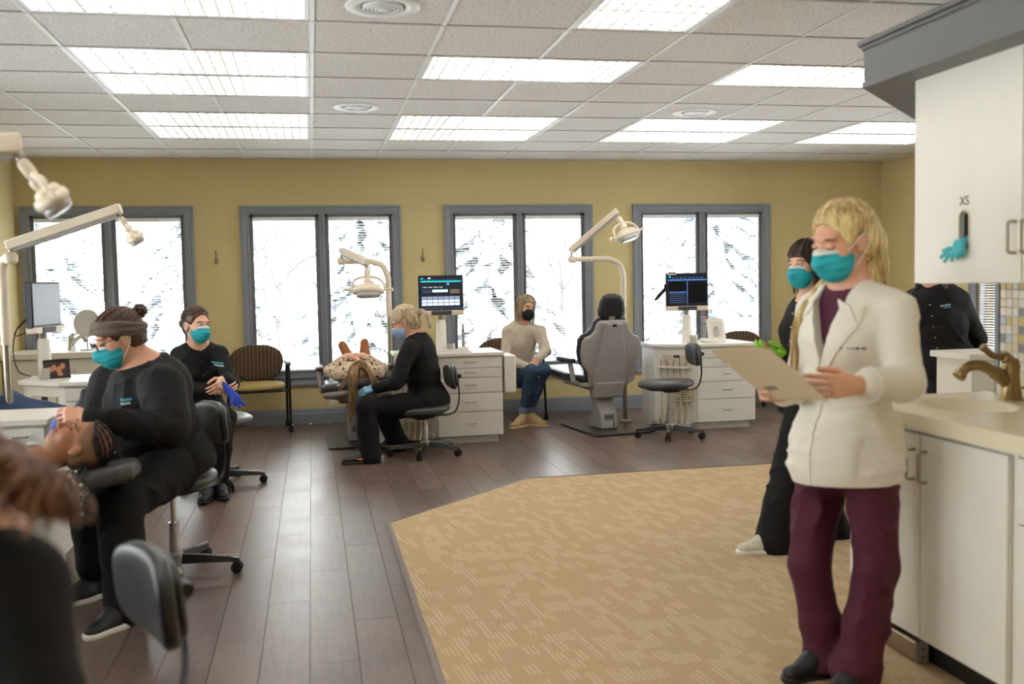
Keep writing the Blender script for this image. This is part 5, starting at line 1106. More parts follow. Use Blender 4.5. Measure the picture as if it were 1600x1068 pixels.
def patch(F, name, m, parent, base, o, ax, ay, n, grid, thick=0.003, lift=0.001, nu=10, nv=10):
    # grid(u, v) -> (a, b): a sheet projected on to the surface of F along -n
    o, ax, ay, n = map(lambda q: np.asarray(q, float), (o, ax, ay, n)); vs = []; last = None
    for j in range(nv + 1):
        for i in range(nu + 1):
            a, b = grid(i / nu, j / nv); p = F.hit(o + ax * a + ay * b + n * 0.25, -n, 0.45)
            if p is None: p = last if last is not None else o + ax * a + ay * b
            last = p; vs.append(p + n * lift)
    k = len(vs); vs += [v + n * thick for v in vs]; fs = []; W = nu + 1
    for j in range(nv):
        for i in range(nu):
            a = j * W + i; fs += [(a + k, a + k + 1, a + k + W + 1, a + k + W), (a + W, a + W + 1, a + 1, a)]
    bd = list(range(W)) + [j * W + nu for j in range(1, nv + 1)] + [nv * W + i for i in range(nu - 1, -1, -1)] + [j * W for j in range(nv - 1, 0, -1)]
    for i in range(len(bd)): a, b = bd[i], bd[(i + 1) % len(bd)]; fs.append((a, b, b + k, a + k))
    return mesh_obj(name, [v - np.asarray(base) for v in vs], fs, m, parent, smooth=50)
# ---- anatomy
def head(F, c, H, s=1.0, lids=False):
    X = lambda *v: np.asarray(c) + H @ (V3(*v) * s); E = lambda p, r, k=0.02, op='u': F.el(X(*p), V3(*r) * s, H, k * s, op)
    E((0, -0.014, 0.035), (0.073, 0.092, 0.082)); E((0, 0.030, -0.035), (0.058, 0.063, 0.080), 0.03); E((0, 0.050, -0.090), (0.036, 0.033, 0.026), 0.03)
    for x in (-1, 1): E((0.033 * x, 0.054, -0.030), (0.026, 0.026, 0.028), 0.02)
    E((0, 0.074, 0.026), (0.050, 0.020, 0.013), 0.015)
    for x in (-1, 1): E((0.031 * x, 0.102, 0.003), (0.019, 0.017, 0.012), 0.012, 's')
    F.rc(X(0, 0.088, 0.004), X(0, 0.110, -0.038), 0.008 * s, 0.012 * s, 0.012 * s); E((0, 0.100, -0.042), (0.017, 0.013, 0.009), 0.008)
    E((0, 0.092, -0.062), (0.024, 0.010, 0.006), 0.006); E((0, 0.090, -0.073), (0.021, 0.011, 0.007), 0.006)
    if lids:
        for x in (-1, 1): E((0.031 * x, 0.083, 0.002), (0.015, 0.011, 0.010), 0.004)
    for x in (-1, 1):
        R = H @ frame((0.35 * x, -0.94, 0), (0, 0.12, 1)); F.el(X(0.075 * x, -0.006, -0.010), V3(0.007, 0.018, 0.031) * s, R, 0.006 * s)
def hand(F, w, u, n, side, s=1.0, curl=(0.5, 0.5, 0.5, 0.5), thumb=0.5, spread=0.12):
    # w wrist, u towards the fingers, n the way the palm faces, side +1: thumb on u x n
    u = nrm(u); n = np.asarray(n, float); n = nrm(n - u * np.dot(n, u)); t = np.cross(u, n) * side; w = np.asarray(w, float)
    lat = (0.030, 0.011, -0.009, -0.027); ln = (0.084, 0.088, 0.083, 0.074); fl = ((0.040, 0.025, 0.020), (0.044, 0.028, 0.021), (0.041, 0.026, 0.021), (0.032, 0.020, 0.018)); r = (0.0088, 0.0090, 0.0086, 0.0076)
    F.rc(w - u * 0.02 * s, w + u * 0.02 * s, 0.026 * s, 0.026 * s, 0.015, (n, 0.72))
    for i in range(4):
        kn = w + (u * ln[i] + t * lat[i]) * s; F.rc(w + (u * 0.012 + t * lat[i] * 0.55) * s, kn, 0.0155 * s, 0.0115 * s, 0.012 * s)
        a = 0.15; p = kn; du = nrm(u + t * (lat[i] / 0.03) * spread)
        for j in range(3):
            a += curl[i] * (0.9, 1.0, 0.8)[j]; d = du * math.cos(a) + n * math.sin(a); q = p + d * fl[i][j] * s; rr = r[i] * s
            F.rc(p, q, rr * (1 - 0.10 * j), rr * (0.92 - 0.10 * j), 0.004 * s); p = q
    p = w + (u * 0.022 + t * 0.022 + n * 0.006) * s; d = nrm(u * 0.65 + t * 0.70 + n * (0.25 + 0.5 * thumb)); q = p + d * 0.044 * s; F.rc(p, q, 0.015 * s, 0.0105 * s, 0.010 * s)
    d = nrm(u * 0.85 + t * (0.35 - 0.5 * thumb) + n * (0.25 + 0.5 * thumb)); p = q; q = p + d * 0.030 * s; F.rc(p, q, 0.0104 * s, 0.0095 * s, 0.004 * s); q2 = q + nrm(d + u * 0.3) * 0.024 * s; F.rc(q, q2, 0.0095 * s, 0.0078 * s, 0.004 * s)
SKIN = mat('skin_fair', (226, 176, 148), 0.48, var=0.05, vscale=9, bump=0.05, bscale=220); SKIN2 = mat('skin_rosy', (220, 164, 134), 0.48, var=0.05, vscale=9); SKIN3 = mat('skin_brown', (168, 112, 78), 0.48, var=0.06, vscale=9)
SCRUB = mat('black_scrubs', (23, 22, 23), 0.8, spec=0.3, var=0.06, vscale=14, bump=0.15, bscale=25); SCRUBP = mat('black_trousers', (19, 18, 19), 0.82, spec=0.3, var=0.06, vscale=14, bump=0.15, bscale=25)
TEALM = mat('teal_mask', (36, 170, 182), 0.75, var=0.05, vscale=20, bump=0.1, bscale=80); MWHITE = mat('mask_white', (226, 222, 218), 0.75)
EYEW = mat('eye_white', (228, 224, 220), 0.25); IRIS = mat('iris_dark', (44, 32, 28), 0.2); LASH = mat('lash_brown', (48, 34, 28), 0.7)
def hair_mat(name, c1, c2):
    m, N, L, b = node_mat(name); tc = N.new('ShaderNodeTexCoord'); mp = N.new('ShaderNodeMapping'); mp.inputs['Scale'].default_value = (60, 60, 9); L.new(tc.outputs['Object'], mp.inputs[0])
    n = N.new('ShaderNodeTexNoise'); n.inputs['Scale'].default_value = 1.0; n.inputs['Detail'].default_value = 4; L.new(mp.outputs[0], n.inputs[0]); cr = N.new('ShaderNodeValToRGB'); e = cr.color_ramp.elements
    e[0].position = 0.32; e[0].color = (*lin(c1), 1); e[1].position = 0.68; e[1].color = (*lin(c2), 1); L.new(n.outputs[0], cr.inputs[0]); L.new(cr.outputs[0], b.inputs['Base Color']); b.inputs['Roughness'].default_value = 0.42
    return m
BLONDE = hair_mat('hair_blonde', (158, 120, 70), (240, 218, 156)); ASHB = hair_mat('hair_ash_blonde', (150, 126, 94), (226, 208, 172)); BROWN = hair_mat('hair_brown', (48, 31, 24), (98, 66, 48)); DARK = hair_mat('hair_dark', (34, 21, 17), (82, 54, 42)); MIXB = hair_mat('hair_streaked', (112, 88, 66), (206, 184, 150)); HONEY = hair_mat('hair_honey', (104, 74, 46), (188, 150, 102)); CHEST = hair_mat('hair_chestnut', (84, 50, 28), (156, 104, 64))
class Head:
    def __init__(s, c, f, u, sc=1.0): s.c = np.asarray(c, float); s.H = frame(f, u); s.s = sc
    def X(s, *v): return s.c + s.H @ (V3(*v) * s.s)
def face_parts(root, base, hd, eyes=True, lids=False, brow=LASH, mouth=False):
    B = np.asarray(base)
    for x in (-1, 1):
        if eyes and not lids:
            o = MB(); o.ball(hd.X(0.031 * x, 0.0805, 0.003) - B, 0.0125 * hd.s, 12, 8); e = o.build('eye', EYEW, root, smooth=180)
            o = MB(); o.ball(hd.X(0.031 * x, 0.0893, 0.003) - B, 0.0052 * hd.s, 10, 6); o.build('iris', IRIS, e, smooth=180)
        o = MB(); zz = -0.003 if lids else 0.0085
        o.tube([hd.X((0.031 + d) * x, 0.0915 - abs(d) * 0.35 + (0.002 if lids else 0.001), zz - 12.0 * d * d * (1 if not lids else -1)) - B for d in (-0.015, -0.008, 0, 0.008, 0.016)], [0.0008, 0.0018, 0.002, 0.0018, 0.0008], 6); o.build('eyelashes', LASH, root)
        o = MB(); o.tube([hd.X((0.031 + d) * x, 0.0955 - abs(d) * 0.55 - (0.004 if d > 0.01 else 0), 0.0245 + 0.003 * math.cos(d * 90)) - B for d in (-0.018, -0.008, 0.004, 0.014, 0.024)], [0.0015, 0.003, 0.003, 0.0026, 0.001], 6); o.build('eyebrow', brow, root)
def mask(root, base, hd, m=TEALM, strip=True, h=0.003, loops=True):
    F = Fld(); X = hd.X; s = hd.s
    def shape(F, g):
        F.el(X(0, 0.043, -0.055), V3(0.065 + g, 0.074 + g, 0.072 + g) * s, hd.H, 0.02 * s); F.rc(X(0, 0.100, -0.010), X(0, 0.118, -0.045), (0.013 + g) * s, (0.018 + g) * s, 0.03 * s)
        return F
    shape(F, 0.0); top = lambda q: q[:, 2] / s - (-0.004 - 2.2 * (q[:, 0] / s) ** 2 - 0.08 * np.abs(q[:, 0] / s)); bot = lambda q: -(q[:, 2] / s + 0.122 - 3.0 * (q[:, 0] / s) ** 2); bk = lambda q: 0.018 + 0.02 * np.abs(q[:, 2] / s + 0.05) / 0.05 - q[:, 1] / s
    F.loc(hd.c, hd.H, top); F.loc(hd.c, hd.H, bot); F.loc(hd.c, hd.H, bk)
    pl = hd.H[:, 2].astype(np.float32); cz = float(hd.c @ hd.H[:, 2])
    F.disp = lambda P: (0.0030 * s * (((P @ pl - cz) / (0.024 * s)) % 1.0 - 0.5)).astype(np.float32)
    o = F.mesh('face_mask', h, m, root, base)
    if strip:
        G = Fld(); shape(G, 0.0022); G.loc(hd.c, hd.H, lambda q: q[:, 2] / s - (-0.0015 - 2.2 * (q[:, 0] / s) ** 2 - 0.08 * np.abs(q[:, 0] / s))); G.loc(hd.c, hd.H, lambda q: -(q[:, 2] / s + 0.017 + 2.2 * (q[:, 0] / s) ** 2)); G.loc(hd.c, hd.H, bk); G.mesh('mask_edge', h, MWHITE, o, base)
    if loops:
        for x in (-1, 1):
            q = MB(); q.tube([p - np.asarray(base) for p in bez([X(0.060 * x, 0.046, -0.024), X(0.072 * x, 0.020, -0.006), X(0.083 * x, -0.010, 0.016), X(0.086 * x, -0.026, 0.000), X(0.080 * x, -0.014, -0.034), X(0.066 * x, 0.030, -0.082)], 5)], 0.0016 * s, 6); q.build('ear_loop', MWHITE, o)
    return o
def hair_cap(F, hd, low=-0.075, face=(0.0, 0.098, -0.045), fr=(0.105, 0.078, 0.124), grow=0.0, ears=True):
    s = hd.s; F.el(hd.X(0, -0.017, 0.039), V3(0.081 + grow, 0.101 + grow, 0.087 + grow) * s, hd.H, 0.02 * s); F.el(hd.X(0, -0.050, -0.02), V3(0.068 + grow, 0.060 + grow, 0.070) * s, hd.H, 0.03 * s)
    F.el(hd.X(*face), V3(*fr) * s, hd.H, 0.012 * s, 's')
    if ears:
        for x in (-1, 1): F.el(hd.X(0.088 * x, 0.012, -0.028), V3(0.028, 0.036, 0.046) * s, hd.H, 0.010 * s, 's')
    F.loc(hd.c, hd.H, lambda q: (low * s - q[:, 2])); return F
def strands(q, base, path, n, spread, r, rnd, taper=0.4, m=4):
    P = [np.asarray(p, float) for p in path]; k = len(P)
    for _ in range(n):
        a = np.array([rnd.gauss(0, 1) for _ in range(3)]) * spread; b = np.array([rnd.gauss(0, 1) for _ in range(3)]) * spread; j = rnd.uniform(0.85, 1.0)
        pts = [P[i] + a * (1 - i / k) + b * (i / k) - np.asarray(base) for i in range(k)]; rs = [r * (0.6 + 0.4 * math.sin(PI * min(1, (i + 1) / k))) * (1 - (1 - taper) * i / k) for i in range(k)]
        q.tube(pts, rs, m, caps=False)
def skull_path(hd, d0, d1, grow=0.006, n=9, c=(0, -0.017, 0.039), r=(0.081, 0.101, 0.087)):
    d0, d1 = nrm(d0), nrm(d1); w = math.acos(np.clip(d0 @ d1, -1, 1)); out = []
    for i in range(n):
        t = i / (n - 1); d = (math.sin((1 - t) * w) * d0 + math.sin(t * w) * d1) / (math.sin(w) + 1e-6); out.append(hd.X(*(V3(*c) + d * (V3(*r) + grow))))
    return out
def pulled_back(root, base, hd, m, to, n=150, seed=1, r=0.0030, lowline=-0.25, name='hair_strands'):
    rnd = random.Random(seed); q = MB()
    for i in range(n):
        a = rnd.uniform(-1, 1); ph = a * 2.0                      # angle round from the front
        d0 = V3(math.sin(ph) * 1.0, math.cos(ph), 0.86 - 0.95 * abs(a) ** 1.2 + rnd.uniform(-.04, .04)); d1 = V3(to[0] + rnd.uniform(-.12, .12), to[1], to[2] + rnd.uniform(-.12, .12))
        P = skull_path(hd, d0, d1, rnd.uniform(0.000, 0.005)); strands(q, base, P, 1, 0.0009 * hd.s, r * hd.s, rnd, 0.7)
    return q.build(name, m, root, smooth=180)
# ---- dressed body: J holds world joints
def torso_frame(J): u = nrm(np.asarray(J['nk']) - J['pv']); return frame(J['bf'], u), u
def torso(F, J, W, g=0.0, k=0.05, bust=0.0, belly=0.0):
    # W: chest (w, d), waist (w, d), hip (w, d)
    R, u = torso_frame(J); pv, nk = np.asarray(J['pv']), np.asarray(J['nk']); L = np.linalg.norm(nk - pv)
    R = np.stack([R[:, 0], np.cross(u, R[:, 0]), u], 1)
    F.el(lerp(pv, nk, 0.74), (W[0] - g, W[1] - g, L * 0.33), R, k); F.el(lerp(pv, nk, 0.43) + R[:, 1] * belly, (W[2] - g, W[3] - g, L * 0.34), R, k); F.el(lerp(pv, nk, 0.05), (W[4] - g, W[5] - g, L * 0.30), R, k)
    for s_ in ('L', 'R'): F.rc(J['s' + s_], nk - u * 0.05, (0.058 - g * 0.6), (0.062 - g * 0.6), k)
    if bust:
        for x in (-1, 1): F.el(lerp(pv, nk, 0.64) + R[:, 0] * (0.075 * x) + R[:, 1] * (W[1] * 0.62), (bust - g * 0.5, bust * 0.9 - g * 0.5, bust - g * 0.5), R, 0.04)
    return R
def limb(F, J, keys, rs, k=0.03, g=0.0, end=1.0):
    P = [np.asarray(J[q]) for q in keys]
    if end < 1: P[-1] = lerp(P[-2], P[-1], end)
    F.chain(P, [r - g for r in rs], k)
def shoe(root, base, an, toe, m, sole_m, s=1.0, up=None, h=0.004, swoosh=None):
    an, toe = np.asarray(an, float), np.asarray(toe, float); f = toe - an
    up = V3(0, 0, 1) if up is None else nrm(up); f = nrm(f - up * (f @ up)); R = frame(f, up); r, u = R[:, 0], R[:, 2]
    g = an - u * (0.085 * s); F = Fld(); X = lambda a, b, c: g + r * a * s + f * b * s + u * c * s
    F.rc(X(0, -0.035, 0.045), X(0, 0.06, 0.045), 0.036 * s, 0.040 * s, 0.02); F.rc(X(0, 0.06, 0.040), X(0, 0.165, 0.032), 0.042 * s, 0.032 * s, 0.02, (u, 0.75)); F.rc(X(0, -0.02, 0.05), X(0, 0.0, 0.10), 0.038 * s, 0.037 * s, 0.03); F.rc(X(0, 0.02, 0.08), X(0, 0.09, 0.055), 0.032 * s, 0.030 * s, 0.03); F.cut(X(0, 0, 0.012), -u)
    o = F.mesh('shoe', h, m, root, base)
    G = Fld(); G.rc(X(0, -0.035, 0.014), X(0, 0.06, 0.014), 0.040 * s, 0.045 * s, 0.02); G.rc(X(0, 0.06, 0.014), X(0, 0.168, 0.018), 0.045 * s, 0.036 * s, 0.02); G.cut(X(0, 0, 0.0005), -u); G.cut(X(0, 0, 0.024), u); G.mesh('sole', h, sole_m, o, base)
    return o, X
def new_person(label, base, grp=None): return thing('person', label, 'person', base, 0, grp)
# ------------------------------------------------------------------ the woman in the white lab coat
WHITEC = mat('lab_coat_cotton', (226, 220, 206), 0.8, var=0.02, vscale=5, bump=0.12, bscale=40, sheen=0.1)
MAROON = mat('maroon_trousers', (74, 15, 38), 0.8, var=0.08, vscale=9, bump=0.15, bscale=30); MAROON2 = mat('maroon_top', (76, 18, 44), 0.8)
def person_lab():
    base = V3(1.79, 3.1, 0); root = new_person('blonde woman in white lab coat and maroon trousers reading a sheet of paper', base)
    J = dict(bf=V3(-0.95, -0.32, 0), nk=A(1330, 448, 3.08), pv=A(1322, 690, 3.10), sL=A(1400, 488, 2.94), sR=A(1274, 486, 3.24), eL=A(1415, 597, 2.86), wL=A(1336, 602, 2.80), eR=A(1252, 598, 3.26), wR=A(1216, 614, 3.06),
             hL=A(1358, 705, 3.02), hR=A(1288, 705, 3.20), kL=A(1370, 885, 2.99), kR=A(1264, 880, 3.16), aL=A(1340, 1035, 2.99), aR=A(1292, 1030, 3.14), tL=A(1310, 1062, 2.92), tR=A(1245, 1050, 3.10))
    hd = Head(A(1316, 374, 3.06), (-0.95, -0.24, -0.30), (-0.22, -0.12, 1), 1.06)
    F = Fld(); head(F, hd.c, hd.H, hd.s, lids=True); F.rc(hd.X(0, -0.018, -0.06), J['nk'], 0.052, 0.056, 0.03); R = torso(F, J, (0.165, 0.11, 0.14, 0.10, 0.17, 0.125), 0.022)
    for s_, a in (('L', 0), ('R', 0)): limb(F, J, ('s' + s_, 'e' + s_, 'w' + s_), (0.042, 0.038, 0.027), 0.02); limb(F, J, ('h' + s_, 'k' + s_, 'a' + s_), (0.075, 0.05, 0.036), 0.03)
    hand(F, J['wL'] + V3(0, 0, 0), A(1262, 606, 2.77) - J['wL'], V3(0.15, 0.98, -0.1), -1, 1.0, (0.30, 0.34, 0.38, 0.42), 0.5)
    hand(F, J['wR'], A(1160, 602, 2.99) - J['wR'], V3(0.1, -0.9, 0.1), 1, 1.0, (0.42, 0.45, 0.5, 0.55), 0.3)
    F.mesh('body', 0.0034, SKIN2, root, base)
    # trousers
    F = Fld(); F.el(lerp(J['hL'], J['hR'], 0.5) + V3(0, 0, 0.0), (0.150, 0.150, 0.12), R, 0.05)
    for s_ in 'LR':
        F.chain([J['h' + s_], J['k' + s_], lerp(J['k' + s_], J['a' + s_], 0.6), J['a' + s_] + V3(0, 0, -0.035)], [0.094, 0.070, 0.068, 0.078], 0.03); F.el(J['a' + s_] + V3(-0.02, -0.01, -0.01), (0.085, 0.075, 0.05), None, 0.03)
    F.wr(wrinkle(3, 0.0075, 34)); F.cut(V3(0, 0, 0.028), (0, 0, -1)); tr = F.mesh('trousers', 0.0052, MAROON, root, base)
    for s_ in 'LR': shoe(root, base, J['a' + s_] * [1, 1, 0] + [0, 0, 0.088], J['t' + s_], mat('shoe_black', (30, 30, 33), 0.5), m_black, 1.0)
    # maroon top under the coat
    F = Fld(); torso(F, J, (0.165, 0.11, 0.14, 0.10, 0.17, 0.125), 0.010, bust=0.056); F.rc(J['nk'] + V3(0, 0, 0.02), hd.X(0, -0.01, -0.08), 0.072, 0.07, 0.01, op='s'); F.mesh('undershirt', 0.006, MAROON2, root, base)
    # coat
    F = Fld(); torso(F, J, (0.178, 0.128, 0.158, 0.138, 0.190, 0.168), 0, 0.05, bust=0.062); u = R[:, 2]; pv, nk = J['pv'], J['nk']
    F.el(lerp(pv, nk, -0.14), (0.200, 0.182, 0.16), R, 0.06); F.rc(nk - u * 0.02, nk + u * 0.012, 0.070, 0.062, 0.02)
    for s_ in 'LR': limb(F, J, ('s' + s_, 'e' + s_), (0.064, 0.058), 0.035)
    F.chain([J['eL'], lerp(J['eL'], J['wL'], 0.72)], [0.060, 0.054], 0.03); F.chain([J['eR'], lerp(J['eR'], J['wR'], 0.75)], [0.064, 0.056], 0.03)
    F.wr(wrinkle(5, 0.0062, 36)); F.cut(A(1322, 752, 3.1), (0.0, -0.08, -1))
    zv = -0.02
    c0 = lerp(pv, nk, 0.52) + R[:, 0] * 0.0
    F.loc(c0, R, lambda q: np.minimum(np.minimum((q[:, 2] - 0.0) * 0.30 - np.abs(q[:, 0] + 0.0), q[:, 1] - 0.01), 1.0), op='i', k=0.004) if False else None
    def vneck(q): return np.maximum(np.abs(q[:, 0]) - np.clip(q[:, 2], 0, 0.2) * 0.32, -(q[:, 1] - 0.005))
    F.loc(c0, R, vneck, op='s', k=0.004); F.rc(nk - u * 0.005, nk + u * 0.10, 0.058, 0.062, 0.008, op='s')
    coat = F.mesh('lab_coat', 0.0055, WHITEC, root, base)
    G = Fld(); G.p = [p for p in F.p[:-2]]; 
    n_, r_, L_ = R[:, 1], R[:, 0], np.linalg.norm(nk - pv)
    for x in (-1, 1):   # collar and lapels
        def lap(a, b, x=x): z = -0.01 + b * 0.205; inn = max(0.004, z * 0.30); wid = 0.018 + 0.062 * math.sin(PI * min(1, b * 0.62 + 0.05)); return (x * (inn + a * wid), z)
        patch(G, 'lapel', WHITEC, coat, base, c0, r_, u, n_, lap, 0.006, 0.001, 8, 14)
        def col(a, b, x=x): t = b; return (x * (0.075 + a * 0.045 - 0.03 * t), 0.165 + 0.055 * t - 0.02 * a)
        patch(G, 'collar', WHITEC, coat, base, c0, r_, u, n_, col, 0.010, 0.003, 6, 8)
    pl = lambda a, b: (-0.012 + 0.024 * a, -0.02 - b * 0.46); patch(G, 'placket', WHITEC, coat, base, c0, r_, u, n_, pl, 0.004, 0.0005, 3, 26)
    patch(G, 'hip_pocket', WHITEC, coat, base, c0, r_, u, n_, lambda a, b: (-0.155 + 0.105 * a, -0.38 + 0.14 * b), 0.004, 0.0, 8, 8); patch(G, 'pocket_hem', WHITEC, coat, base, c0, r_, u, n_, lambda a, b: (-0.158 + 0.111 * a, -0.252 + 0.018 * b), 0.006, 0.0, 8, 2)
    ink = mat('embroidery_ink', (92, 84, 96), 0.7); rnd = random.Random(4)
    for i in range(9):   # embroidered name line
        if i == 4: continue
        a0 = -0.060 - 0.0105 * i; hh = rnd.uniform(0.003, 0.007); patch(G, 'embroidery', ink, coat, base, c0, r_, u, n_, lambda a, b, a0=a0, hh=hh: (a0 + 0.0075 * a, 0.060 + hh * b), 0.001, 0.0035, 2, 2)
    o = MB(); w0, w1 = lerp(J['eL'], J['wL'], 0.70), lerp(J['eL'], J['wL'], 0.74); o.tube([w0 - base, w1 - base], [0.0575, 0.0575], 24); o.build('cuff', WHITEC, coat, smooth=40)
    # hair: half-up blonde with long lengths
    F = Fld(); hair_cap(F, hd, -0.085, face=(0, 0.106, -0.050), fr=(0.112, 0.082, 0.130), grow=0.005)
    bk = [hd.X(0, -0.085, 0.03), hd.X(0, -0.105, -0.04), hd.X(0.01, -0.105, -0.12), nk - n_ * 0.085 + u * 0.02, nk - n_ * 0.105 - u * 0.10, nk - n_ * 0.10 - u * 0.22]
    F.chain(bk, [0.052, 0.056, 0.056, 0.055, 0.045, 0.018], 0.03); F.rc(hd.X(0, -0.100, 0.045), hd.X(0, -0.115, 0.02), 0.030, 0.034, 0.02)
    hr = F.mesh('hair', 0.0045, BLONDE, root, base); pulled_back(root, base, hd, BLONDE, (0, -1, 0.12), 300, 2, 0.0030)
    q = MB(); rnd = random.Random(8)
    for i in range(110):
        a = rnd.uniform(-1, 1); st = hd.X(0.07 * a, -0.07 - 0.02 * (1 - a * a), rnd.uniform(-0.02, 0.06)); L = rnd.uniform(0.75, 1.05); side = r_ * (0.075 * a)
        strands(q, base, bez([st, hd.X(0.066 * a, -0.085, -0.06), nk - n_ * 0.085 + side + u * 0.02, nk - n_ * 0.115 + side - u * 0.10 * L, nk - n_ * 0.118 + side - u * 0.27 * L], 4), 1, 0.002, 0.0042, rnd, 0.5)
    for i in range(60):   # the lock over the far shoulder
        a = rnd.uniform(0, 1); st = hd.X(0.072, -0.02 - 0.05 * a, -0.03); o_ = r_ * 0.115 + n_ * rnd.uniform(0.085, 0.10)
        strands(q, base, bez([st, hd.X(0.080, 0.0 - 0.02 * a, -0.10), nk + r_ * (0.10 + 0.02 * a) + n_ * 0.055 - u * 0.02, nk + o_ + r_ * 0.02 * a + n_ * 0.03 - u * 0.13, nk + o_ + r_ * (0.03 * a) + n_ * 0.035 - u * 0.29], 4), 1, 0.003, 0.0044, rnd, 0.5)
    q.build('long_hair', BLONDE, root, smooth=180)
    face_parts(root, base, hd, lids=True); mask(root, base, hd, h=0.003)
    # ring
    # sheet of paper
    TL, TR, BL = A(1112, 548, 2.9), A(1203, 545, 2.69), A(1203, 625, 2.99); BR = TR + BL - TL; nn = nrm(np.cross(TR - TL, BL - TL)); vs = []; W = 12
    for k in (0, 0.0012):
        for j in range(W + 1):
            for i in range(W + 1): a, b = i / W, j / W; vs.append(TL + (TR - TL) * a + (BL - TL) * b + nn * (k + 0.012 * math.sin(PI * a) * (1 - b * 0.5)))
    fs = []; k0 = (W + 1) ** 2
    for j in range(W):
        for i in range(W): a = j * (W + 1) + i; fs += [(a, a + 1, a + W + 2, a + W + 1), (a + k0 + W + 1, a + k0 + W + 2, a + k0 + 1, a + k0)]
    pa = mesh_obj('paper_sheet', [v - TL for v in vs], fs, mat('manila_paper', (214, 196, 164), 0.8, var=0.03), None, smooth=60); pa.location = tuple(TL); tag(pa, 'cream paper sheet held by the woman in the lab coat', 'paper')
    mk = mat('faint_letterhead', (150, 142, 124), 0.8); 
    for i in range(4):
        a = 0.16 + 0.05 * i; c = (TR - TL) * a + (BL - TL) * 0.77; e1, e2 = nrm(TR - TL) * 0.006, nrm(BL - TL) * 0.012
        off = [(nn if np.dot(nn, CAMP - TL) > 0 else -nn) * 0.0]; q = MB(); q.obox(c + nn * (0.012 * math.sin(PI * a) * (1 - 0.385) + 0.0006), e1, e2, nn * 0.0014); q.build('letterhead_mark', mk, pa, smooth=0)
    return root
person_lab()
# ------------------------------------------------------------------ everyone else
DEN = mat('jeans_denim', (52, 74, 104), 0.85, var=0.14, vscale=18, bump=0.12, bscale=60); SHOEB = mat('shoe_black', (30, 30, 33), 0.5)
LOGO = mat('logo_teal', (40, 150, 165), 0.6); LOGOW = mat('logo_pale', (170, 176, 184), 0.6); BLUEG = mat('blue_nitrile', (36, 74, 190), 0.45, var=0.08, vscale=30); LILAC = mat('lilac_nitrile', (150, 150, 220), 0.45)
def dress(root, base, J, hd, W, skin, top_m, pant_m, arms=(0.060, 0.054, 0.046), sleeve=0.95, legs=(0.095, 0.072, 0.078), seed=1, hv=0.0045, hc=0.007, bust=0.058, belly=0.0, hands=None, neck_r=0.070, hem=-0.12, wr=0.007, shoes=None, hipr=None, armk=0.03, skin_arm=(0.042, 0.037, 0.026), short=None, lids=False, hs=1.0, neckr=(0.050, 0.055), ankle_drop=0.0):
    F = Fld(); head(F, hd.c, hd.H, hd.s, lids); F.rc(hd.X(0, -0.018, -0.06), J['nk'], neckr[0], neckr[1], 0.03); R = torso(F, J, W, 0.024, bust=0, belly=belly)
    for s_ in 'LR':
        limb(F, J, ('s' + s_, 'e' + s_, 'w' + s_), skin_arm, 0.02)
        limb(F, J, ('h' + s_, 'k' + s_, 'a' + s_), (legs[0] - 0.022, legs[1] - 0.020, 0.034), 0.03)
        if hands and s_ in hands: a = hands[s_]; hand(F, J['w' + s_], a[0], a[1], -1 if s_ == 'L' else 1, hs, *a[2:])
    F.mesh('body', hv, skin, root, base)
    pv, nk = np.asarray(J['pv']), np.asarray(J['nk']); u = R[:, 2]
    F = Fld(); F.el(lerp(J['hL'], J['hR'], 0.5), hipr or (W[4] - 0.006, W[5] - 0.004, 0.12), R, 0.05)
    for s_ in 'LR': F.chain([J['h' + s_], J['k' + s_], lerp(J['k' + s_], J['a' + s_], 0.5), np.asarray(J['a' + s_]) - V3(0, 0, ankle_drop)], [legs[0], legs[1], (legs[1] + legs[2]) / 2 - 0.004, legs[2]], 0.03)
    F.wr(wrinkle(seed + 20, wr)); F.mesh('trousers', hc, pant_m, root, base)
    F = Fld(); torso(F, J, W, 0, 0.05, bust, belly); F.el(lerp(pv, nk, -0.03), (W[4] + 0.006, W[5] + 0.006, 0.15), R, 0.05)
    for s_ in 'LR':
        F.chain([J['s' + s_], J['e' + s_]], [arms[0], arms[1]], armk)
        if short: F.rc(J['s' + s_], lerp(J['s' + s_], J['e' + s_], short), arms[0] + 0.014, arms[1] + 0.022, 0.02)
        F.chain([J['e' + s_], lerp(J['e' + s_], J['w' + s_], sleeve)], [arms[1], arms[2]], 0.025)
    F.wr(wrinkle(seed, wr)); F.cut(lerp(pv, nk, hem), -u); F.rc(nk - u * 0.005 + R[:, 1] * 0.02, lerp(nk, hd.c, 0.6) + R[:, 1] * 0.02, neck_r, neck_r + 0.012, 0.008, op='s')
    o = F.mesh('top', hc, top_m, root, base); G = Fld(); G.p = F.p[:-1]
    return R, G, o
def logo(G, o, base, J, R, a, b, w=0.05, rows=((1, LOGO), (0.8, LOGOW))):
    c0 = lerp(J['pv'], J['nk'], 0.70)
    for i, (k, m) in enumerate(rows): patch(G, 'chest_logo', m, o, base, c0, R[:, 0], R[:, 2], R[:, 1], lambda p, q, i=i, k=k: (a + w * k * p, b - 0.016 * i + 0.009 * q), 0.0012, 0.0015, 5, 2)
def snap(G, o, base, J, R, pts, m=m_steel):
    c0 = lerp(J['pv'], J['nk'], 0.70)
    for a, b in pts:
        p = G.hit(c0 + R[:, 0] * a + R[:, 2] * b + R[:, 1] * 0.3, -R[:, 1], 0.45)
        if p is not None: q = MB(); q.lathe([(0.001, 0), (0.006, 0), (0.005, 0.003), (0.001, 0.004)], p - base, 12, R[:, 1]); q.build('snap_button', m, o)
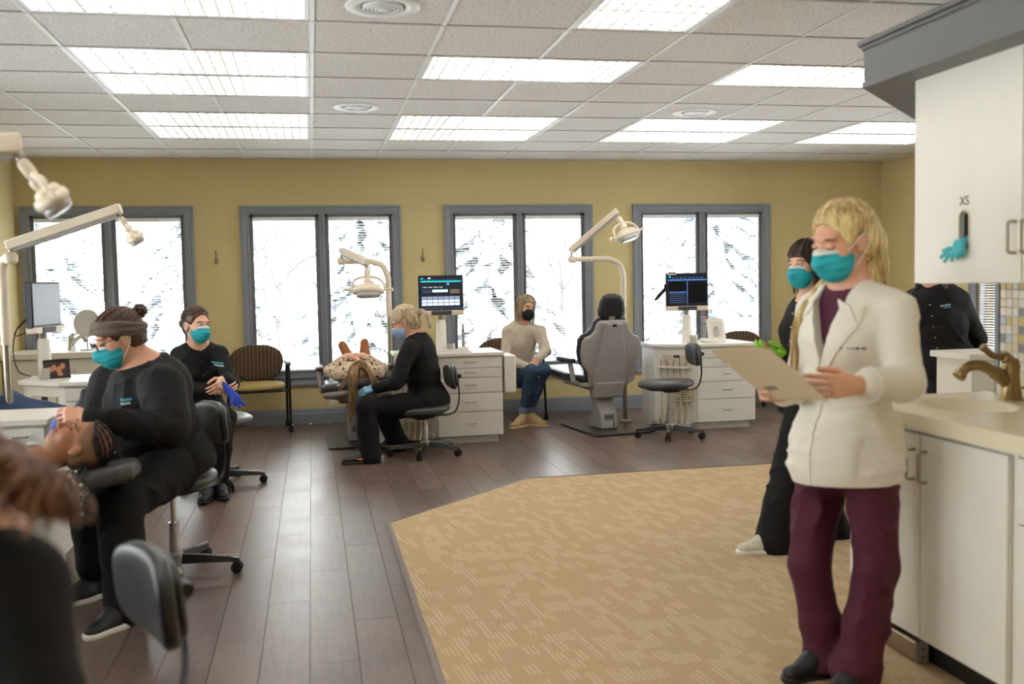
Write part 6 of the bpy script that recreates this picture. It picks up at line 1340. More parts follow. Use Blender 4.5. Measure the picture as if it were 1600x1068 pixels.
def bun(root, base, hd, m, c, r, seed):
    q = MB(); rnd = random.Random(seed)
    for i in range(26):
        a0 = rnd.uniform(0, 6.28); ax = nrm([rnd.gauss(0, 1) for _ in range(3)]); u_, w_ = perp(ax); rr = r * rnd.uniform(0.8, 1.02)
        q.tube([hd.X(*c) - base + (np.array(u_) * math.cos(a0 + t) + np.array(w_) * math.sin(a0 + t)) * rr * hd.s for t in np.linspace(0, 3.4, 9)], [0.005] * 9, 5)
    q.ball(hd.X(*c) - base, r * 0.9 * hd.s); q.build('hair_bun', m, root, smooth=180)

# --- dark-haired woman walking behind the lab coat
def person_walk():
    Y = 4.75; base = V3(2.56, Y, 0); root = new_person('dark-haired woman in black scrubs and teal mask walking behind the lab-coated woman', base)
    J = dict(bf=V3(-0.98, -0.2, 0), nk=A(1268, 465, Y), pv=A(1258, 612, Y), sL=A(1282, 487, Y - 0.17), sR=A(1252, 487, Y + 0.16), eL=A(1288, 560, Y - 0.22), wL=A(1226, 552, Y - 0.20), eR=A(1258, 562, Y + 0.2), wR=A(1222, 556, Y + 0.05),
             hL=A(1262, 618, Y - 0.09), hR=A(1255, 618, Y + 0.09), kL=A(1232, 735, Y - 0.10), kR=A(1270, 735, Y + 0.08), aL=A(1212, 838, Y - 0.12), aR=A(1300, 830, Y + 0.08), tL=A(1165, 852, Y - 0.13), tR=A(1262, 845, Y + 0.08))
    hd = Head(A(1260, 413, Y), (-0.93, -0.36, -0.05), (-0.05, 0, 1), 1.0)
    R, G, o = dress(root, base, J, hd, (0.165, 0.115, 0.15, 0.115, 0.18, 0.14), SKIN, SCRUB, SCRUBP, legs=(0.098, 0.082, 0.108), seed=31, hands=dict(L=(V3(-0.9, -0.1, -0.05), V3(0, 0.3, 0.9), (0.5,) * 4, 0.4), R=(V3(-0.9, -0.2, 0), V3(0, -0.5, 0.8), (0.5,) * 4, 0.4)), hem=-0.25, ankle_drop=0.02)
    logo(G, o, base, J, R, -0.11, 0.02); snap(G, o, base, J, R, [(0.0, 0.06 - 0.07 * i) for i in range(5)])
    F = Fld(); hair_cap(F, hd, -0.12, grow=0.004, ears=False, face=(0.0, 0.100, -0.05), fr=(0.085, 0.078, 0.092)); F.el(hd.X(0, -0.055, -0.07), V3(0.075, 0.065, 0.085), hd.H, 0.03); F.mesh('hair', 0.006, DARK, root, base)
    q = MB(); rnd = random.Random(5)
    for i in range(130):
        a = rnd.uniform(-1, 1); ph = a * 2.6; P = skull_path(hd, (math.sin(ph) * 0.3, math.cos(ph) * 0.3 - 0.2, 1), (math.sin(ph), math.cos(ph) * (1 if abs(a) > 0.28 else 0.9), 0.1 if abs(a) < 0.3 else -0.35), rnd.uniform(0.003, 0.010))
        if abs(a) > 0.30: P.append(hd.X(0.088 * math.sin(ph), -0.012 + 0.085 * min(0.3, math.cos(ph)), -0.12 - rnd.uniform(0, 0.03)))
        strands(q, base, P, 1, 0.003, 0.004, rnd, 0.6)
    q.build('hair_strands', DARK, root, smooth=180); face_parts(root, base, hd); mask(root, base, hd, h=0.004)
    ws = mat('sneaker_pale', (206, 200, 182), 0.7, var=0.12, vscale=40); wso = mat('sole_white', (232, 228, 218), 0.6)
    for s_ in 'LR': shoe(root, base, J['a' + s_] * [1, 1, 0] + [0, 0, 0.092], J['t' + s_], ws, wso, 1.08)
    for k, d, n_, sd in (('wL', V3(-0.9, -0.1, -0.05), V3(0, 0.3, 0.9), -1), ('wR', V3(-0.9, -0.2, 0), V3(0, -0.5, 0.8), 1)):
        F = Fld(); hand(F, J[k], d, n_, sd, 1.10, (0.5,) * 4, 0.4); F.mesh('green_glove', 0.004, mat('green_nitrile', (140, 206, 60), 0.5), root, base)
person_walk()
# --- figure whose head is behind the wall cabinet
def person_hidden():
    Y = 6.42; base = np.array([*A(1480, 500, Y)[:2], 0.0]); root = new_person('figure in black scrubs with hands behind the back, head hidden by the wall cabinet', base)
    J = dict(bf=V3(-0.80, -0.6, 0), nk=A(1458, 444, Y - 0.03), pv=A(1478, 562, Y), sL=A(1500, 470, Y - 0.12), sR=A(1432, 466, Y + 0.12), eL=A(1527, 528, Y + 0.0), wL=A(1508, 572, Y + 0.14), eR=A(1436, 525, Y + 0.22), wR=A(1478, 572, Y + 0.2),
             hL=A(1492, 570, Y - 0.06), hR=A(1466, 570, Y + 0.06))
    for s_, dx in (('L', 0.07), ('R', -0.07)):
        J['k' + s_] = base + V3(dx, -0.03, 0.47); J['a' + s_] = base + V3(dx, 0, 0.09); J['t' + s_] = J['a' + s_] + V3(-0.12, -0.1, -0.05)
    hd = Head(J['nk'] + V3(-0.02, -0.02, 0.175), (-0.8, -0.6, 0), (0, 0, 1), 1.0)
    R, G, o = dress(root, base, J, hd, (0.195, 0.135, 0.19, 0.14, 0.20, 0.155), SKIN2, SCRUB, SCRUBP, arms=(0.072, 0.066, 0.05), legs=(0.10, 0.08, 0.085), seed=41, hands=dict(L=(V3(-0.5, 0.3, -0.5), V3(0, 1, 0), (0.4,) * 4, 0.4), R=(V3(0.5, 0.1, -0.5), V3(0, 1, 0), (0.4,) * 4, 0.4)), hem=-0.3, neck_r=0.062)
    logo(G, o, base, J, R, -0.13, 0.03, 0.06, ((1, LOGOW), (0.7, LOGO))); snap(G, o, base, J, R, [(0.0, 0.05 - 0.08 * i) for i in range(5)])
    F = Fld(); hair_cap(F, hd, -0.11, ears=False); 
    for x in (-1, 1): F.chain([hd.X(0.07 * x, -0.02, -0.02), hd.X(0.085 * x, 0.0, -0.11), hd.X(0.10 * x, 0.03, -0.20)], [0.035, 0.034, 0.015], 0.03)
    F.mesh('hair', 0.006, DARK, root, base); face_parts(root, base, hd)
    for s_ in 'LR': shoe(root, base, J['a' + s_] * [1, 1, 0] + [0, 0, 0.09], J['t' + s_], SHOEB, m_black)
    q = MB(); q.tube([p - base for p in bez([hd.X(-0.055, -0.01, -0.12), J['nk'] + R[:, 1] * 0.075 - R[:, 2] * 0.045, hd.X(0.055, -0.01, -0.12)], 6)], 0.0015, 5); q.build('necklace', m_steel, root)
person_hidden()
# --- hygienist with headband and glasses
def person_band():
    base = V3(-0.75, 4.9, 0); root = new_person('seated hygienist in black scrubs with grey headband, glasses and teal mask', base)
    J = dict(bf=V3(-0.82, -0.57, 0), nk=A(226, 566, 4.90), pv=A(262, 716, 5.00), sL=A(254, 606, 4.72), sR=A(176, 600, 5.10), eL=A(266, 672, 4.56), wL=A(136, 652, 4.46), eR=A(150, 668, 5.06), wR=A(112, 650, 4.72),
             hL=A(268, 728, 4.86), hR=A(238, 722, 5.10), kL=A(188, 786, 4.44), kR=A(140, 770, 4.86), aL=A(196, 948, 4.34), aR=A(150, 880, 4.76), tL=A(156, 974, 4.22), tR=A(110, 900, 4.66))
    hd = Head(A(186, 527, 4.86), (-0.86, -0.38, -0.34), (-0.30, -0.12, 0.95), 1.06)
    R, G, o = dress(root, base, J, hd, (0.215, 0.19, 0.235, 0.215, 0.24, 0.205), SKIN2, SCRUB, SCRUBP, arms=(0.095, 0.078, 0.046), legs=(0.130, 0.098, 0.088), seed=51, hc=0.0062, hv=0.004, bust=0.085, belly=0.045, short=0.82, wr=0.008, lids=True, hem=-0.10, neckr=(0.060, 0.068), neck_r=0.078, armk=0.05, skin_arm=(0.06, 0.05, 0.032),
              hands=dict(L=(A(94, 646, 4.46) - J['wL'], V3(0.1, 0.75, -0.6), (0.5, 0.6, 0.65, 0.7), 0.6), R=(A(86, 640, 4.52) - J['wR'], V3(0.6, -0.6, -0.4), (0.4, 0.45, 0.5, 0.5), 0.5)))
    logo(G, o, base, J, R, -0.13, 0.035, 0.05); 
    F = Fld(); hair_cap(F, hd, -0.06, grow=0.004); F.mesh('hair', 0.0045, BROWN, root, base); pulled_back(root, base, hd, BROWN, (0, -0.8, 0.45), 120, 6, 0.0036); bun(root, base, hd, BROWN, (0, -0.125, 0.075), 0.030, 3)
    # knotted fabric headband: soft folds round the skull
    HB = mat('headband_grey', (104, 92, 80), 0.8, var=0.1, vscale=20); q = MB()
    for k in range(6):
        P = []
        for i in range(33):
            t = 2 * PI * i / 32; d = nrm(V3(math.sin(t), math.cos(t), 0.50 * math.cos(t) - 0.16 - 0.14 + 0.10 * k + 0.02 * math.sin(3 * t + k))); P.append(hd.X(*(V3(0, -0.017, 0.039) + d * V3(0.089, 0.110, 0.096))) - base)
        q.tube(P, [0.0115 * (1 + 0.25 * math.sin(i * 0.7 + k * 2)) for i in range(33)], 8, caps=False)
    q.build('headband', HB, root, smooth=180)
    face_parts(root, base, hd, lids=True); mask(root, base, hd, h=0.0035)
    g = thing('eyeglasses', 'clear plastic safety glasses on the hygienist with the headband', 'glasses', base); gm = mat('glasses_frame', (44, 44, 50), 0.3)
    for x in (-1, 1):
        q = MB(); ring = [hd.X(0.033 * x + 0.028 * math.cos(t), 0.112 - 0.010 * math.cos(t) * x * 0 - 0.05 * (0.033 * x + 0.028 * math.cos(t)) ** 2 * 20 * 0.3, 0.0 + 0.020 * math.sin(t)) - base for t in np.linspace(0, 2 * PI, 25)]; q.tube(ring, 0.0022, 6, caps=False); q.build('rim', gm, g)
        q = MB(); q._add(ring[:-1] + [r_ + hd.H[:, 1] * 0.001 for r_ in ring[:-1]], [tuple(range(24)), tuple(range(47, 23, -1))]); q.build('lens', m_glass, g, smooth=0)
        q = MB(); q.tube([hd.X(0.061 * x, 0.100, 0.006) - base, hd.X(0.080 * x, 0.05, 0.010) - base, hd.X(0.084 * x, -0.005, 0.012) - base], 0.0022, 6); q.build('temple', gm, g)
    q = MB(); q.tube([hd.X(-0.006, 0.112, 0.004) - base, hd.X(0.006, 0.112, 0.004) - base], 0.0022, 6); q.build('bridge', gm, g)
    for s_ in 'LR': shoe(root, base, J['a' + s_] * [1, 1, 0] + [0, 0, 0.09], J['t' + s_], SHOEB, mat('sole_white', (232, 228, 218), 0.6), 1.1)
    # blue cloth she is folding
    F = Fld(); a, b, c = A(104, 645, 4.47), A(92, 668, 4.50), A(76, 684, 4.56); F.chain([a, b, c], [0.018, 0.030, 0.012], 0.02, sq=(V3(0.3, 1, 0.2), 0.35)); F.rc(b, A(106, 672, 4.50), 0.022, 0.012, 0.02, (V3(0.3, 1, 0.2), 0.4)); F.wr(wrinkle(2, 0.004, 90)); e = F.mesh('blue_glove', 0.004, BLUEG, None, a); e.location = tuple(a); tag(e, 'bright blue glove in the hands of the hygienist with the headband', 'glove')
person_band()
# --- young hygienist with the bun
def person_bun():
    base = V3(-0.68, 7.2, 0); root = new_person('young hygienist in black scrubs with a low bun sitting beside the striped chair', base)
    J = dict(bf=V3(0.30, -0.95, 0), nk=A(309, 538, 7.20), pv=A(316, 650, 7.28), sL=A(343, 553, 7.17), sR=A(281, 555, 7.24), eL=A(360, 598, 7.06), wL=A(352, 592, 6.93), eR=A(276, 606, 7.15), wR=A(335, 608, 6.95),
             hL=A(335, 652, 7.22), hR=A(297, 655, 7.26), kL=A(352, 652, 6.84), kR=A(300, 662, 6.82), aL=A(342, 752, 6.88), aR=A(325, 752, 6.80), tL=A(350, 772, 6.72), tR=A(318, 778, 6.66))
    hd = Head(A(307, 507, 7.15), (0.66, -0.75, -0.06), (0.05, 0, 1), 1.02)
    R, G, o = dress(root, base, J, hd, (0.170, 0.115, 0.15, 0.115, 0.175, 0.14), SKIN, SCRUB, SCRUBP, legs=(0.088, 0.068, 0.066), seed=61, hc=0.0075, hands=dict(L=(V3(-0.4, -0.7, -0.5), V3(-0.7, 0.3, -0.3), (0.5,) * 4, 0.5), R=(V3(0.85, -0.4, -0.1), V3(0.2, 0.8, 0.4), (0.5,) * 4, 0.5)), arms=(0.058, 0.052, 0.043))
    logo(G, o, base, J, R, -0.125, 0.045, 0.065); snap(G, o, base, J, R, [(0.0, 0.05 - 0.09 * i) for i in range(4)])
    F = Fld(); hair_cap(F, hd, -0.075); F.mesh('hair', 0.005, BROWN, root, base); pulled_back(root, base, hd, BROWN, (0, -1, -0.05), 130, 9, 0.0036); bun(root, base, hd, BROWN, (0, -0.135, 0.0), 0.033, 4)
    face_parts(root, base, hd); mask(root, base, hd, h=0.0035)
    for s_ in 'LR': shoe(root, base, J['a' + s_] * [1, 1, 0] + [0, 0, 0.09], J['t' + s_], SHOEB, m_black)
    a = A(349, 600, 6.88); F = Fld(); b = A(368, 622, 6.86); F.chain([a, b], [0.020, 0.034], 0.02, sq=(V3(0.2, 1, 0), 0.35))
    for px, py in ((383, 632), (374, 636), (366, 634), (360, 630)): F.rc(b, A(px, py, 6.85), 0.016, 0.010, 0.008, (V3(0.2, 1, 0), 0.6))
    e = F.mesh('blue_glove', 0.004, BLUEG, None, a); e.location = tuple(a); tag(e, 'blue gloves dangling from the hands of the young hygienist with the bun', 'glove')
person_bun()
# --- blonde hygienist treating the patient
def person_blonde():
    base = V3(0.70, 8.08, 0); root = new_person('blonde hygienist in black scrubs with ponytail bending over the reclined patient', base)
    J = dict(bf=V3(-0.93, 0.36, 0), nk=A(651, 523, 8.06), pv=A(668, 626, 8.12), sL=A(640, 545, 7.90), sR=A(654, 543, 8.24), eL=A(618, 598, 7.82), wL=A(588, 606, 7.98), eR=A(622, 595, 8.36), wR=A(594, 598, 8.30),
             hL=A(660, 632, 8.02), hR=A(662, 632, 8.22), kL=A(572, 636, 7.90), kR=A(598, 640, 8.38), aL=A(578, 708, 7.86), aR=A(622, 690, 8.36), tL=A(552, 716, 7.84), tR=A(600, 694, 8.40))
    hd = Head(A(632, 502, 8.06), (-0.88, 0.22, -0.46), (-0.40, 0.10, 0.91), 1.05)
    R, G, o = dress(root, base, J, hd, (0.175, 0.135, 0.17, 0.145, 0.195, 0.165), SKIN2, SCRUB, SCRUBP, legs=(0.105, 0.082, 0.092), seed=71, hc=0.0075, arms=(0.070, 0.058, 0.046), hands=dict(L=(V3(-0.9, 0.1, -0.15), V3(0, 0.5, -0.8), (0.4, 0.5, 0.6, 0.6), 0.5), R=(V3(-0.9, -0.2, -0.1), V3(0, -0.5, -0.8), (0.4, 0.5, 0.6, 0.6), 0.5)), ankle_drop=0.02, lids=True)
    F = Fld(); hand(F, J['wL'], V3(-0.9, 0.1, -0.15), V3(0, 0.5, -0.8), -1, 1.08, (0.4, 0.5, 0.6, 0.6), 0.5); F.rc(J['wL'], lerp(J['wL'], J['eL'], 0.15), 0.034, 0.04, 0.01); F.mesh('blue_glove', 0.004, mat('pale_blue_nitrile', (124, 180, 214), 0.5), root, base)
    F = Fld(); hair_cap(F, hd, -0.095, grow=0.006); F.el(hd.X(0, -0.065, -0.055), V3(0.062, 0.045, 0.05), hd.H, 0.03); F.rc(hd.X(0, -0.09, 0.0), hd.X(0, -0.115, -0.005), 0.03, 0.022, 0.02); F.mesh('hair', 0.005, ASHB, root, base); pulled_back(root, base, hd, ASHB, (0, -1, -0.08), 130, 12, 0.004)
    q = MB(); rnd = random.Random(3)
    for i in range(70): k = rnd.gauss(0, 1); strands(q, base, bez([hd.X(0, -0.115, -0.003), hd.X(0.012 * k, -0.155, 0.012), hd.X(0.018 * k, -0.178, -0.03), hd.X(0.020 * k, -0.175, -0.09), hd.X(0.02 * k, -0.160, -0.13)], 4), 1, 0.008, 0.0062, rnd, 0.5)
    q.build('ponytail', ASHB, root, smooth=180); q = MB(); q.lathe([(0.020, -0.008), (0.024, 0), (0.020, 0.008)], hd.X(0, -0.118, -0.003) - base, 16, hd.H[:, 1]); q.build('hair_tie', m_black, root)
    face_parts(root, base, hd, lids=True); mask(root, base, hd, mat('pale_blue_mask', (158, 184, 222), 0.7), h=0.004)
    for s_ in 'LR':
        sh, X = shoe(root, base, J['a' + s_] * [1, 1, 0] + [0, 0, 0.09], J['t' + s_], SHOEB, mat('sole_charcoal', (52, 52, 54), 0.6), 1.12)
        for sd in (-1, 1):
            q = MB(); P = [X(0.047 * sd, 0.02 + 0.10 * t, 0.048 - 0.015 * math.sin(t * 2.6) + 0.012 * t) - base for t in np.linspace(0, 1, 8)]; q.tube(P, [0.001, 0.006, 0.009, 0.009, 0.007, 0.005, 0.003, 0.001], 6, flat=(X(1, 0, 0) - X(0, 0, 0), 0.3)); q.build('shoe_stripe', mat('stripe_copper', (206, 140, 96), 0.4), sh)
    q = MB(); a, b = A(560, 611, 8.02), A(585, 598, 7.98); q.tube([a - a, (b - a) * 0.6, b - a], [0.002, 0.004, 0.0035], 8); e = q.build('dental_instrument', m_steel, None); e.location = tuple(a); tag(e, 'thin steel dental instrument in the blonde hygienist\'s gloved hand', 'dental tool')
person_blonde()
# --- woman waiting in the beige sweater
def person_wait():
    base = V3(2.0, 9.7, 0); root = new_person('woman in beige sweater, jeans and black mask waiting by the window', base)
    J = dict(bf=V3(0.42, -0.9, 0), nk=A(814, 503, 9.66), pv=A(814, 582, 9.80), sL=A(843, 518, 9.62), sR=A(794, 518, 9.70), eL=A(853, 548, 9.56), wL=A(838, 562, 9.38), eR=A(790, 560, 9.62), wR=A(828, 574, 9.36),
             hL=A(828, 586, 9.74), hR=A(806, 588, 9.78), kL=A(849, 578, 9.32), kR=A(830, 580, 9.30), aL=A(828, 640, 9.46), aR=A(818, 642, 9.42), tL=A(846, 657, 9.34), tR=A(806, 654, 9.32))
    hd = Head(A(822, 481, 9.62), (0.30, -0.95, -0.08), (0.12, 0.0, 1), 1.0); KN = mat('beige_knit', (206, 192, 174), 0.9, var=0.06, vscale=16, bump=0.3, bscale=120)
    R, G, o = dress(root, base, J, hd, (0.168, 0.115, 0.155, 0.125, 0.18, 0.15), SKIN2, KN, DEN, legs=(0.084, 0.064, 0.046), seed=81, wr=0.004, hc=0.0075, hv=0.005, arms=(0.058, 0.050, 0.040), bust=0.062, hands=dict(L=(V3(-0.25, -0.5, -0.6), V3(-0.3, 0.4, -0.9), (0.25,) * 4, 0.2), R=(V3(0.6, -0.4, -0.3), V3(0, 0.2, -1), (0.25,) * 4, 0.2)), neck_r=0.060, hem=-0.12)
    F = Fld(); hair_cap(F, hd, -0.12, ears=False, grow=0.003, face=(0.012, 0.104, -0.05), fr=(0.090, 0.080, 0.124)); F.mesh('hair', 0.006, MIXB, root, base)
    q = MB(); rnd = random.Random(14)
    for i in range(150):
        sgn = 1 if rnd.random() < 0.5 else -1; a = rnd.uniform(0.15, 1.0); ph = sgn * (0.5 + 1.9 * a)
        P = skull_path(hd, (0.12 * sgn, 0.55 - 0.9 * a, 0.9), (math.sin(ph), math.cos(ph) * 0.8, -0.25), rnd.uniform(0.004, 0.011), 7); e = P[-1]; L = rnd.uniform(0.10, 0.17)
        P += [e - hd.H[:, 2] * L * 0.5 + hd.H[:, 0] * 0.006 * sgn, e - hd.H[:, 2] * L + hd.H[:, 0] * 0.002 * sgn + hd.H[:, 1] * 0.015]; strands(q, base, P, 1, 0.004, 0.0046, rnd, 0.6)
    q.build('hair_strands', MIXB, root, smooth=180); face_parts(root, base, hd); mask(root, base, hd, mat('black_mask', (24, 23, 25), 0.8), strip=False, h=0.004)
    bt = mat('suede_boot_beige', (190, 160, 120), 0.85, var=0.08, vscale=20)
    for s_ in 'LR': shoe(root, base, J['a' + s_] * [1, 1, 0] + [0, 0, 0.088], J['t' + s_], bt, mat('boot_sole_tan', (206, 186, 150), 0.7), 1.12)
    F = Fld()
    for s_ in 'LR': F.rc(J['a' + s_] + V3(0, 0, 0.0), J['a' + s_] + V3(0, 0, 0.035), 0.050, 0.048, 0.01)
    for s_ in 'LR': G2 = Fld(); G2.rc(J['a' + s_], lerp(J['a' + s_], J['k' + s_], 0.08), 0.050, 0.050, 0.01); G2.mesh('jeans_cuff', 0.006, mat('denim_pale', (112, 134, 160), 0.85), root, base)
person_wait()
# --- reclined patient with long hair
def person_patient():
    base = V3(0.36, 9.0, 0.5); root = new_person('reclined patient with long fair hair, patterned blouse and brown ankle boots', base); x0 = 0.36
    J = dict(bf=V3(0, 0.15, 1), nk=V3(x0, 8.50, 0.655), pv=V3(x0, 9.05, 0.60), sL=V3(x0 - 0.165, 8.56, 0.65), sR=V3(x0 + 0.165, 8.56, 0.65), eL=V3(x0 - 0.235, 8.83, 0.66), wL=V3(x0 - 0.07, 8.98, 0.775), eR=V3(x0 + 0.235, 8.83, 0.66), wR=V3(x0 + 0.07, 8.99, 0.775),
             hL=V3(x0 - 0.085, 9.06, 0.60), hR=V3(x0 + 0.085, 9.06, 0.60), kL=V3(x0 - 0.09, 9.42, 0.68), kR=V3(x0 + 0.09, 9.42, 0.70), aL=V3(x0 + 0.0, 9.72, 0.66), aR=V3(x0 + 0.13, 9.70, 0.66))
    hd = Head(V3(x0 + 0.005, 8.30, 0.69), (0.0, 0.30, 0.95), (0, -1, 0.25), 1.0)
    m, N, L, b = node_mat('patterned_blouse'); tc = N.new('ShaderNodeTexCoord'); vo = N.new('ShaderNodeTexNoise'); vo.inputs['Scale'].default_value = 46; vo.inputs['Detail'].default_value = 3; L.new(tc.outputs['Object'], vo.inputs[0]); cr = N.new('ShaderNodeValToRGB'); cr.color_ramp.interpolation = 'CONSTANT'; e = cr.color_ramp.elements
    e[0].position = 0; e[0].color = (*lin((62, 54, 58)), 1); e[1].position = 0.42; e[1].color = (*lin((214, 190, 160)), 1)
    for p_, c_ in ((0.55, (196, 140, 116)), (0.57, (216, 196, 172)), (0.66, (168, 144, 120))): x = e.new(p_); x.color = (*lin(c_), 1)
    L.new(vo.outputs[0], cr.inputs[0]); L.new(cr.outputs[0], b.inputs['Base Color']); b.inputs['Roughness'].default_value = 0.85
    R, G, o = dress(root, base, J, hd, (0.160, 0.095, 0.145, 0.095, 0.165, 0.11), SKIN, m, mat('dark_jeans', (40, 46, 60), 0.85), legs=(0.078, 0.058, 0.05), seed=91, hc=0.0075, hv=0.005, arms=(0.052, 0.046, 0.042), hands=dict(L=(V3(0.9, 0.2, 0.15), V3(0, 0.1, -1), (0.4,) * 4, 0.3), R=(V3(-0.9, 0.2, 0.15), V3(0, 0.1, -1), (0.4,) * 4, 0.3)), sleeve=0.7, lids=True)
    bm = mat('tan_suede_boot', (176, 108, 62), 0.8, var=0.08, vscale=18)
    for s_, tilt in (('L', 0.42), ('R', 0.0)):
        up = V3(-0.0, 1, -0.1); t = J['a' + s_] + V3(-0.12 * tilt * 2, 0.03, 0.2); sh, X = shoe(root, base, J['a' + s_], t, bm, mat('boot_sole_brown', (120, 76, 48), 0.7), 1.12, up=-V3(0.0, 1, -0.05))
        G2 = Fld(); G2.rc(lerp(J['k' + s_], J['a' + s_], 0.72), J['a' + s_], 0.055, 0.050, 0.01); G2.mesh('boot_shaft', 0.006, bm, sh, base)
    F = Fld(); hair_cap(F, hd, -0.10, ears=False); F.mesh('hair', 0.006, HONEY, root, base); q = MB(); rnd = random.Random(21)
    for i in range(110):
        a = rnd.uniform(-1, 1); ph = a * 2.2; P = skull_path(hd, (0.1 * a, 0.75, 0.65), (math.sin(ph), -0.2 + 0.5 * math.cos(ph), 0.75 - 0.6 * abs(a)), rnd.uniform(0.004, 0.010), 6); e = P[-1]
        P += [e + V3(0.03 * a, -0.02, -0.04), e + V3(0.10 * a, 0.03 * abs(a), -0.10 * abs(a) - 0.015)]; strands(q, base, P, 1, 0.006, 0.0045, rnd, 0.6)
    for px, n, zl in ((-0.045, 34, 0.36), (-0.075, 16, 0.28), (0.10, 10, 0.42)):     # lengths falling past the headrest
        for i in range(n):
            o_ = rnd.gauss(0, 0.010); y_ = 8.085 + rnd.gauss(0, 0.006); strands(q, base, bez([hd.X(-px * 0.2 + o_, 0.0, 0.12), V3(x0 + px * 0.6 + o_, 8.17, 0.735), V3(x0 + px + o_, y_ - 0.01, 0.66), V3(x0 + px * 1.15 + o_, y_, zl + 0.15), V3(x0 + px * 1.2 + o_ * 0.6, y_ + 0.02, zl + rnd.uniform(-0.02, 0.02))], 4), 1, 0.003, 0.0042, rnd, 0.6)
    q.build('long_hair', HONEY, root, smooth=180); face_parts(root, base, hd, lids=True)
person_patient()
# --- child with braided hair and beads
def person_child():
    hx, y0, hz = A(125, 693, 4.30); base = V3(-1.6, 4.3, 0.5); root = new_person('child with braided beaded hair lying back in the dental chair', base)
    J = dict(bf=V3(-0.15, 0, 1), nk=V3(hx - 0.19, y0, hz - 0.065), pv=V3(hx - 0.63, y0, hz - 0.13), sL=V3(hx - 0.24, y0 - 0.13, hz - 0.08), sR=V3(hx - 0.24, y0 + 0.13, hz - 0.08), eL=V3(hx - 0.46, y0 - 0.2, hz - 0.09), wL=V3(hx - 0.62, y0 - 0.08, hz), eR=V3(hx - 0.46, y0 + 0.2, hz - 0.09), wR=V3(hx - 0.62, y0 + 0.08, hz),
             hL=V3(hx - 0.65, y0 - 0.07, hz - 0.13), hR=V3(hx - 0.65, y0 + 0.07, hz - 0.13), kL=V3(hx - 0.93, y0 - 0.08, hz - 0.1), kR=V3(hx - 0.93, y0 + 0.08, hz - 0.1), aL=V3(hx - 1.2, y0 - 0.08, hz - 0.15), aR=V3(hx - 1.2, y0 + 0.08, hz - 0.15))
    hd = Head(V3(hx, y0, hz), (-0.34, -0.14, 0.92), (1, 0, 0.32), 0.98)
    R, G, o = dress(root, base, J, hd, (0.125, 0.085, 0.115, 0.085, 0.125, 0.095), SKIN3, mat('dark_hoodie', (36, 34, 38), 0.85), DEN, legs=(0.062, 0.05, 0.045), seed=101, hc=0.007, hv=0.004, arms=(0.045, 0.040, 0.034), hands=dict(L=(V3(-0.6, 0.5, 0), V3(0, 0, -1), (0.4,) * 4, 0.3), R=(V3(-0.6, -0.5, 0), V3(0, 0, -1), (0.4,) * 4, 0.3)), bust=0, hs=0.85, lids=True, skin_arm=(0.034, 0.03, 0.022))
    bead = mat('bead_white', (232, 232, 236), 0.2); F = Fld(); hair_cap(F, hd, -0.075, grow=-0.004); F.mesh('hair', 0.004, mat('braided_scalp', (128, 88, 62), 0.6), root, base); q = MB(); rnd = random.Random(31)
    for k in range(11):     # cornrows from the hairline back over the crown
        a = -1 + 2 * k / 10; d0 = nrm(V3(0.95 * a, 0.82 - 0.55 * abs(a), 0.62 - 0.25 * abs(a))); d1 = nrm(V3(0.75 * a, -0.95, 0.1)); P = skull_path(hd, d0, d1, 0.002, 22)
        q.tube([p - base for p in P], [0.0062 * (0.75 + 0.3 * math.sin(i * 1.9)) for i in range(22)], 8)
    q.build('cornrows', mat('hair_black', (34, 24, 21), 0.5), root, smooth=180)
    for k in range(9):      # loose braids with beads
        a = -1 + 2 * k / 8; e = hd.X(0.06 * a, -0.085, 0.0 + 0.02 * (1 - abs(a))); dr = V3(-0.02 - 0.16 * rnd.random(), -0.10 - 0.16 * rnd.random() if k % 3 else -0.15, -0.03 - 0.05 * rnd.random())
        if k == 4: P = bez([e, e + V3(-0.01, -0.13, -0.02), e + V3(-0.02, -0.155, -0.09), e + V3(-0.02, -0.155, -0.19)], 5)
        else: P = bez([e, e + dr * 0.4 + V3(0, -0.02, 0.02), e + dr + V3(0, -0.03, 0.0), e + dr + V3(-0.07, -0.04, -0.015)], 5)
        br = MB(); br.tube([p - base for p in P], [0.005 * (0.8 + 0.25 * math.sin(i * 2)) for i in range(len(P))], 6); b_ = br.build('braid', mat('hair_black', (34, 24, 21), 0.5), root, smooth=180)
        for j in range(4): bb = MB(); bb.ball(P[-1 - 2 * j] - base, 0.0075, 10, 7); bb.build('bead', bead, b_, smooth=180)
    for i in range(12):
        t = -1.2 + 2.4 * i / 11; p = J['nk'] + V3(0.03 - 0.05 * math.cos(t), 0.075 * math.sin(t), 0.055 + 0.012 * math.cos(t)); bb = MB(); bb.ball(p - base, 0.0085, 10, 7); bb.build('necklace_bead', bead, root, smooth=180)
    face_parts(root, base, hd, lids=True, brow=mat('hair_black', (34, 24, 21), 0.5)); q = MB(); q.tube([hd.X(x, 0.1005 - 8 * x * x, -0.067) - base for x in (-0.02, -0.01, 0, 0.01, 0.02)], [0.001, 0.003, 0.0036, 0.003, 0.001], 6); q.build('lips', mat('lips', (160, 92, 76), 0.4), root)
    for s_ in 'LR': shoe(root, base, J['a' + s_], J['a' + s_] + V3(-0.02, 0, 0.2), SHOEB, mat('sole_white', (232, 228, 218), 0.6), 0.85, up=V3(1, 0, 0))
person_child()
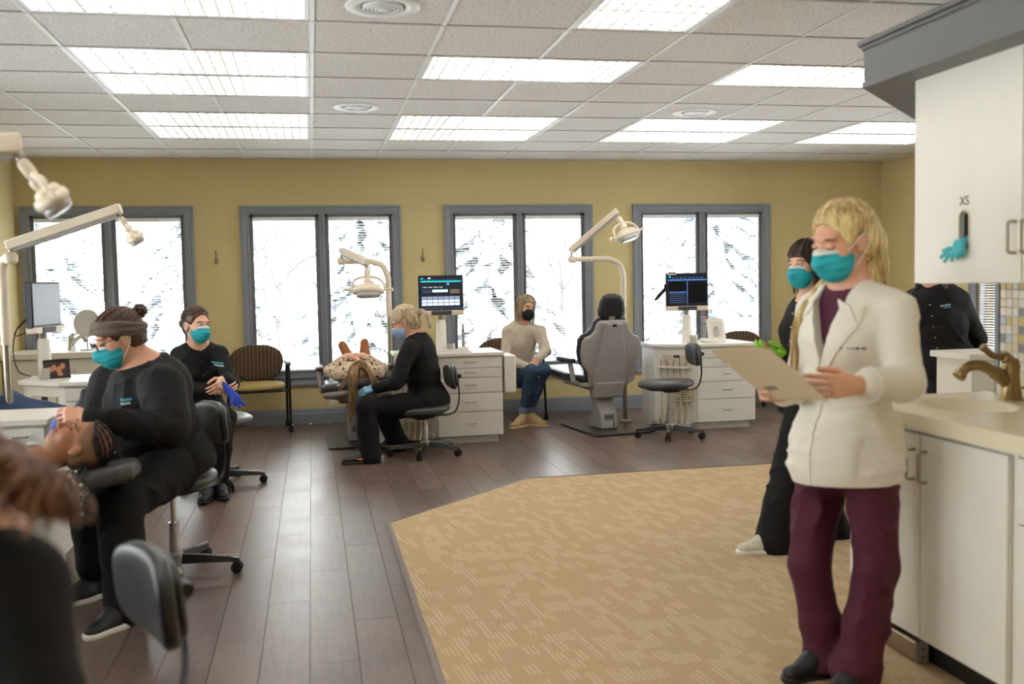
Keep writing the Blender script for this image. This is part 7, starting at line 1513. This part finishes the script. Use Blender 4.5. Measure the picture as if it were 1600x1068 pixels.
# --- patient at the picture edge: jeans and fleece cuff
def person_edge():
    base = V3(-2.1, 6.1, 0.5); root = new_person('patient in jeans and fleece lying in the chair at the picture edge', base); y0 = 6.06
    J = dict(bf=V3(0.3, 0, 1), nk=V3(-2.50, y0, 1.03), pv=V3(-2.14, y0, 0.69), sL=V3(-2.48, y0 + 0.14, 1.0), sR=V3(-2.48, y0 - 0.14, 1.0), eL=V3(-2.28, y0 + 0.22, 0.80), wL=V3(-2.00, y0 + 0.12, 0.86), eR=V3(-2.24, y0 - 0.24, 0.84), wR=V3(-1.86, y0 - 0.12, 0.87),
             hL=V3(-2.10, y0 + 0.08, 0.69), hR=V3(-2.10, y0 - 0.08, 0.69), kL=V3(-1.72, y0 + 0.08, 0.76), kR=V3(-1.72, y0 - 0.08, 0.76), aL=V3(-1.34, y0 + 0.07, 0.66), aR=V3(-1.34, y0 - 0.07, 0.66))
    hd = Head(J['nk'] + V3(-0.05, 0, 0.17), (0.85, 0, 0.5), (-0.5, 0, 0.85), 0.98); fl = mat('cream_fleece', (214, 192, 164), 0.95, bump=0.4, bscale=90)
    dress(root, base, J, hd, (0.15, 0.10, 0.14, 0.10, 0.15, 0.12), SKIN2, fl, DEN, legs=(0.080, 0.062, 0.05), seed=111, hc=0.0085, hv=0.005, arms=(0.055, 0.05, 0.044), hands=dict(L=(V3(0.7, -0.6, 0), V3(0, 0, -1), (0.4,) * 4, 0.3), R=(V3(0.7, 0.5, 0), V3(0, 0, -1), (0.4,) * 4, 0.3)), bust=0)
    F = Fld(); hair_cap(F, hd, -0.08); F.mesh('hair', 0.007, BROWN, root, base); face_parts(root, base, hd)
    for s_ in 'LR': shoe(root, base, J['a' + s_], J['a' + s_] + V3(0.02, 0, 0.2), SHOEB, m_black, 0.95, up=V3(-1, 0, 0))
person_edge()
# --- blurred seated figure nearest the camera
def person_near():
    base = V3(-0.74, 1.45, 0); root = new_person('blurred figure in black with long brown hair nearest the camera', base)
    J = dict(bf=V3(-0.9, -0.25, 0), nk=A(-40, 835, 1.42), pv=V3(-0.66, 1.45, 0.60), sL=A(22, 922, 1.36), sR=A(-90, 870, 1.58), eL=A(50, 1110, 1.25), wL=V3(-1.0, 1.2, 0.74), eR=V3(-0.95, 1.65, 0.76), wR=V3(-1.14, 1.4, 0.74))
    pv = J['pv']; J['hL'] = pv + V3(-0.02, -0.10, -0.02); J['hR'] = pv + V3(-0.05, 0.10, -0.02); J['kL'] = pv + V3(-0.42, -0.22, 0.0); J['kR'] = pv + V3(-0.45, 0.12, 0.0); J['aL'] = J['kL'] * [1, 1, 0] + V3(0.05, 0, 0.09); J['aR'] = J['kR'] * [1, 1, 0] + V3(0.05, 0, 0.09)
    for s_ in 'LR': J['t' + s_] = J['a' + s_] + V3(-0.15, 0, -0.05)
    hd = Head(A(-150, 735, 1.42), (-0.9, -0.1, -0.42), (-0.4, 0, 0.9), 1.02)
    dress(root, base, J, hd, (0.19, 0.135, 0.18, 0.14, 0.20, 0.165), SKIN2, SCRUB, SCRUBP, legs=(0.105, 0.08, 0.08), seed=121, hc=0.008, hv=0.005, arms=(0.070, 0.06, 0.046), hands=dict(L=(V3(-0.9, 0.3, 0), V3(0, 0, -1), (0.4,) * 4, 0.3), R=(V3(-0.9, -0.2, 0), V3(0, 0, -1), (0.4,) * 4, 0.3)))
    for s_ in 'LR': shoe(root, base, J['a' + s_], J['t' + s_], SHOEB, m_black)
    F = Fld(); hair_cap(F, hd, -0.10, ears=False, grow=0.008); F.mesh('hair', 0.007, CHEST, root, base); face_parts(root, base, hd); q = MB(); rnd = random.Random(41)
    for i in range(170):
        a = rnd.uniform(-1, 1); st = hd.X(0.08 * a, -0.06, rnd.uniform(-0.03, 0.06)); wv = rnd.uniform(0, 6.28); L = rnd.uniform(0.7, 1.05); sx = rnd.gauss(0, 1)
        P = [st]
        for t in np.linspace(0.15, 1, 9): P.append(lerp(hd.X(0.09 * a, -0.10, -0.02), A(82 + 26 * sx, 806 + 16 * a, 1.24), t * L) + V3(0.022 * math.sin(wv + 8 * t), 0.02 * math.cos(wv + 8 * t) - 0.06 * math.sin(PI * t) * (0.5 + 0.5 * a), 0.02 * math.sin(PI * t)))
        strands(q, base, bez(P, 2), 1, 0.006, 0.0048, rnd, 0.6)
    q.build('long_hair', CHEST, root, smooth=180); mask(root, base, hd, h=0.005)
person_near()
